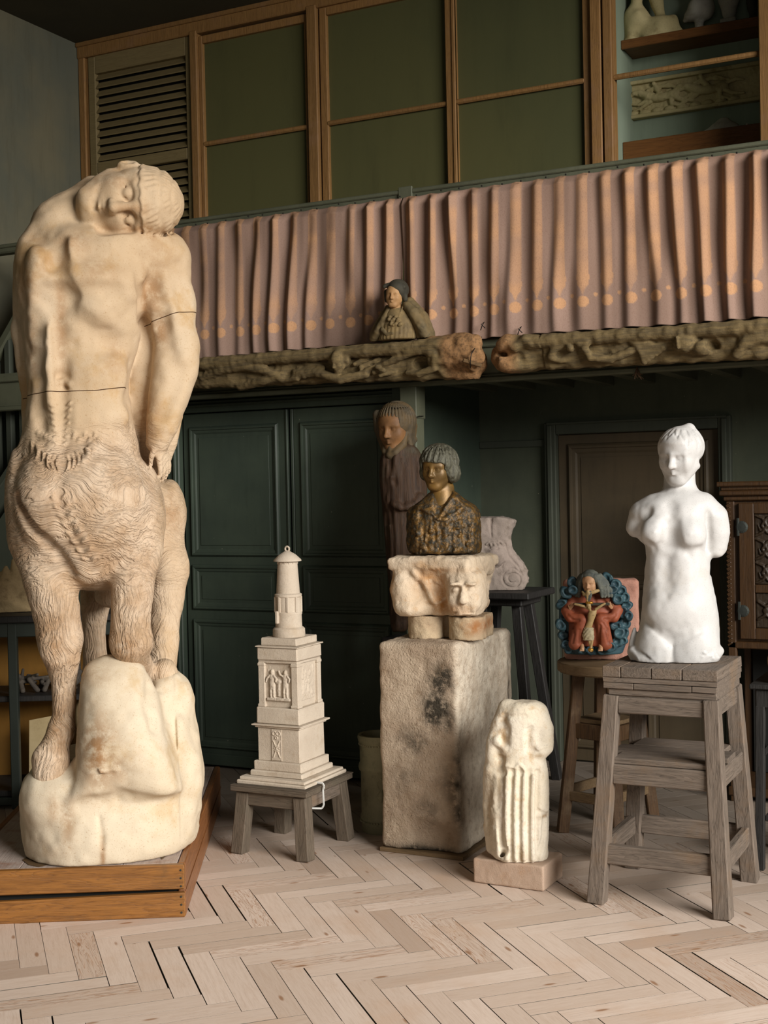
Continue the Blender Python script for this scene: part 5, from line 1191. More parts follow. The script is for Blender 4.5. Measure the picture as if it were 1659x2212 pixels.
def capital():
    fc = Fr((-2.40, 5.30, BZ), 0.)
    tz = on_y(950, 1330, 5.2)[2]-BZ; tz2 = on_y(955, 1205, 5.2)[2]-BZ
    Pl = lambda u, v, y: fc.M@(on_y(u, v, y)-fc.o)
    # twin shafts joined as one stone
    K = Clay((-.25, -.2, -.02), (.25, .25, tz+.03), .005)
    r = .092; xa = (Pl(872, 1350, 5.25)[0]+r, Pl(968, 1350, 5.25)[0]-.06); 
    cxs = (Pl(917, 1350, 5.2)[0], Pl(1006, 1350, 5.2)[0])
    for cx in cxs: K.cone((cx, .08, -.05), (cx, .08, tz+.1), .081, .081, .012)
    K.block((np.mean(cxs), -.02, tz/2), (.155, .08, tz/2+.02), .02, .02)
    K.floor(.004); q = K.box(K.lo, K.lo+K.h*K.n); sl, X, Y, Z = q; K.d[sl] = np.maximum(K.d[sl], Z-tz); K.noise(.003, .02, seed=3); K.noise(.0015, .008, seed=4)
    def at(V):
        L = (V-fc.o)@fc.M.T; n = fbm(L*16, 6, 3); p = Pl(1045, 1352, 5.2); return {'stain': np.clip(np.exp(-((L[:, 0]-p[0])/.05)**2-((L[:, 2]-p[2])/.03)**2)*(.9+.4*n)+.12*np.clip(n, 0, 1), 0, 1)}
    o = clay_obj('twin_column_stub', K, fc, M['stub'], attrs=at); meta(o, 'short pair of joined granite column shafts between the block and the capital', 'column')
    # the capital
    K = Clay((-.34, -.26, tz-.02), (.36, .28, tz2+.05), .0046)
    def rws(lst): return [(Pl((a+b)/2, v, 5.16)[2], (Pl(a, v, 5.16)[0]+Pl(b, v, 5.16)[0])/2, cy_, (Pl(b, v, 5.16)[0]-Pl(a, v, 5.16)[0])/2, ry) for v, a, b, cy_, ry in lst]
    K.loft(rws([(1332, 872, 1000, .0, .13), (1322, 868, 1008, .0, .135), (1290, 860, 1015, .0, .15), (1250, 850, 1020, .0, .165), (1228, 842, 1022, .0, .175), (1215, 838, 1022, .0, .178), (1202, 842, 1020, .0, .176)]), cap=.02, p=5)
    z_ab = tz2; K.block((Pl(930, 1215, 5.16)[0], 0., z_ab-.024), (.196, .184, .026), .016, .01)
    K.noise(.004, .05, seed=2)
    Rg = Pl(1010, 1215, 5.125)[0]
    # cut-back fields left of the corner head, front side
    f = lambda u, v, d=0: Pl(u, v, 5.125)+[0, d, 0]
    K.ell(f(905, 1262, .03), [.030, .055, .06], .03, '-'); K.ell(f(940, 1272, .02), [.05, .06, .075], .035, '-'); K.ell(f(955, 1300, .02), [.028, .05, .075], .03, '-'); K.ell(f(975, 1318, .04), [.05, .04, .02], .02, '-')
    K.ell(f(868, 1275, -.05), [.07, .085, .1], .03); K.ell(f(880, 1315, -.05), [.075, .09, .05], .03); K.chain([f(886, 1240, .03), f(886, 1268, .03)], [.006, .004], .01, '-')
    K.chain([f(893, 1236, .0), f(915, 1262, -.02), f(930, 1300, -.03)], [.010, .012, .010], .02); K.cone(f(935, 1255, -.035), f(955, 1272, -.05), .008, .006, .01)
    # corner head facing the viewer
    A = turn(14, -4, 0); c = f(997, 1280, .005); c[1] = .13
    K.loft([(c[2]-.105, c[0], c[1]-.02, .062, .07), (c[2]-.05, c[0], c[1]-.02, .075, .085), (c[2]+.03, c[0], c[1]-.02, .078, .085), (c[2]+.09, c[0], c[1]-.02, .075, .08)], k=.03, cap=.03, p=3)
    E = lambda x, y, z, rx, ry, rz, k=.01, m_='+': K.ell(c+(x*A[0]+y*A[1]+z*A[2]), [rx, ry, rz], k, m_, A)
    K.cone(c+.060*A[1]+.035*A[2], c+.085*A[1]-.025*A[2], .011, .016, .012); E(0, .068, -.03, .022, .02, .010, .008)
    for s_ in (-1, 1): E(s_*.032, .066, .022, .022, .016, .014, .012, '-'); E(s_*.032, .052, .018, .017, .014, .012, .004); E(s_*.034, .07, .044, .026, .014, .008, .012)
    for j, zz in enumerate((-.045, -.058, -.071, -.085)): K.chain([c+A[0]*x+A[1]*(.066-.35*x*x/.1)+A[2]*(zz-.1*abs(x)) for x in (-.045, -.02, .0, .02, .045)], [.005, .007, .008, .007, .005], .005)
    for s_ in (-1, 1): E(s_*.036, .04, -.04, .03, .03, .03, .02)
    # right side: chips and drooping leaf
    fx = lambda u, v, d=0.: (lambda p: fc.M@(p-fc.o)+[d, 0, 0])(on_x(u, v, -2.205))
    K.ell(fx(1050, 1265, .02), [.05, .055, .05], .03, '-'); K.chain([fx(1040, 1235, .0), fx(1050, 1262, .0), fx(1048, 1285, .0)], [.006, .008, .006], .008); K.chain([fx(1030, 1232, .0), fx(1055, 1225, .0), fx(1072, 1228, 0)], [.005, .007, .004], .008, '-')
    p = fx(1080, 1330, .0); K.ell(p+[.02, 0, .02], [.1, .12, .07], .03, '-')
    K.noise(.003, .022, seed=7); K.noise(.0016, .010, seed=8)
    q = K.box(K.lo, K.lo+K.h*K.n); sl, X, Y, Z = q; K.d[sl] = np.maximum(K.d[sl], tz+.002-Z)
    def at(V):
        L = (V-fc.o)@fc.M.T; n = fbm(L*14, 6, 3); st = 0*n
        for (u, v, ru, rv, k) in ((920, 1255, 30, 40, .7), (945, 1290, 26, 50, .8), (975, 1318, 40, 14, .7), (845, 1290, 8, 60, .6), (950, 1232, 60, 8, .5)):
            p = f(u, v); st = np.maximum(st, k*np.exp(-((L[:, 0]-p[0])/(ru*.00195))**2-((L[:, 2]-p[2])/(rv*.00195))**2))
        return {'stain': np.clip(st*(1+.5*n), 0, 1)}
    o = clay_obj('carved_capital', K, fc, M['capital'], attrs=at); meta(o, 'worn limestone capital with a bearded corner face under the bronze bust', 'capital')
    return fc, tz2
FCAP, TZ2 = capital()
def boy():
    base = FCAP.world([0, 0, TZ2+.010]); b0 = on_y(958, 1199, 5.27); base[0] = b0[0]; base[1] = 5.27
    fr = Fr(base); P = fr.P; m = fr.m; lo, hi = (-.19, -.15, -.02), (.20, .17, .56); H = .0036
    root = empty('bronze_bust', fr.o, 'gilded bronze bust of a bowl-haired child on the carved capital', 'bust')
    A = turn(-24, -3, 3); c = P(945, 1012, 8); s = 96*m
    K = Clay(lo, hi, H*.75); head(K, c, A, s, eyes='open', neck=(P(957, 1075, -8), 27*m), ears=False, jaw=.95, fat=1.02)
    K.cone(P(956, 1056, -8), P(955, 1110, -4), 25*m, 36*m, .01); clay_obj('head', K, fr, M['bronzeskin'], root)
    K = Clay(lo, hi, H*.75); q = lambda x, y, z: c+(x*A[0]+y*A[1]+z*A[2])*s
    K.ell(q(0, -.10, .15), np.array([.44, .50, .42])*s, .02*s, '+', A); K.ell(q(.34, -.12, -.10), np.array([.15, .24, .22])*s, .06*s, '+', A); K.ell(q(-.34, -.12, -.08), np.array([.13, .22, .22])*s, .06*s, '+', A); K.ell(q(0, -.34, -.06), np.array([.36, .2, .24])*s, .06*s, '+', A)
    K.block(q(0, .42, -.22), np.array([.27, .3, .36])*s, .06*s, .03*s, '-', A)
    for i in range(34):
        a = -.3*math.pi+1.6*math.pi*i/33; pts = []
        for t in np.linspace(0, 1, 5):
            z = .52-.50*t; rr = math.sqrt(max(.03, 1-((z-.15)/.42)**2)); w_ = a+.10*math.sin(i*1.7+t*2.5); pts.append(q(.445*rr*math.cos(w_), -.10+.505*rr*math.sin(w_), z-.01))
        K.chain(pts, [.010*s, .018*s, .020*s, .018*s, .010*s], .012*s, '-')
    K.noise(.0022, .012, seed=3); clay_obj('hair', K, fr, M['bronzehair'], root)
    K = Clay(lo, hi, H)
    def rws(lst, w0, d): return [(P(a, v)[2], (P(a, v)[0]+P(b, v)[0])/2, w*m, (P(b, v)[0]-P(a, v)[0])/2, dd*m) for (v, a, b), w, dd in zip(lst, w0, d)]
    K.loft(rws([(1196, 890, 1034), (1170, 884, 1036), (1130, 884, 1036), (1105, 888, 1030), (1085, 905, 1012), (1070, 922, 992), (1060, 932, 984)], [-5]*7, [56, 55, 52, 46, 38, 30, 24]), cap=.02, p=2.6)
    K.cone(P(1015, 1110, -8), P(1024, 1180, -6), 20*m, 17*m, .02); K.cone(P(898, 1112, -8), P(893, 1180, -6), 18*m, 15*m, .02)
    K.crease(fr, [(1004, 1105), (1005, 1140), (1008, 1185)], 5*m, .02, .4); K.crease(fr, [(1018, 1128), (1020, 1155), (1018, 1185)], 3.5*m, .008, .2); K.crease(fr, [(906, 1110), (912, 1150), (908, 1185)], 4*m, .02, .4)
    # sailor collar
    K.crease(fr, [(906, 1098), (925, 1105), (943, 1118)], 6*m, .012, .2, '+'); K.crease(fr, [(943, 1118), (960, 1092), (985, 1075)], 6*m, .012, .2, '+'); K.crease(fr, [(985, 1078), (1000, 1095), (985, 1110), (960, 1122)], 5*m, .012, .2, '+')
    K.crease(fr, [(907, 1106), (928, 1114), (944, 1126)], 3*m, .008, .3); K.cone(P(956, 1058, 26), P(944, 1112, 52), 24*m, 7*m, .008, '-')
    for u in (912, 926, 938, 950, 964, 978, 992): K.crease(fr, [(u, 1128), (u+RNG.uniform(-4, 4), 1150), (u+RNG.uniform(-5, 5), 1182)], 3.2*m, .010, .3, '-' if int(u) % 4 else '+')
    for i in range(46):
        u, v = RNG.uniform(900, 1022), 1195-74*RNG.rand()**1.4; K.ell(K.on(fr, u, v), [RNG.uniform(.004, .010), .006, RNG.uniform(.004, .012)], .006)
    K.noise(.004, .03, seed=9); K.noise(.0025, .011, seed=10); K.floor(.0015); clay_obj('smock', K, fr, M['bronze'], root)
boy()
# ---------------------------------------------------------------- wooden saint before the post
def saint():
    fr = Fr(on_y(868, 1362, 5.80)); P = fr.P; m = fr.m; lo, hi = (-.18, -.14, -.02), (.20, .14, 1.18); H = .005
    root = empty('wooden_saint', fr.o, 'tall dark polychrome wooden statue of a bearded long-haired man in front of the post', 'statue')
    A = turn(-30, -4, 0); c = P(853, 925, 4); s = 104*m
    K = Clay(lo, hi, .0038); head(K, c, A, s, eyes='open', ears=False, neck=(P(868, 990, -5), 24*m), jaw=.95, nose=.9); q = lambda x, y, z: c+(x*A[0]+y*A[1]+z*A[2])*s
    clay_obj('face', K, fr, M['saintskin'], root)
    K = Clay(lo, hi, .0038); K.ell(q(.0, -.10, .16), np.array([.40, .45, .41])*s, 0, '+', A); K.block(q(-.04, .48, -.12), np.array([.26, .3, .36])*s, .05*s, .03*s, '-', A)
    for j in range(4):
        x0 = 884+j*3; K.chain([P(x0-14, 890+j*4, 14-j*10), P(x0, 920, 14-j*11), P(x0-2, 945, 10-j*10), P(x0+2, 962-j*4, 8-j*8)], [9*m, 9*m, 8*m, 7*m], .006)
    K.chain([q(-.34, .1, .3), q(-.36, .06, .0), q(-.3, .02, -.3), q(-.26, .05, -.45)], [.1*s, .1*s, .08*s, .06*s], .01)
    for i in range(22):
        a = -.2*math.pi+1.3*math.pi*i/21; pts = []
        for t in np.linspace(0, 1, 4): z = .55-.5*t; rr = math.sqrt(max(.03, 1-((z-.16)/.41)**2)); pts.append(q(.405*rr*math.cos(a), -.10+.455*rr*math.sin(a), z-.01))
        K.chain(pts, [.012*s, .018*s, .018*s, .012*s], .01*s, '-')
    for i in range(7): K.chain([q(-.16+i*.055, .24-.25*abs(i-3)*.1, -.38), q(-.13+i*.045, .26-.25*abs(i-3)*.1, -.55), q(-.10+i*.034, .2, -.66)], [.045*s, .05*s, .03*s], .01)
    K.chain([q(.27, .02, -.12), q(.22, .10, -.34), q(.10, .20, -.50), q(-.02, .24, -.54)], [.05*s, .09*s, .10*s, .08*s], .02*s); K.chain([q(-.25, .04, -.2), q(-.15, .18, -.46)], [.04*s, .08*s], .02*s)
    clay_obj('hair_and_beard', K, fr, M['sainthair'], root)
    K = Clay(lo, hi, H)
    def rws(lst, dd, w0=-6): return [(P(a, v)[2], (P(a, v)[0]+P(b, v)[0])/2, w0*m, (P(b, v)[0]-P(a, v)[0])/2, d_*m) for (v, a, b), d_ in zip(lst, dd)]
    K.loft(rws([(1365, 846, 880), (1330, 842, 890), (1270, 840, 905), (1200, 834, 912), (1120, 828, 918), (1060, 822, 922), (1010, 820, 920), (985, 824, 912), (968, 834, 900), (955, 848, 886)], [24, 28, 34, 38, 40, 42, 40, 36, 30, 22]), cap=.02, p=2.6)
    K.crease(fr, [(843, 972), (846, 1010), (852, 1045)], 5*m, .012, .1); K.crease(fr, [(868, 965), (856, 990), (850, 1030)], 6*m, .01, .2, '+'); K.crease(fr, [(893, 975), (896, 1010), (900, 1060)], 6*m, .02, .3)
    K.crease(fr, [(852, 1090), (870, 1098), (892, 1092), (910, 1075)], 8*m, .02, .0, '+')
    for u in (834, 846, 862, 878, 892): K.crease(fr, [(u-2, 1110), (u+2, 1180), (u+2, 1260), (u, 1340)], 5*m, .02, .4)
    for u in (832, 840): K.crease(fr, [(u, 985), (u-2, 1030), (u, 1080)], 3*m, .012, .4)
    K.noise(.003, .02, seed=4, stretch=(1, 1, 4)); K.noise(.006, .06, fr.px(815, 1130, -.1)-[0, .1, 0], fr.px(845, 1030, .1), 6); clay_obj('robe', K, fr, M['saintrobe'], root)
    # bracket under the feet, fixed to the post, and the wire round the neck
    b = on_y(862, 1372, 5.86); o = MB().box((b[0]-.05, 5.76, b[2]-.03), (b[0]+.05, 5.95, b[2]-.002), .004).build('wooden_bracket', M['blackwood']); meta(o, 'black wooden bracket on the post under the feet of the wooden saint', 'bracket')
    wire('wire_tie', [on_y(889, 908, 5.80), on_y(894, 903, 5.86), on_y(905, 899, 5.93), on_x(914, 899, -2.80)], .0022, 'black wire tying the wooden saint head to the post')
saint()
# ---------------------------------------------------------------- stone console on its black stand
def console():
    y0 = 6.45; zt = on_y(1100, 1279, 6.3)[2]; x0, x1 = on_y(1040, 1285, 6.3)[0]-.12, on_y(1157, 1275, 6.35)[0]
    cx = (x0+x1)/2; root = empty('sculpture_stand', (cx, 6.45, 0), 'tall black sculptor stand with slanting legs behind the granite block', 'stand')
    MB().box((x0, 6.24, zt-.035), (x1, 6.66, zt), .006).build('top', M['blackwood'], root); MB().box((x0+.06, 6.30, zt-.075), (x1-.06, 6.60, zt-.035), .006).build('collar', M['blackwood'], root)
    for a, b in ((-1, -1), (1, -1), (-1, 1), (1, 1)): MB().bar((cx+a*.09, 6.45+b*.08, zt-.05), (cx+a*.20, 6.45+b*.19, 0), .05, .05, .004, ref=(0, 1, 0)).build('leg', M['blackwood'], root)
    for b in (-1, 1): MB().bar((cx-.155, 6.45+b*.15, .38), (cx+.155, 6.45+b*.15, .38), .03, .04, .003).build('stretcher', M['blackwood'], root)
    fr = Fr((on_y(1085, 1275, 6.42)[0], 6.42, zt+.001)); P = fr.P; m = fr.m
    K = Clay((-.26, -.12, -.01), (.19, .13, .42), .0032)
    rw = [(1277, 985, 1128), (1262, 980, 1137), (1240, 980, 1137), (1222, 985, 1132), (1205, 990, 1118), (1185, 995, 1106), (1165, 998, 1103), (1150, 998, 1106), (1135, 996, 1112), (1124, 996, 1110), (1118, 998, 1090)]
    K.loft([(P(a, v)[2], (P(a, v)[0]+P(b, v)[0])/2, -.02, (P(b, v)[0]-P(a, v)[0])/2, .075) for v, a, b in rw], cap=.012, p=6)
    sp = [(1108+ (27-1.9*t*4)*math.cos(-.6-t*4.2) , 1251+(25-1.8*t*4)*math.sin(-.6-t*4.2)) for t in np.linspace(0, 2.6, 26)]
    K.crease(fr, [(1092, 1175), (1098, 1200), (1118, 1222), (1128, 1240)]+[(u, v) for u, v in sp][2:], .0055, .003, .1)
    K.crease(fr, [(1088, 1180), (1092, 1205), (1084, 1222), (1075, 1228)], .005, .004, .1); K.ell(K.on(fr, 1072, 1200), [.05, .03, .055], .02); K.crease(fr, [(1052, 1180), (1060, 1186), (1076, 1184)], .005, .006, .0)
    for j in range(4): K.crease(fr, [(1050+j*9, 1176-j*2), (1056+j*9, 1172), (1060+j*9, 1178)], .006, .004, -.1, '+')
    K.chain([K.on(fr, 1059, 1118), K.on(fr, 1059, 1135), K.on(fr, 1062, 1160)], [.012, .008, .004], .006, '-')
    K.noise(.003, .02, seed=5); K.noise(.004, .05, seed=6); K.floor(.001); o = clay_obj('scroll_console', K, fr, M['scrollstone']); meta(o, 'grey-mauve broken stone console with a spiral scroll on the black stand', 'console')
console()
# ---------------------------------------------------------------- headless robed figure
def statuette():
    q = on_z(1115, 1900); bx0, bx1 = -2.046, -1.735; by0, by1 = 4.775, 5.0
    F0 = Fr((-1.89, 4.88, 0), math.radians(-1.5)); K = Clay((-.19, -.14, -.01), (.19, .14, .12), .004); hz = on_y(1030, 1853, 4.785)[2]
    K.block((0, 0, hz/2+.001), (.151, .108, hz/2), .006); K.noise(.001, .02, seed=2); K.floor(.001); o = clay_obj('base_block', K, F0, M['brick']); meta(o, 'small pinkish stone block lying on the floor under the headless robed figure', 'stone block')
    fr = Fr(on_y(1122, 1876, 4.86)*[1, 1, 0]+[0, 0, hz+.001]); P = fr.P; m = fr.m; K = Clay((-.16, -.11, -.01), (.16, .12, .66), .0034)
    def rws(lst, dd, w0): return [(P(a, v)[2], (P(a, v)[0]+P(b, v)[0])/2, w_*m, (P(b, v)[0]-P(a, v)[0])/2, d_*m) for (v, a, b), d_, w_ in zip(lst, dd, w0)]
    K.loft(rws([(1872, 1110, 1168), (1852, 1072, 1182), (1820, 1058, 1184), (1760, 1056, 1186), (1700, 1058, 1186), (1650, 1066, 1182), (1610, 1076, 1172), (1580, 1076, 1172), (1550, 1080, 1176), (1530, 1090, 1172), (1514, 1102, 1160)], [34, 50, 56, 56, 52, 44, 40, 40, 40, 36, 28], [0]*11), cap=.02, p=2.4)
    # right sleeve hanging at the viewer's left, cloak edge
    K.chain([P(1096, 1530, -2), P(1078, 1570, 2), P(1066, 1602, 8), P(1062, 1640, 10), P(1064, 1700, 6)], [20*m, 18*m, 16*m, 14*m, 12*m], .02); K.chain([P(1075, 1600, 20), P(1092, 1612, 26)], [12*m, 9*m], .012); K.chain([P(1058, 1660, 0), P(1056, 1760, 0), P(1062, 1830, 0)], [14*m, 13*m, 12*m], .02)
    K.chain([P(1160, 1540, 0), P(1174, 1575, 6), P(1176, 1605, 10), P(1168, 1618, 18)], [24*m, 22*m, 20*m, 18*m], .02); K.chain([P(1150, 1628, 24), P(1166, 1630, 22), P(1184, 1618, 14)], [11*m, 12*m, 10*m], .012); K.crease(fr, [(1152, 1622), (1164, 1626), (1176, 1620)], 4*m, .008, .2)
    cr = lambda uv, r, k=.02, l=.3, md='-': K.crease(fr, uv, r*m, k, l, md)
    cr([(1086, 1555), (1092, 1578), (1091, 1603)], 8, .02, .1); cr([(1144, 1578), (1144, 1602), (1146, 1622)], 6, .02, .2); cr([(1090, 1544), (1110, 1548), (1135, 1546)], 3, .01, .3); cr([(1092, 1654), (1112, 1660), (1122, 1650), (1136, 1668), (1162, 1684)], 3, .008, .1, '+')
    for u, r in ((1085, 7), (1104, 8), (1122, 7), (1141, 8), (1160, 7)): cr([(u+2, 1668), (u, 1720), (u-1, 1790), (u+1, 1862)], r, .009, .25)
    for u in (1076, 1094, 1113, 1131, 1150): cr([(u+2, 1680), (u, 1740), (u, 1800), (u+1, 1855)], 4.5, .010, .3, '+')
    cr([(1082, 1640), (1078, 1680), (1072, 1730)], 8, .015, .1); cr([(1072, 1740), (1082, 1790), (1090, 1840)], 7, .015, .2); cr([(1162, 1752), (1175, 1757), (1184, 1760)], 4, .008, .0); cr([(1178, 1765), (1176, 1800), (1168, 1840)], 6, .012, .1)
    K.noise(.0013, .03, seed=4); K.noise(.0010, .010, seed=5); K.noise(.003, .03, P(1040, 1880, -40), P(1085, 1640, 60), 8); K.floor(.001)
    def at(V):
        L = (V-fr.o)@fr.M.T; n = fbm(L*18, 3, 3); st = 0*n
        for (u, v, ru, rv, k) in ((1090, 1585, 6, 26, .9), (1085, 1625, 14, 10, .7), (1145, 1600, 5, 20, .7), (1160, 1625, 16, 5, .8), (1060, 1720, 8, 60, .6), (1080, 1690, 6, 40, .6), (1128, 1840, 5, 30, .6), (1175, 1755, 12, 4, .6)):
            p = P(u, v); st = np.maximum(st, k*np.exp(-((L[:, 0]-p[0])/(ru*m))**2-((L[:, 2]-p[2])/(rv*m))**2))
        return {'stain': np.clip(st*(1+.6*n), 0, 1)}
    o = clay_obj('headless_statue', K, fr, M['ochrestone'], attrs=at); meta(o, 'headless pale limestone figure in a pleated robe standing on the small pinkish block', 'statue')
statuette()
# ---------------------------------------------------------------- tall work stand and the white torso
SZ = .905
def work_stand():
    root = empty('work_stand', (-1.27, 4.98, 0), 'tall weathered grey-brown wooden stand carrying the white marble torso', 'stand')
    X0, X1, Y0, Y1 = -1.484, -1.046, 4.752, 5.185; z = SZ
    fx0, fx1, fy0, fy1 = -1.548, -1.002, 4.700, 5.268
    zt = z-.112; legs = {}
    for a, b, fa, fb in ((X0+.03, Y0+.03, fx0, fy0), (X1-.03, Y0+.03, fx1, fy0), (X0+.03, Y1-.03, fx0, fy1), (X1-.03, Y1-.03, fx1, fy1)):
        p, q = np.array([a, b, zt]), np.array([fa+(.034 if fa == fx0 else -.034), fb+(.034 if fb == fy0 else -.034), 0.]); legs[(fa, fb)] = (p, q)
        MB().bar(p, q, .058, .058, .004, ref=(0, 1, 0), jit=.001, w2=(.066, .066)).build('leg', M['stand'], root)
    at = lambda k, zz: legs[k][0]+(legs[k][1]-legs[k][0])*(zt-zz)/zt
    def rail(nm, zz, h, t=.03, sides='fblr'):
        A_, B_, C_, D_ = at((fx0, fy0), zz), at((fx1, fy0), zz), at((fx0, fy1), zz), at((fx1, fy1), zz)
        if 'f' in sides: MB().box((A_[0]+.028, A_[1]-.018, zz-h/2), (B_[0]-.028, A_[1]+t-.018, zz+h/2), .004, jit=.001).build(nm, M['standh'], root)
        if 'b' in sides: MB().box((C_[0]+.028, C_[1]-t+.018, zz-h/2), (D_[0]-.028, C_[1]+.018, zz+h/2), .004, jit=.001).build(nm, M['standh'], root)
        if 'l' in sides: MB().box((A_[0]-.018, A_[1]+.028, zz-h/2), (A_[0]+t-.018, C_[1]-.028, zz+h/2), .004, jit=.001).build(nm, M['standd'], root)
        if 'r' in sides: MB().box((B_[0]-t+.018, B_[1]+.028, zz-h/2), (B_[0]+.018, D_[1]-.028, zz+h/2), .004, jit=.001).build(nm, M['standd'], root)
    rail('apron', zt-.037, .062); rail('stretcher', .19, .075); rail('shelf_rail', .495, .075)
    sh = MB(); a, b, c = at((fx0, fy0), .545), at((fx1, fy0), .545), at((fx0, fy1), .545)
    w = (c[1]-a[1])/3
    for i in range(3): sh.box((a[0]-.02+(.045 if i != 1 else 0), a[1]-.015+i*w+.001, .534), (b[0]+.02-(.045 if i != 1 else 0), a[1]-.015+(i+1)*w+.02*(i == 2)-.001, .556), .003, jit=.001)
    sh.build('shelf', M['standh'], root)
    hb = MB(); xs = [X0, X0+.072, X0+.19, X0+.305, X1]
    for i in range(4): hb.box((xs[i]+.0012, Y0-RNG.rand()*.003, z-.042), (xs[i+1]-.0012, Y1, z-RNG.rand()*.001), .003, jit=.0008)
    hb.build('top_planks', M['standd'], root)
    MB().box((X0+.002, Y0+.001, z-.062), (X1-.002, Y1-.001, z-.043), .002, jit=.001).build('top_layer', M['standh'], root)
    b2 = MB(); xs = [X0+.002, X0+.12, X0+.34, X1-.004]
    for i in range(3): b2.box((xs[i]+.001, Y0+.002, z-.085), (xs[i+1]-.001, Y1-.002, z-.063), .002, jit=.001)
    b2.build('lower_layer', M['standh'], root); MB().box((X0+.02, Y0+.012, z-.112), (X1-.008, Y1-.008, z-.086), .003, jit=.001).build('bearer', M['standh'], root)
    MB().box((X0+.015, Y0+.02, zt-.012), (X1-.015, Y1-.02, zt+.002)).build('bearer', M['standh'], root)
work_stand()
def torso():
    b = on_z(1458, 1428, SZ); fr = Fr([b[0]-.0, b[1]+.06, SZ+.001]); P = fr.P; m = fr.m; K = Clay((-.22, -.17, -.01), (.23, .17, .92), .0042)
    root = empty('marble_torso', fr.o, 'smooth white marble torso of a woman with armless shoulders and pinned-up hair', 'sculpture')
    def rws(lst, dd, ww): return [(P(a, v)[2], (P(a, v)[0]+P(b, v)[0])/2, w_*m, (P(b, v)[0]-P(a, v)[0])/2, d_*m) for (v, a, b), d_, w_ in zip(lst, dd, ww)]
    K.loft(rws([(1438, 1364, 1556), (1420, 1366, 1556), (1390, 1374, 1555), (1350, 1382, 1554), (1320, 1386, 1551), (1290, 1388, 1546), (1255, 1391, 1538), (1220, 1393, 1534), (1190, 1394, 1533), (1160, 1392, 1531), (1130, 1384, 1532), (1105, 1376, 1538), (1085, 1384, 1540), (1070, 1405, 1530), (1060, 1424, 1514)],
                [72, 72, 72, 74, 74, 70, 62, 58, 58, 60, 62, 60, 52, 42, 34], [0, 0, 0, 0, 2, 4, 4, 2, 0, 0, 0, -2, -5, -8, -8]), cap=.03, p=2.25)
    K.chain([P(1410, 1098, -6), P(1388, 1112, -6), P(1376, 1140, -6), P(1386, 1160, -6)], [26*m, 29*m, 24*m, 13*m], .03)
    K.cone(P(1372, 1172, -6), P(1392, 1210, -6), 12*m, 20*m, .012, '-'); K.block(P(1345, 1175, 0), (22*m, 60*m, 30*m), 0, .01, '-', turn(0, 0, -44))
    K.chain([P(1520, 1098, -6), P(1541, 1118, -6), P(1546, 1150, -8), P(1544, 1178, -8)], [28*m, 31*m, 30*m, 27*m], .03); K.block(P(1575, 1224, -8), (38*m, 50*m, 24*m), 3*m, .006, '-', turn(0, 0, 10)); K.ell(P(1548, 1196, 2), [14*m, 14*m, 9*m], .01)
    K.crease(fr, [(1400, 1105), (1396, 1130), (1396, 1165)], [4*m, 6*m, 5*m], .03, .3); K.crease(fr, [(1529, 1110), (1530, 1150), (1530, 1185)], [3*m, 6*m, 7*m], .02, .1)
    for u, v, r in ((1412, 1152, 28), (1490, 1156, 32)): K.ell(P(u, v, 48), [r*m, 26*m, (r+1)*m], .035); K.ell(P(u+1, v-2, 71), [3*m, 3*m, 3*m], .01)
    K.crease(fr, [(1457, 1160), (1466, 1182), (1490, 1193), (1512, 1186)], [4*m, 5*m, 5*m, 3*m], .03, .5); K.crease(fr, [(1398, 1176), (1412, 1184), (1428, 1178)], [4*m, 4*m, 3*m], .03, .6); K.crease(fr, [(1448, 1090), (1450, 1140), (1450, 1180)], [4*m, 6*m, 5*m], .05, .7)
    K.crease(fr, [(1440, 1210), (1438, 1250), (1440, 1290)], [5*m, 7*m, 5*m], .05, .75); K.ell(K.on(fr, 1440, 1288), [3*m, 4*m, 6*m], .02, '-'); K.ell(P(1448, 1320, 55), [48*m, 26*m, 36*m], .05)
    K.crease(fr, [(1398, 1350), (1420, 1370), (1446, 1387), (1458, 1390), (1480, 1384), (1512, 1366)], [3*m, 5*m, 6*m, 6*m, 5*m, 3*m], .035, .55); K.crease(fr, [(1454, 1390), (1452, 1410), (1452, 1434)], [6*m, 6*m, 6*m], .025, .1)
    K.ell(P(1415, 1400, 40), [36*m, 34*m, 46*m], .05); K.ell(P(1500, 1400, 40), [42*m, 34*m, 46*m], .05)
    # remains of drapery at the foot
    K.chain([P(1371, 1358, 20), P(1367, 1385, 24), P(1366, 1410, 30), P(1375, 1430, 34)], [4*m, 8*m, 11*m, 9*m], .01); K.chain([P(1368, 1405, 40), P(1385, 1420, 56), P(1408, 1430, 66)], [9*m, 10*m, 7*m], .015)
    for i in range(7): K.crease(fr, [(1370+i*4, 1400+i*2.5), (1376+i*5, 1412+i*2.2), (1384+i*5, 1428+i*.8)], 1.8*m, .004, .2)
    K.chain([P(1512, 1424, 62), P(1540, 1418, 50), P(1556, 1406, 20)], [10*m, 13*m, 8*m], .015)
    for i in range(10): K.ell(K.on(fr, 1516+i*4, 1424-RNG.rand()*14), [.006, .004, .004], .004)
    # neck and head
    K.chain([P(1468, 1018, -22), P(1468, 1045, -20), P(1469, 1074, -16)], [33*m, 34*m, 40*m], .02)
    A = turn(-24, -9, 2); c = P(1467, 983, 12); s = 122*m
    q = head(K, c, A, s, eyes='open', ears=False, jaw=1.0, fat=1.06, brow=1.05, nose=.95)
    K.ell(q(0, -.10, .13), np.array([.40, .45, .37])*s, .015*s, '+', A); K.block(q(-.02, .42, -.12), np.array([.26, .28, .36])*s, .08*s, .04*s, '-', A)
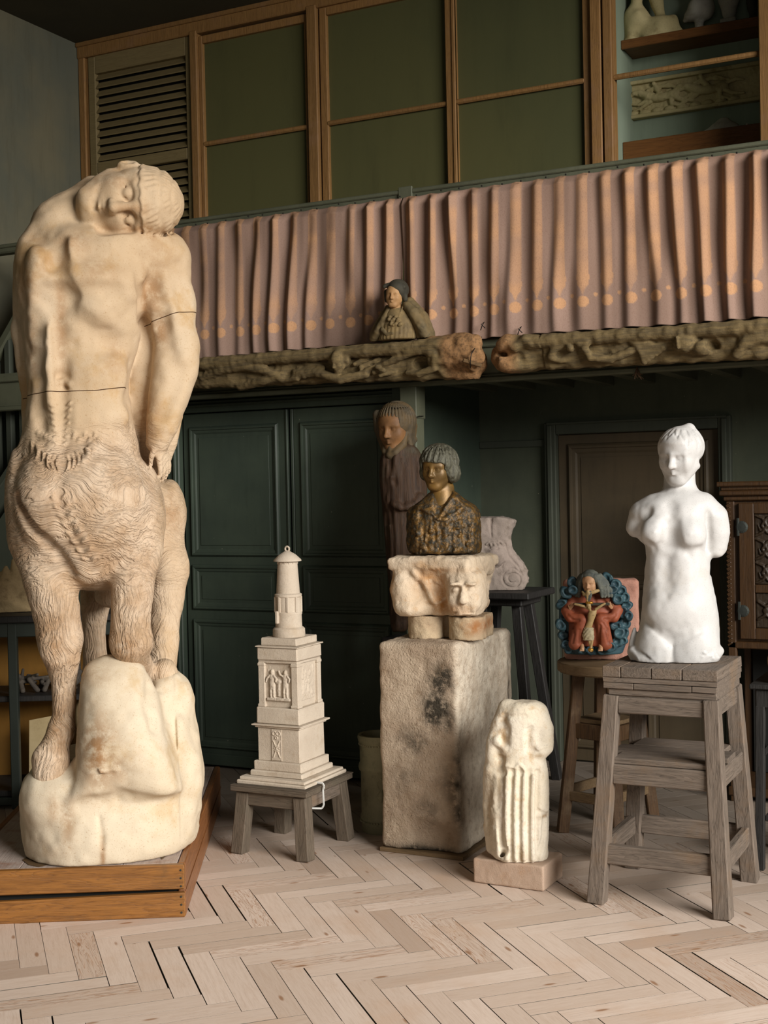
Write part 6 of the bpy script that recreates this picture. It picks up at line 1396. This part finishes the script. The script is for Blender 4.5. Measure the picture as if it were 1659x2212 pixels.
    q = head(K, c, A, s, eyes='open', ears=False, jaw=1.0, fat=1.06, brow=1.05, nose=.95, skull=False); K.ell(q(.31, -.02, -.08), np.array([.04, .07, .1])*s, .02*s, '+', A); K.ell(q(.30, -.06, -.20), np.array([.05, .08, .06])*s, .03*s, '+', A)
    for i in range(26):
        a = -.12*math.pi+1.24*math.pi*i/25; pts = []
        for t in np.linspace(0, 1, 4): zs = .02+.34*max(0, math.sin(a))**2; z = zs+(.47-zs)*t; rr = math.sqrt(max(.05, 1-((z-.13)/.37)**2)); w_ = a+.12*math.sin(i*2+t*3); pts.append(q(.405*rr*math.cos(w_), -.10+.455*rr*math.sin(w_), z))
        K.chain(pts, [.008*s, .015*s, .015*s, .008*s], .014*s, '-')
    p = P(1484, 935, -4)
    for dx, dz, r in ((0, 0, .15), (-.10, -.03, .11), (.10, -.05, .12), (.04, .06, .11), (-.22, -.10, .09)): K.ell(p+np.array([dx*s, 0, dz*s]), r*s, .03*s)
    K.block(P(1432, 915, 8), (22*m, 30*m, 9*m), 4*m, .01, '-', turn(0, 0, -8))
    K.noise(.0012, .02, seed=3); K.floor(.001)
    o = clay_obj('torso', K, fr, M['marble'], root, smooth=2)
torso()
# ---------------------------------------------------------------- round-topped stool with the painted relief
def stool():
    Lf = on_z(1212, 1797); Rf = on_z(1418, 1790); mid = (Lf+Rf)/2; h = (Rf-Lf)/2; pr = np.array([h[1], -h[0], 0]); feet = [Lf, mid+pr*.92, Rf, mid-pr*.92]
    ztop = on_y(1222, 1425, mid[1]-.05)[2]; c = mid+[0.035, 0, 0]; R = abs(c[0]-on_y(1210, 1425, mid[1])[0])
    root = empty('round_stool', mid, 'brown round-topped wooden stool with slanting legs carrying the painted relief', 'stool')
    t = MB().lathe([(0, ztop-.047), (R-.008, ztop-.047), (R, ztop-.04), (R, ztop-.005), (R-.005, ztop), (0, ztop)], (c[0], c[1], 0), 48); t.build('top', M['stoolh'], root, sharp=40)
    leg = []
    for f in feet:
        d = (f-mid); p = mid+d*.56+[0, 0, ztop-.04]; q = mid+d*.97; leg.append((p, q)); MB().bar(p, q, .05, .05, .004, ref=(d[1], -d[0], 0), jit=.001).build('leg', M['stool'], root)
    at = lambda i, z: leg[i][0]+(leg[i][1]-leg[i][0])*(leg[i][0][2]-z)/leg[i][0][2]
    for i in range(4):
        j = (i+1) % 4; z = .17+.02*(i % 2); a, b = at(i, z), at(j, z); d = (b-a)/np.linalg.norm(b-a); MB().bar(a-d*.015, b+d*.015, .022, .045, .003, ref=(0, 0, 1)).build('stretcher', M['stoolh'], root)
        a, b = at(i, .47), at(j, .47); MB().bar(a+d*.02, b-d*.02, .025, .07, .003, ref=(0, 0, 1)).build('shelf_rail', M['stool'], root)
    P4 = [at(i, .52) for i in range(4)]; m = MB().prism([(mid[0]+(p[0]-mid[0])*1.0, mid[1]+(p[1]-mid[1])*1.0) for p in P4], 2, .507, .525); m.build('shelf', M['stoolh'], root)
    return c, ztop
SC_, SZT = stool()
def god():
    b = on_y(1286, 1413, SC_[1]-.10); fr = Fr([b[0], SC_[1]-.10, SZT+.001]); P = fr.P; m = fr.m
    # red stone behind
    F2 = Fr(fr.o+fr.f*-.10); K = Clay((-.19, -.08, -.01), (.24, .08, .44), .0055); pa, pb = F2.P(1216, 1252), F2.P(1379, 1252)
    K.block(((pa[0]+pb[0])/2, -.005, pa[2]/2+.002), ((pb[0]-pa[0])/2, .05, pa[2]/2), .02); K.noise(.003, .05, seed=3); K.noise(.002, .015, seed=4); K.floor(.001)
    o = clay_obj('red_stone_slab', K, F2, M['redstone']); meta(o, 'rough red sandstone slab standing behind the painted relief on the round stool', 'stone block')
    root = empty('painted_relief', fr.o, 'painted wooden relief of a bearded man in red seated among blue-green clouds', 'relief')
    lo, hi = (-.19, -.06, -.01), (.18, .17, .47); H = .0030
    K = Clay(lo, hi, H); cu, cv = 1283, 1330
    K.loft([(P(cu, 1413)[2], P(cu, 1400)[0], 0, 60*m, 18*m), (P(cu, 1385)[2], P(cu, 1400)[0], 0, 70*m, 20*m), (P(cu, 1330)[2], P(cu, 1400)[0], 0, 74*m, 20*m), (P(cu, 1275)[2], P(cu, 1400)[0], 0, 62*m, 18*m), (P(cu, 1250)[2], P(cu, 1400)[0], 0, 36*m, 14*m)], cap=.01)
    lob = [(1236, 1258, 12), (1222, 1280, 13), (1237, 1275, 11), (1213, 1305, 12), (1218, 1330, 10), (1211, 1350, 12), (1216, 1372, 11), (1222, 1392, 10), (1245, 1396, 11), (1312, 1252, 14), (1330, 1262, 12), (1322, 1275, 13), (1342, 1277, 12), (1350, 1290, 11), (1334, 1295, 12), (1354, 1308, 11), (1345, 1322, 13), (1358, 1330, 10), (1350, 1346, 12), (1330, 1352, 12), (1338, 1368, 13), (1350, 1366, 10), (1334, 1386, 12), (1318, 1398, 12), (1300, 1404, 11), (1276, 1404, 10), (1256, 1404, 10), (1346, 1384, 9), (1228, 1404, 9)]
    for i, (u, v, r) in enumerate(lob):
        w = 16+7*((i*7) % 3); K.ell(P(u, v, w), [r*m*(1.25 if i % 2 else .95), r*m*.9, r*m*(.85 if i % 2 else 1.1)], .006, '+', turn(0, 0, i*47))
    for i, (u, v, r) in enumerate(lob):
        w = 16+7*((i*7) % 3); K.ell(P(u+r*.15*math.cos(i), v-r*.1, w+r*.85), [r*m*(.8 if i % 2 else .5), r*m*.5, r*m*(.42 if i % 2 else .65)], .008, '-', turn(0, 0, i*47+20)); a = i*1.3
        K.chain([P(u+r*.8*math.cos(a+t), v+r*.8*math.sin(a+t), w+r*.55) for t in np.linspace(0, 3.6, 8)], [2.2*m]*8, .004)
    K.floor(.001); clay_obj('clouds', K, fr, M['god_cloud'], root)
    K = Clay(lo, hi, H)
    K.loft([(P(1275, 1393)[2], P(1275, 1393)[0], 12*m, 48*m, 22*m), (P(1275, 1350)[2], P(1275, 1350)[0], 14*m, 46*m, 24*m), (P(1275, 1310)[2], P(1275, 1310)[0], 12*m, 48*m, 20*m), (P(1275, 1285)[2], P(1272, 1285)[0], 10*m, 36*m, 16*m), (P(1275, 1275)[2], P(1272, 1285)[0], 8*m, 20*m, 12*m)], cap=.012)
    K.chain([P(1258, 1340, 36), P(1252, 1356, 36), P(1243, 1390, 30)], [13*m, 14*m, 15*m], .012); K.chain([P(1297, 1338, 36), P(1303, 1356, 36), P(1308, 1390, 30)], [13*m, 14*m, 16*m], .012)
    K.chain([P(1240, 1300, 14), P(1224, 1320, 24), P(1232, 1334, 34), P(1250, 1335, 36)], [12*m, 12*m, 11*m, 8*m], .012); K.chain([P(1312, 1296, 16), P(1334, 1318, 26), P(1326, 1334, 34), P(1308, 1334, 36)], [12*m, 12*m, 11*m, 8*m], .012)
    for uv in ([(1238, 1352), (1240, 1370), (1236, 1388)], [(1252, 1362), (1250, 1376), (1250, 1390)], [(1296, 1352), (1294, 1370), (1294, 1388)], [(1306, 1360), (1310, 1374), (1314, 1388)], [(1298, 1290), (1304, 1298), (1310, 1304)], [(1226, 1328), (1238, 1340), (1250, 1340)], [(1330, 1328), (1318, 1338), (1306, 1338)], [(1290, 1285), (1286, 1296), (1287, 1302)], [(1302, 1345), (1316, 1366), (1320, 1388)]): K.crease(fr, uv, 2.2*m, .008, .2)
    K.floor(.003); clay_obj('red_robe', K, fr, M['god_robe'], root)
    A = turn(-16, -6, 0); c = P(1274, 1259, 36); s = 48*m
    K = Clay(lo, hi, .0022); head(K, c, A, s, eyes='open', ears=False); 
    clay_obj('face', K, fr, M['god_skin'], root)
    for d, u, v in ((-1, 1235, 1307), (1, 1317, 1305)):
        K = Clay(lo, hi, .0022); hand(K, P(u+d*4, v+9, 34), P(u-d*3, v-5, 40)-P(u+d*4, v+9, 34), fr.M@fr.f, 19*m, .15, side=d); clay_obj('hand', K, fr, M['god_skin'], root)
    for d in (-1, 1):
        K = Clay(lo, hi, .0022); K.chain([P(1275+d*20+2, 1394, 36), P(1275+d*20+3, 1402, 46)], [4.5*m, 4*m], .004)
        for j in range(4): K.cone(P(1275+d*20+j*2.4-1, 1401, 44), P(1275+d*20+j*2.6-2, 1406, 49), 1.5*m, 1.3*m, .002)
        clay_obj('foot', K, fr, M['god_skin'], root)
    K = Clay(lo, hi, .0026); q = lambda x, y, z: c+(x*A[0]+y*A[1]+z*A[2])*s
    K.ell(q(0, -.12, .2), np.array([.42, .42, .38])*s, 0, '+', A)
    for d in (-1, 1):
        for j in range(4): K.chain([q(d*(.28+.05*j), .1-.1*j, .3), q(d*(.42+.08*j), .05-.1*j, .0), q(d*(.5+.12*j), .02-.08*j, -.35), q(d*(.52+.13*j), .0-.06*j, -.62)], [.10*s, .11*s, .10*s, .07*s], .004)
    K.block(q(0, .42, -.05), np.array([.25, .3, .32])*s, .06*s, .02*s, '-', A)
    for j in range(-2, 3): K.chain([q(j*.06, .30-.02*abs(j), -.36), q(j*.055, .32, -.55), q(j*.04, .34, -.78+.05*abs(j))], [.05*s, .055*s, .03*s], .004)
    K.noise(.0012, .006, seed=3); clay_obj('grey_hair_and_beard', K, fr, M['god_hair'], root)
    K = Clay(lo, hi, .0022)
    K.block(P(1278, 1305, 42), (38*m, 2.5*m, 3.2*m), .5*m); clay_obj('cross_beam', K, fr, M['nunveil'], root)
    K = Clay(lo, hi, .0022)
    K.loft([(P(0, 1348)[2]*0+P(1274, 1352)[2], P(1270, 1352)[0], 46*m, 8*m, 6*m), (P(1276, 1335)[2], P(1276, 1335)[0], 47*m, 7*m, 5.5*m), (P(1280, 1322)[2], P(1279, 1322)[0], 48*m, 9*m, 6*m), (P(1281, 1314)[2], P(1281, 1314)[0], 47*m, 8*m, 5*m)], cap=.004)
    K.chain([P(1287, 1316, 47), P(1296, 1310, 48), P(1306, 1304, 47)], [3.2*m, 3*m, 2.6*m], .003); K.chain([P(1274, 1316, 47), P(1262, 1310, 48), P(1242, 1305, 47)], [3.2*m, 3*m, 2.6*m], .003)
    K.chain([P(1272, 1372, 46), P(1273, 1385, 46), P(1276, 1398, 44)], [3.6*m, 3*m, 2.2*m], .003); K.chain([P(1278, 1372, 46), P(1279, 1385, 47), P(1277, 1398, 46)], [3.6*m, 3*m, 2.2*m], .003); K.cone(P(1277, 1398, 45), P(1276, 1406, 50), 3*m, 2.4*m, .003)
    head(K, P(1272, 1309, 50), turn(-20, -25, -10), 15*m, ears=False)
    # dove and its neck above the crucified figure
    K.chain([P(1270, 1270, 44), P(1270, 1282, 48), P(1269, 1298, 46)], [3.6*m, 4.4*m, 3*m], .004); K.chain([P(1272, 1282, 46), P(1284, 1278, 46), P(1298, 1274, 42)], [4.5*m, 4.5*m, 3*m], .004); K.chain([P(1268, 1284, 46), P(1262, 1284, 44), P(1258, 1278, 40)], [5*m, 4*m, 2.4*m], .004)
    clay_obj('small_figure_and_dove', K, fr, M['god_body'], root)
    K = Clay(lo, hi, .0022); K.loft([(P(1271, 1378)[2], P(1272, 1378)[0], 46*m, 11*m, 7*m), (P(1271, 1364)[2], P(1271, 1364)[0], 47*m, 12*m, 8*m), (P(1272, 1350)[2], P(1272, 1350)[0], 47*m, 9.5*m, 7.5*m)], cap=.004, fold=lambda a, z: .07*np.cos(a*9+z*300)); K.noise(.0015, .008, seed=5); clay_obj('loincloth', K, fr, M['god_cloth'], root)
    K = Clay(lo, hi, .0022)
    for i in range(10): a = i*2*math.pi/10; K.ell(P(1273, 1302, 50)+np.array([5.5*m*math.cos(a), 3*m*math.sin(a), 0]), 2.8*m, .001)
    clay_obj('crown', K, fr, M['gold'], root); K = Clay(lo, hi, .0022); K.ell(P(1276, 1404, 47), [6*m, 5*m, 5*m]); clay_obj('foot_ball', K, fr, M['gold'], root)
god()
# ---------------------------------------------------------------- carved cabinet at the right edge
def cabinet():
    y = 6.5; X0, X1 = -1.378, -.62; root = empty('carved_cabinet', ((X0+X1)/2, y+.2, 0), 'dark walnut cabinet with carved door panels and iron hinges at the right edge', 'cabinet')
    MB().box((X0, y+.01, .80), (X1, y+.42, 1.50), .004).build('body', M['cab'], root)
    co_ = MB()
    for dz, e in ((1.50, .012), (1.525, .03), (1.55, .022), (1.57, .04)): co_.box((X0-e, y-e, dz), (X1+e, y+.43, dz+.025), .006)
    co_.build('cornice', M['cab'], root)
    p = MB()
    for x in (X0, X1-.04): p.box((x, y, 0), (x+.04, y+.04, 1.50), .004); p.box((x, y+.38, 0), (x+.04, y+.42, .82), .004)
    p.build('corner_posts', M['cab'], root)
    cs = MB()
    for i in range(34):
        z = .78+i*.021; cs.bar((X0-.001, y-.003, z), (X0+.022, y-.003, z+.016), .010, .012, .003, ref=(0, 1, 0))
    cs.build('carved_edge', M['cab'], root)
    b = MB().box((X0, y, .765), (X1, y+.42, .80), .005); b.build('bottom_rail', M['cab'], root)
    MB().box((X0-.01, y-.01, .03), (X1+.01, y+.43, .075), .006).build('foot_shelf', M['cab'], root)
    d = MB(); dx0, dx1 = X0+.062, X1-.06
    d.box((dx0, y-.014, .815), (dx0+.075, y+.01, 1.488), .004).box((dx1-.075, y-.014, .815), (dx1, y+.01, 1.488), .004)
    for z0, z1 in ((1.435, 1.488), (1.045, 1.085), (.815, .87)): d.box((dx0+.075, y-.013, z0), (dx1-.075, y+.01, z1), .003)
    do = d.build('door', M['cab'], root)
    for z0, z1, big in ((1.085, 1.435, 1), (.87, 1.045, 0)):
        fr = Fr((dx0+.075, y+.004, z0), 0.); W = dx1-dx0-.15; Hh = z1-z0; K = Clay((0, -.004, 0), (W, .03, Hh), .0032); K.block((W/2, .001, Hh/2), (W/2-.001, .004, Hh/2-.001))
        n = 3 if big else 1
        for i in range(5):
            for j in range(n):
                x = .05+i*.105; z = Hh*(j+.5)/n
                if big:
                    for s_ in (-1, 1):
                        K.chain([(x+s_*.045, .006, z-.05), (x+s_*.012, .008, z-.035), (x-s_*.012, .009, z+.0), (x+s_*.01, .008, z+.035), (x+s_*.046, .006, z+.05)], [.006, .007, .008, .007, .005], .003)
                        K.chain([(x, .006, z+s_*.012), (x+.022*s_, .008, z+s_*.022), (x+.03*s_, .006, z)], [.006, .006, .004], .003)
                else:
                    for s_ in (-1, 1): K.chain([(x-.04, .006, z+s_*.045), (x, .008, z+s_*.02), (x+.04, .006, z+s_*.05)], [.006, .008, .005], .003); K.ell((x, .007, z), [.016, .007, .016], .003)
        K.noise(.001, .008, seed=3); clay_obj('carved_panel', K, fr, M['cabdark'], do)
    for z in (1.37, .955):
        h = MB().box((dx0-.008, y-.02, z-.045), (dx0+.005, y-.012, z+.045), .003); h.lathe([(0, 0), (.028, 0), (.03, .003), (.02, .006), (0, .007)], (dx0+.018, y-.014, z), 14, M=np.array([[1, 0, 0], [0, 0, -1], [0, 1, 0]])*1.0); h.build('hinge', M['iron'], root)
    MB().box((X0+.05, y+.36, .08), (X1-.05, y+.4, .77)).build('back_board', M['dark'], root)
cabinet()
# ---------------------------------------------------------------- dark stand with a plaster roll, cut by the right edge
def edge_stand():
    x0 = on_y(1629, 1480, 5.42)[0]; z = on_y(1629, 1474, 5.42)[2]; root = empty('dark_stand', (x0+.25, 5.55, 0), 'black wooden stand at the right edge carrying a round plaster piece', 'stand')
    MB().box((x0-.01, 5.36, z-.02), (x0+.5, 5.78, z), .004).build('top', M['blackwood'], root); MB().box((x0+.01, 5.38, z-.10), (x0+.48, 5.76, z-.02), .006).build('apron', M['blackwood'], root)
    for a, b in ((x0+.03, 5.395), (x0+.46, 5.395), (x0+.03, 5.745), (x0+.46, 5.745)): MB().bar((a, b, z-.09), (a+(-.012 if a < x0+.2 else .012), b, 0), .036, .036, .003, ref=(0, 1, 0)).build('leg', M['blackwood'], root)
    MB().bar((x0+.03, 5.40, z-.30), (x0+.18, 5.40, z-.09), .02, .028, .003, ref=(0, 1, 0)).build('brace', M['blackwood'], root); MB().box((x0+.04, 5.40, .20), (x0+.45, 5.74, .225), .003).build('shelf', M['blackwood'], root)
    fr = Fr((x0+.16, 5.55, z+.001), 0.); K = Clay((-.14, -.16, -.01), (.2, .16, .26), .005); K.cone((-.03, .08, .085), (-.03, -.10, .085), .082, .082, .01); K.block((.0, .11, .03), (.1, .03, .03), .008, .02); K.cone((-.03, .14, .085), (-.03, .05, .085), .05, .05, .01, '-') ; K.noise(.003, .03, seed=3); K.floor(.001)
    o = clay_obj('plaster_roll', K, fr, M['leafplaster']); meta(o, 'dusty round plaster piece lying on the black stand, half cut by the right edge', 'fragment')
edge_stand()
# ---------------------------------------------------------------- dark open cabinet behind the platform at the left
def left_cabinet():
    O = PFR-E1*.86+E2*(1.73+.05); O[2] = 0; fm = lambda V: O+np.outer(V[:, 0], E1)+np.outer(V[:, 1], E2)+np.outer(V[:, 2], [0, 0, 1])
    W = lambda p: O+E1*p[0]+E2*p[1]+np.array([0, 0, p[2]])
    root = empty('open_cabinet', W((-.1, .25, 0)), 'dark green-black cabinet with open shelves behind the platform', 'cabinet')
    bm = lambda nm, mt, *bx: (lambda m: [m.box(a, b, .004) for a, b in bx] and m.build(nm, M[mt], root, frame=fm))(MB())
    bm('top', 'blackwood', ((-1.0, -.03, .955), (.46, .46, .99)))
    for x in (-.95, -.205, .375): bm('post', 'cabgreen', ((x, 0, .0), (x+.045, .045, .955)))
    bm('top_rail', 'cabgreen', ((-.95, .003, .88), (.42, .035, .955))); bm('bottom_rail', 'cabgreen', ((-.95, .003, .02), (.42, .035, .06)))
    bm('shelf', 'blackwood', ((-.94, .03, .545), (.415, .42, .575))); bm('shelf', 'blackwood', ((-.94, .03, .06), (.415, .42, .09)))
    bm('side_panel', 'blackwood', ((-.95, .04, .02), (-.93, .43, .955))); bm('side_panel', 'blackwood', ((.40, .045, .02), (.42, .43, .955)))
    bm('back_board', 'yellowback', ((-.94, .42, .02), (.42, .44, .95)))
    # things in it
    F = Fr(W((-.06, .2, .576))); K = Clay((-.2, -.12, -.01), (.2, .12, .2), .005)
    for i in range(16):
        a = RNG.uniform(-.16, .16); K.chain([(a, RNG.uniform(-.08, .08), .012), (a+RNG.uniform(-.06, .06), RNG.uniform(-.08, .08), RNG.uniform(.02, .1)), (a+RNG.uniform(-.1, .1), RNG.uniform(-.08, .08), RNG.uniform(.01, .15))], [.014, .012, .008], .004)
    K.floor(.001); o = clay_obj('branch_cast', K, F, M['branch']); meta(o, 'tangled grey branch-like cast lying on the upper shelf of the dark cabinet', 'cast')
    p = [W((-.14, .26, .0905)), W((.03, .24, .0905))]; m = MB().prism([(-.16, .092), (.02, .092), (.0, .36), (-.03, .44), (-.15, .42)], 1, .20, .204); o = m.build('paper_sheet', M['paper'], frame=fm); meta(o, 'buff sheet of paper standing on the lower shelf of the dark cabinet', 'paper')
    F = Fr(W((.16, .18, .0905))); K = Clay((-.1, -.1, -.01), (.1, .1, .46), .006); K.loft([(0, 0, 0, .06, .06), (.12, .0, 0, .05, .05), (.25, .005, 0, .055, .05), (.36, 0, 0, .065, .06), (.43, 0, 0, .05, .05)], 0, cap=.02); K.noise(.008, .05, seed=3); K.floor(.001)
    o = clay_obj('plaster_stump', K, F, M['leafplaster']); meta(o, 'rough ochre plaster stump on the lower cabinet shelf beside the statue leg', 'fragment')
    # large leaf-like plaster on top
    F = Fr(W((-.25, .2, .991))); K = Clay((-.3, -.12, -.01), (.42, .12, .42), .006); P = F.P
    for i in range(9):
        t = i/8; K.chain([(.30-.02*i, .0, .005), (.16-.055*i, .02, .12+.012*i), (.12-.04*i, 0, .34-.035*i)], [.035, .035, .012], .015)
    K.ell((.05, 0, .08), [.24, .05, .12], .03)
    for i in range(9): K.chain([(.30-.02*i, .05, .01), (.15-.05*i, .07, .12+.012*i), (.12-.04*i, .03, .33-.035*i)], [.006]*3, .012, '-')
    K.noise(.003, .03, seed=3); K.floor(.001); o = clay_obj('leaf_plaster', K, F, M['leafplaster']); meta(o, 'large dusty veined leaf-shaped plaster cast standing on top of the dark cabinet', 'cast')
left_cabinet()
# ---------------------------------------------------------------- camera and light
cd = bpy.data.cameras.new('camera'); co = bpy.data.objects.new('camera', cd); COL.objects.link(co)
cd.sensor_fit = 'VERTICAL'; cd.sensor_height = 36; cd.lens = CF/2212*36; cd.clip_start = .05
co.matrix_world = Matrix(((RT[0], UP[0], -FW[0], 0), (RT[1], UP[1], -FW[1], 0), (RT[2], UP[2], -FW[2], CH), (0, 0, 0, 1)))
SC.camera = co
def area(name, loc, target, sx, sy, power, col):
    l = bpy.data.lights.new(name, 'AREA'); l.shape = 'RECTANGLE'; l.size = sx; l.size_y = sy; l.energy = power; l.color = col
    o = bpy.data.objects.new(name, l); COL.objects.link(o); o.location = loc
    o.rotation_euler = (Vector(target)-Vector(loc)).to_track_quat('-Z', 'Y').to_euler(); return o
k = area('studio_window_daylight', (6.8, .5, 4.3), (-2.0, 4.9, .4), 6.0, 3.4, 480, (1.0, .965, .92)); k.data.spread = math.radians(84)
area('front_fill', (-.4, -1.8, 1.8), (-2.4, 6, .5), 3.4, 2.0, 7, (1.0, .94, .86)).data.spread = math.radians(100)  # added fill lamp behind the camera, no known window there
w = bpy.data.worlds.new('room_ambient'); SC.world = w; w.use_nodes = True
bg = w.node_tree.nodes['Background']; bg.inputs[0].default_value = (.86, .93, .72, 1); bg.inputs[1].default_value = .035
SC.view_settings.view_transform = 'Standard'; SC.view_settings.look = 'None'; SC.view_settings.exposure = 0.0; SC.view_settings.gamma = 1.0; SC.view_settings.use_curve_mapping = False
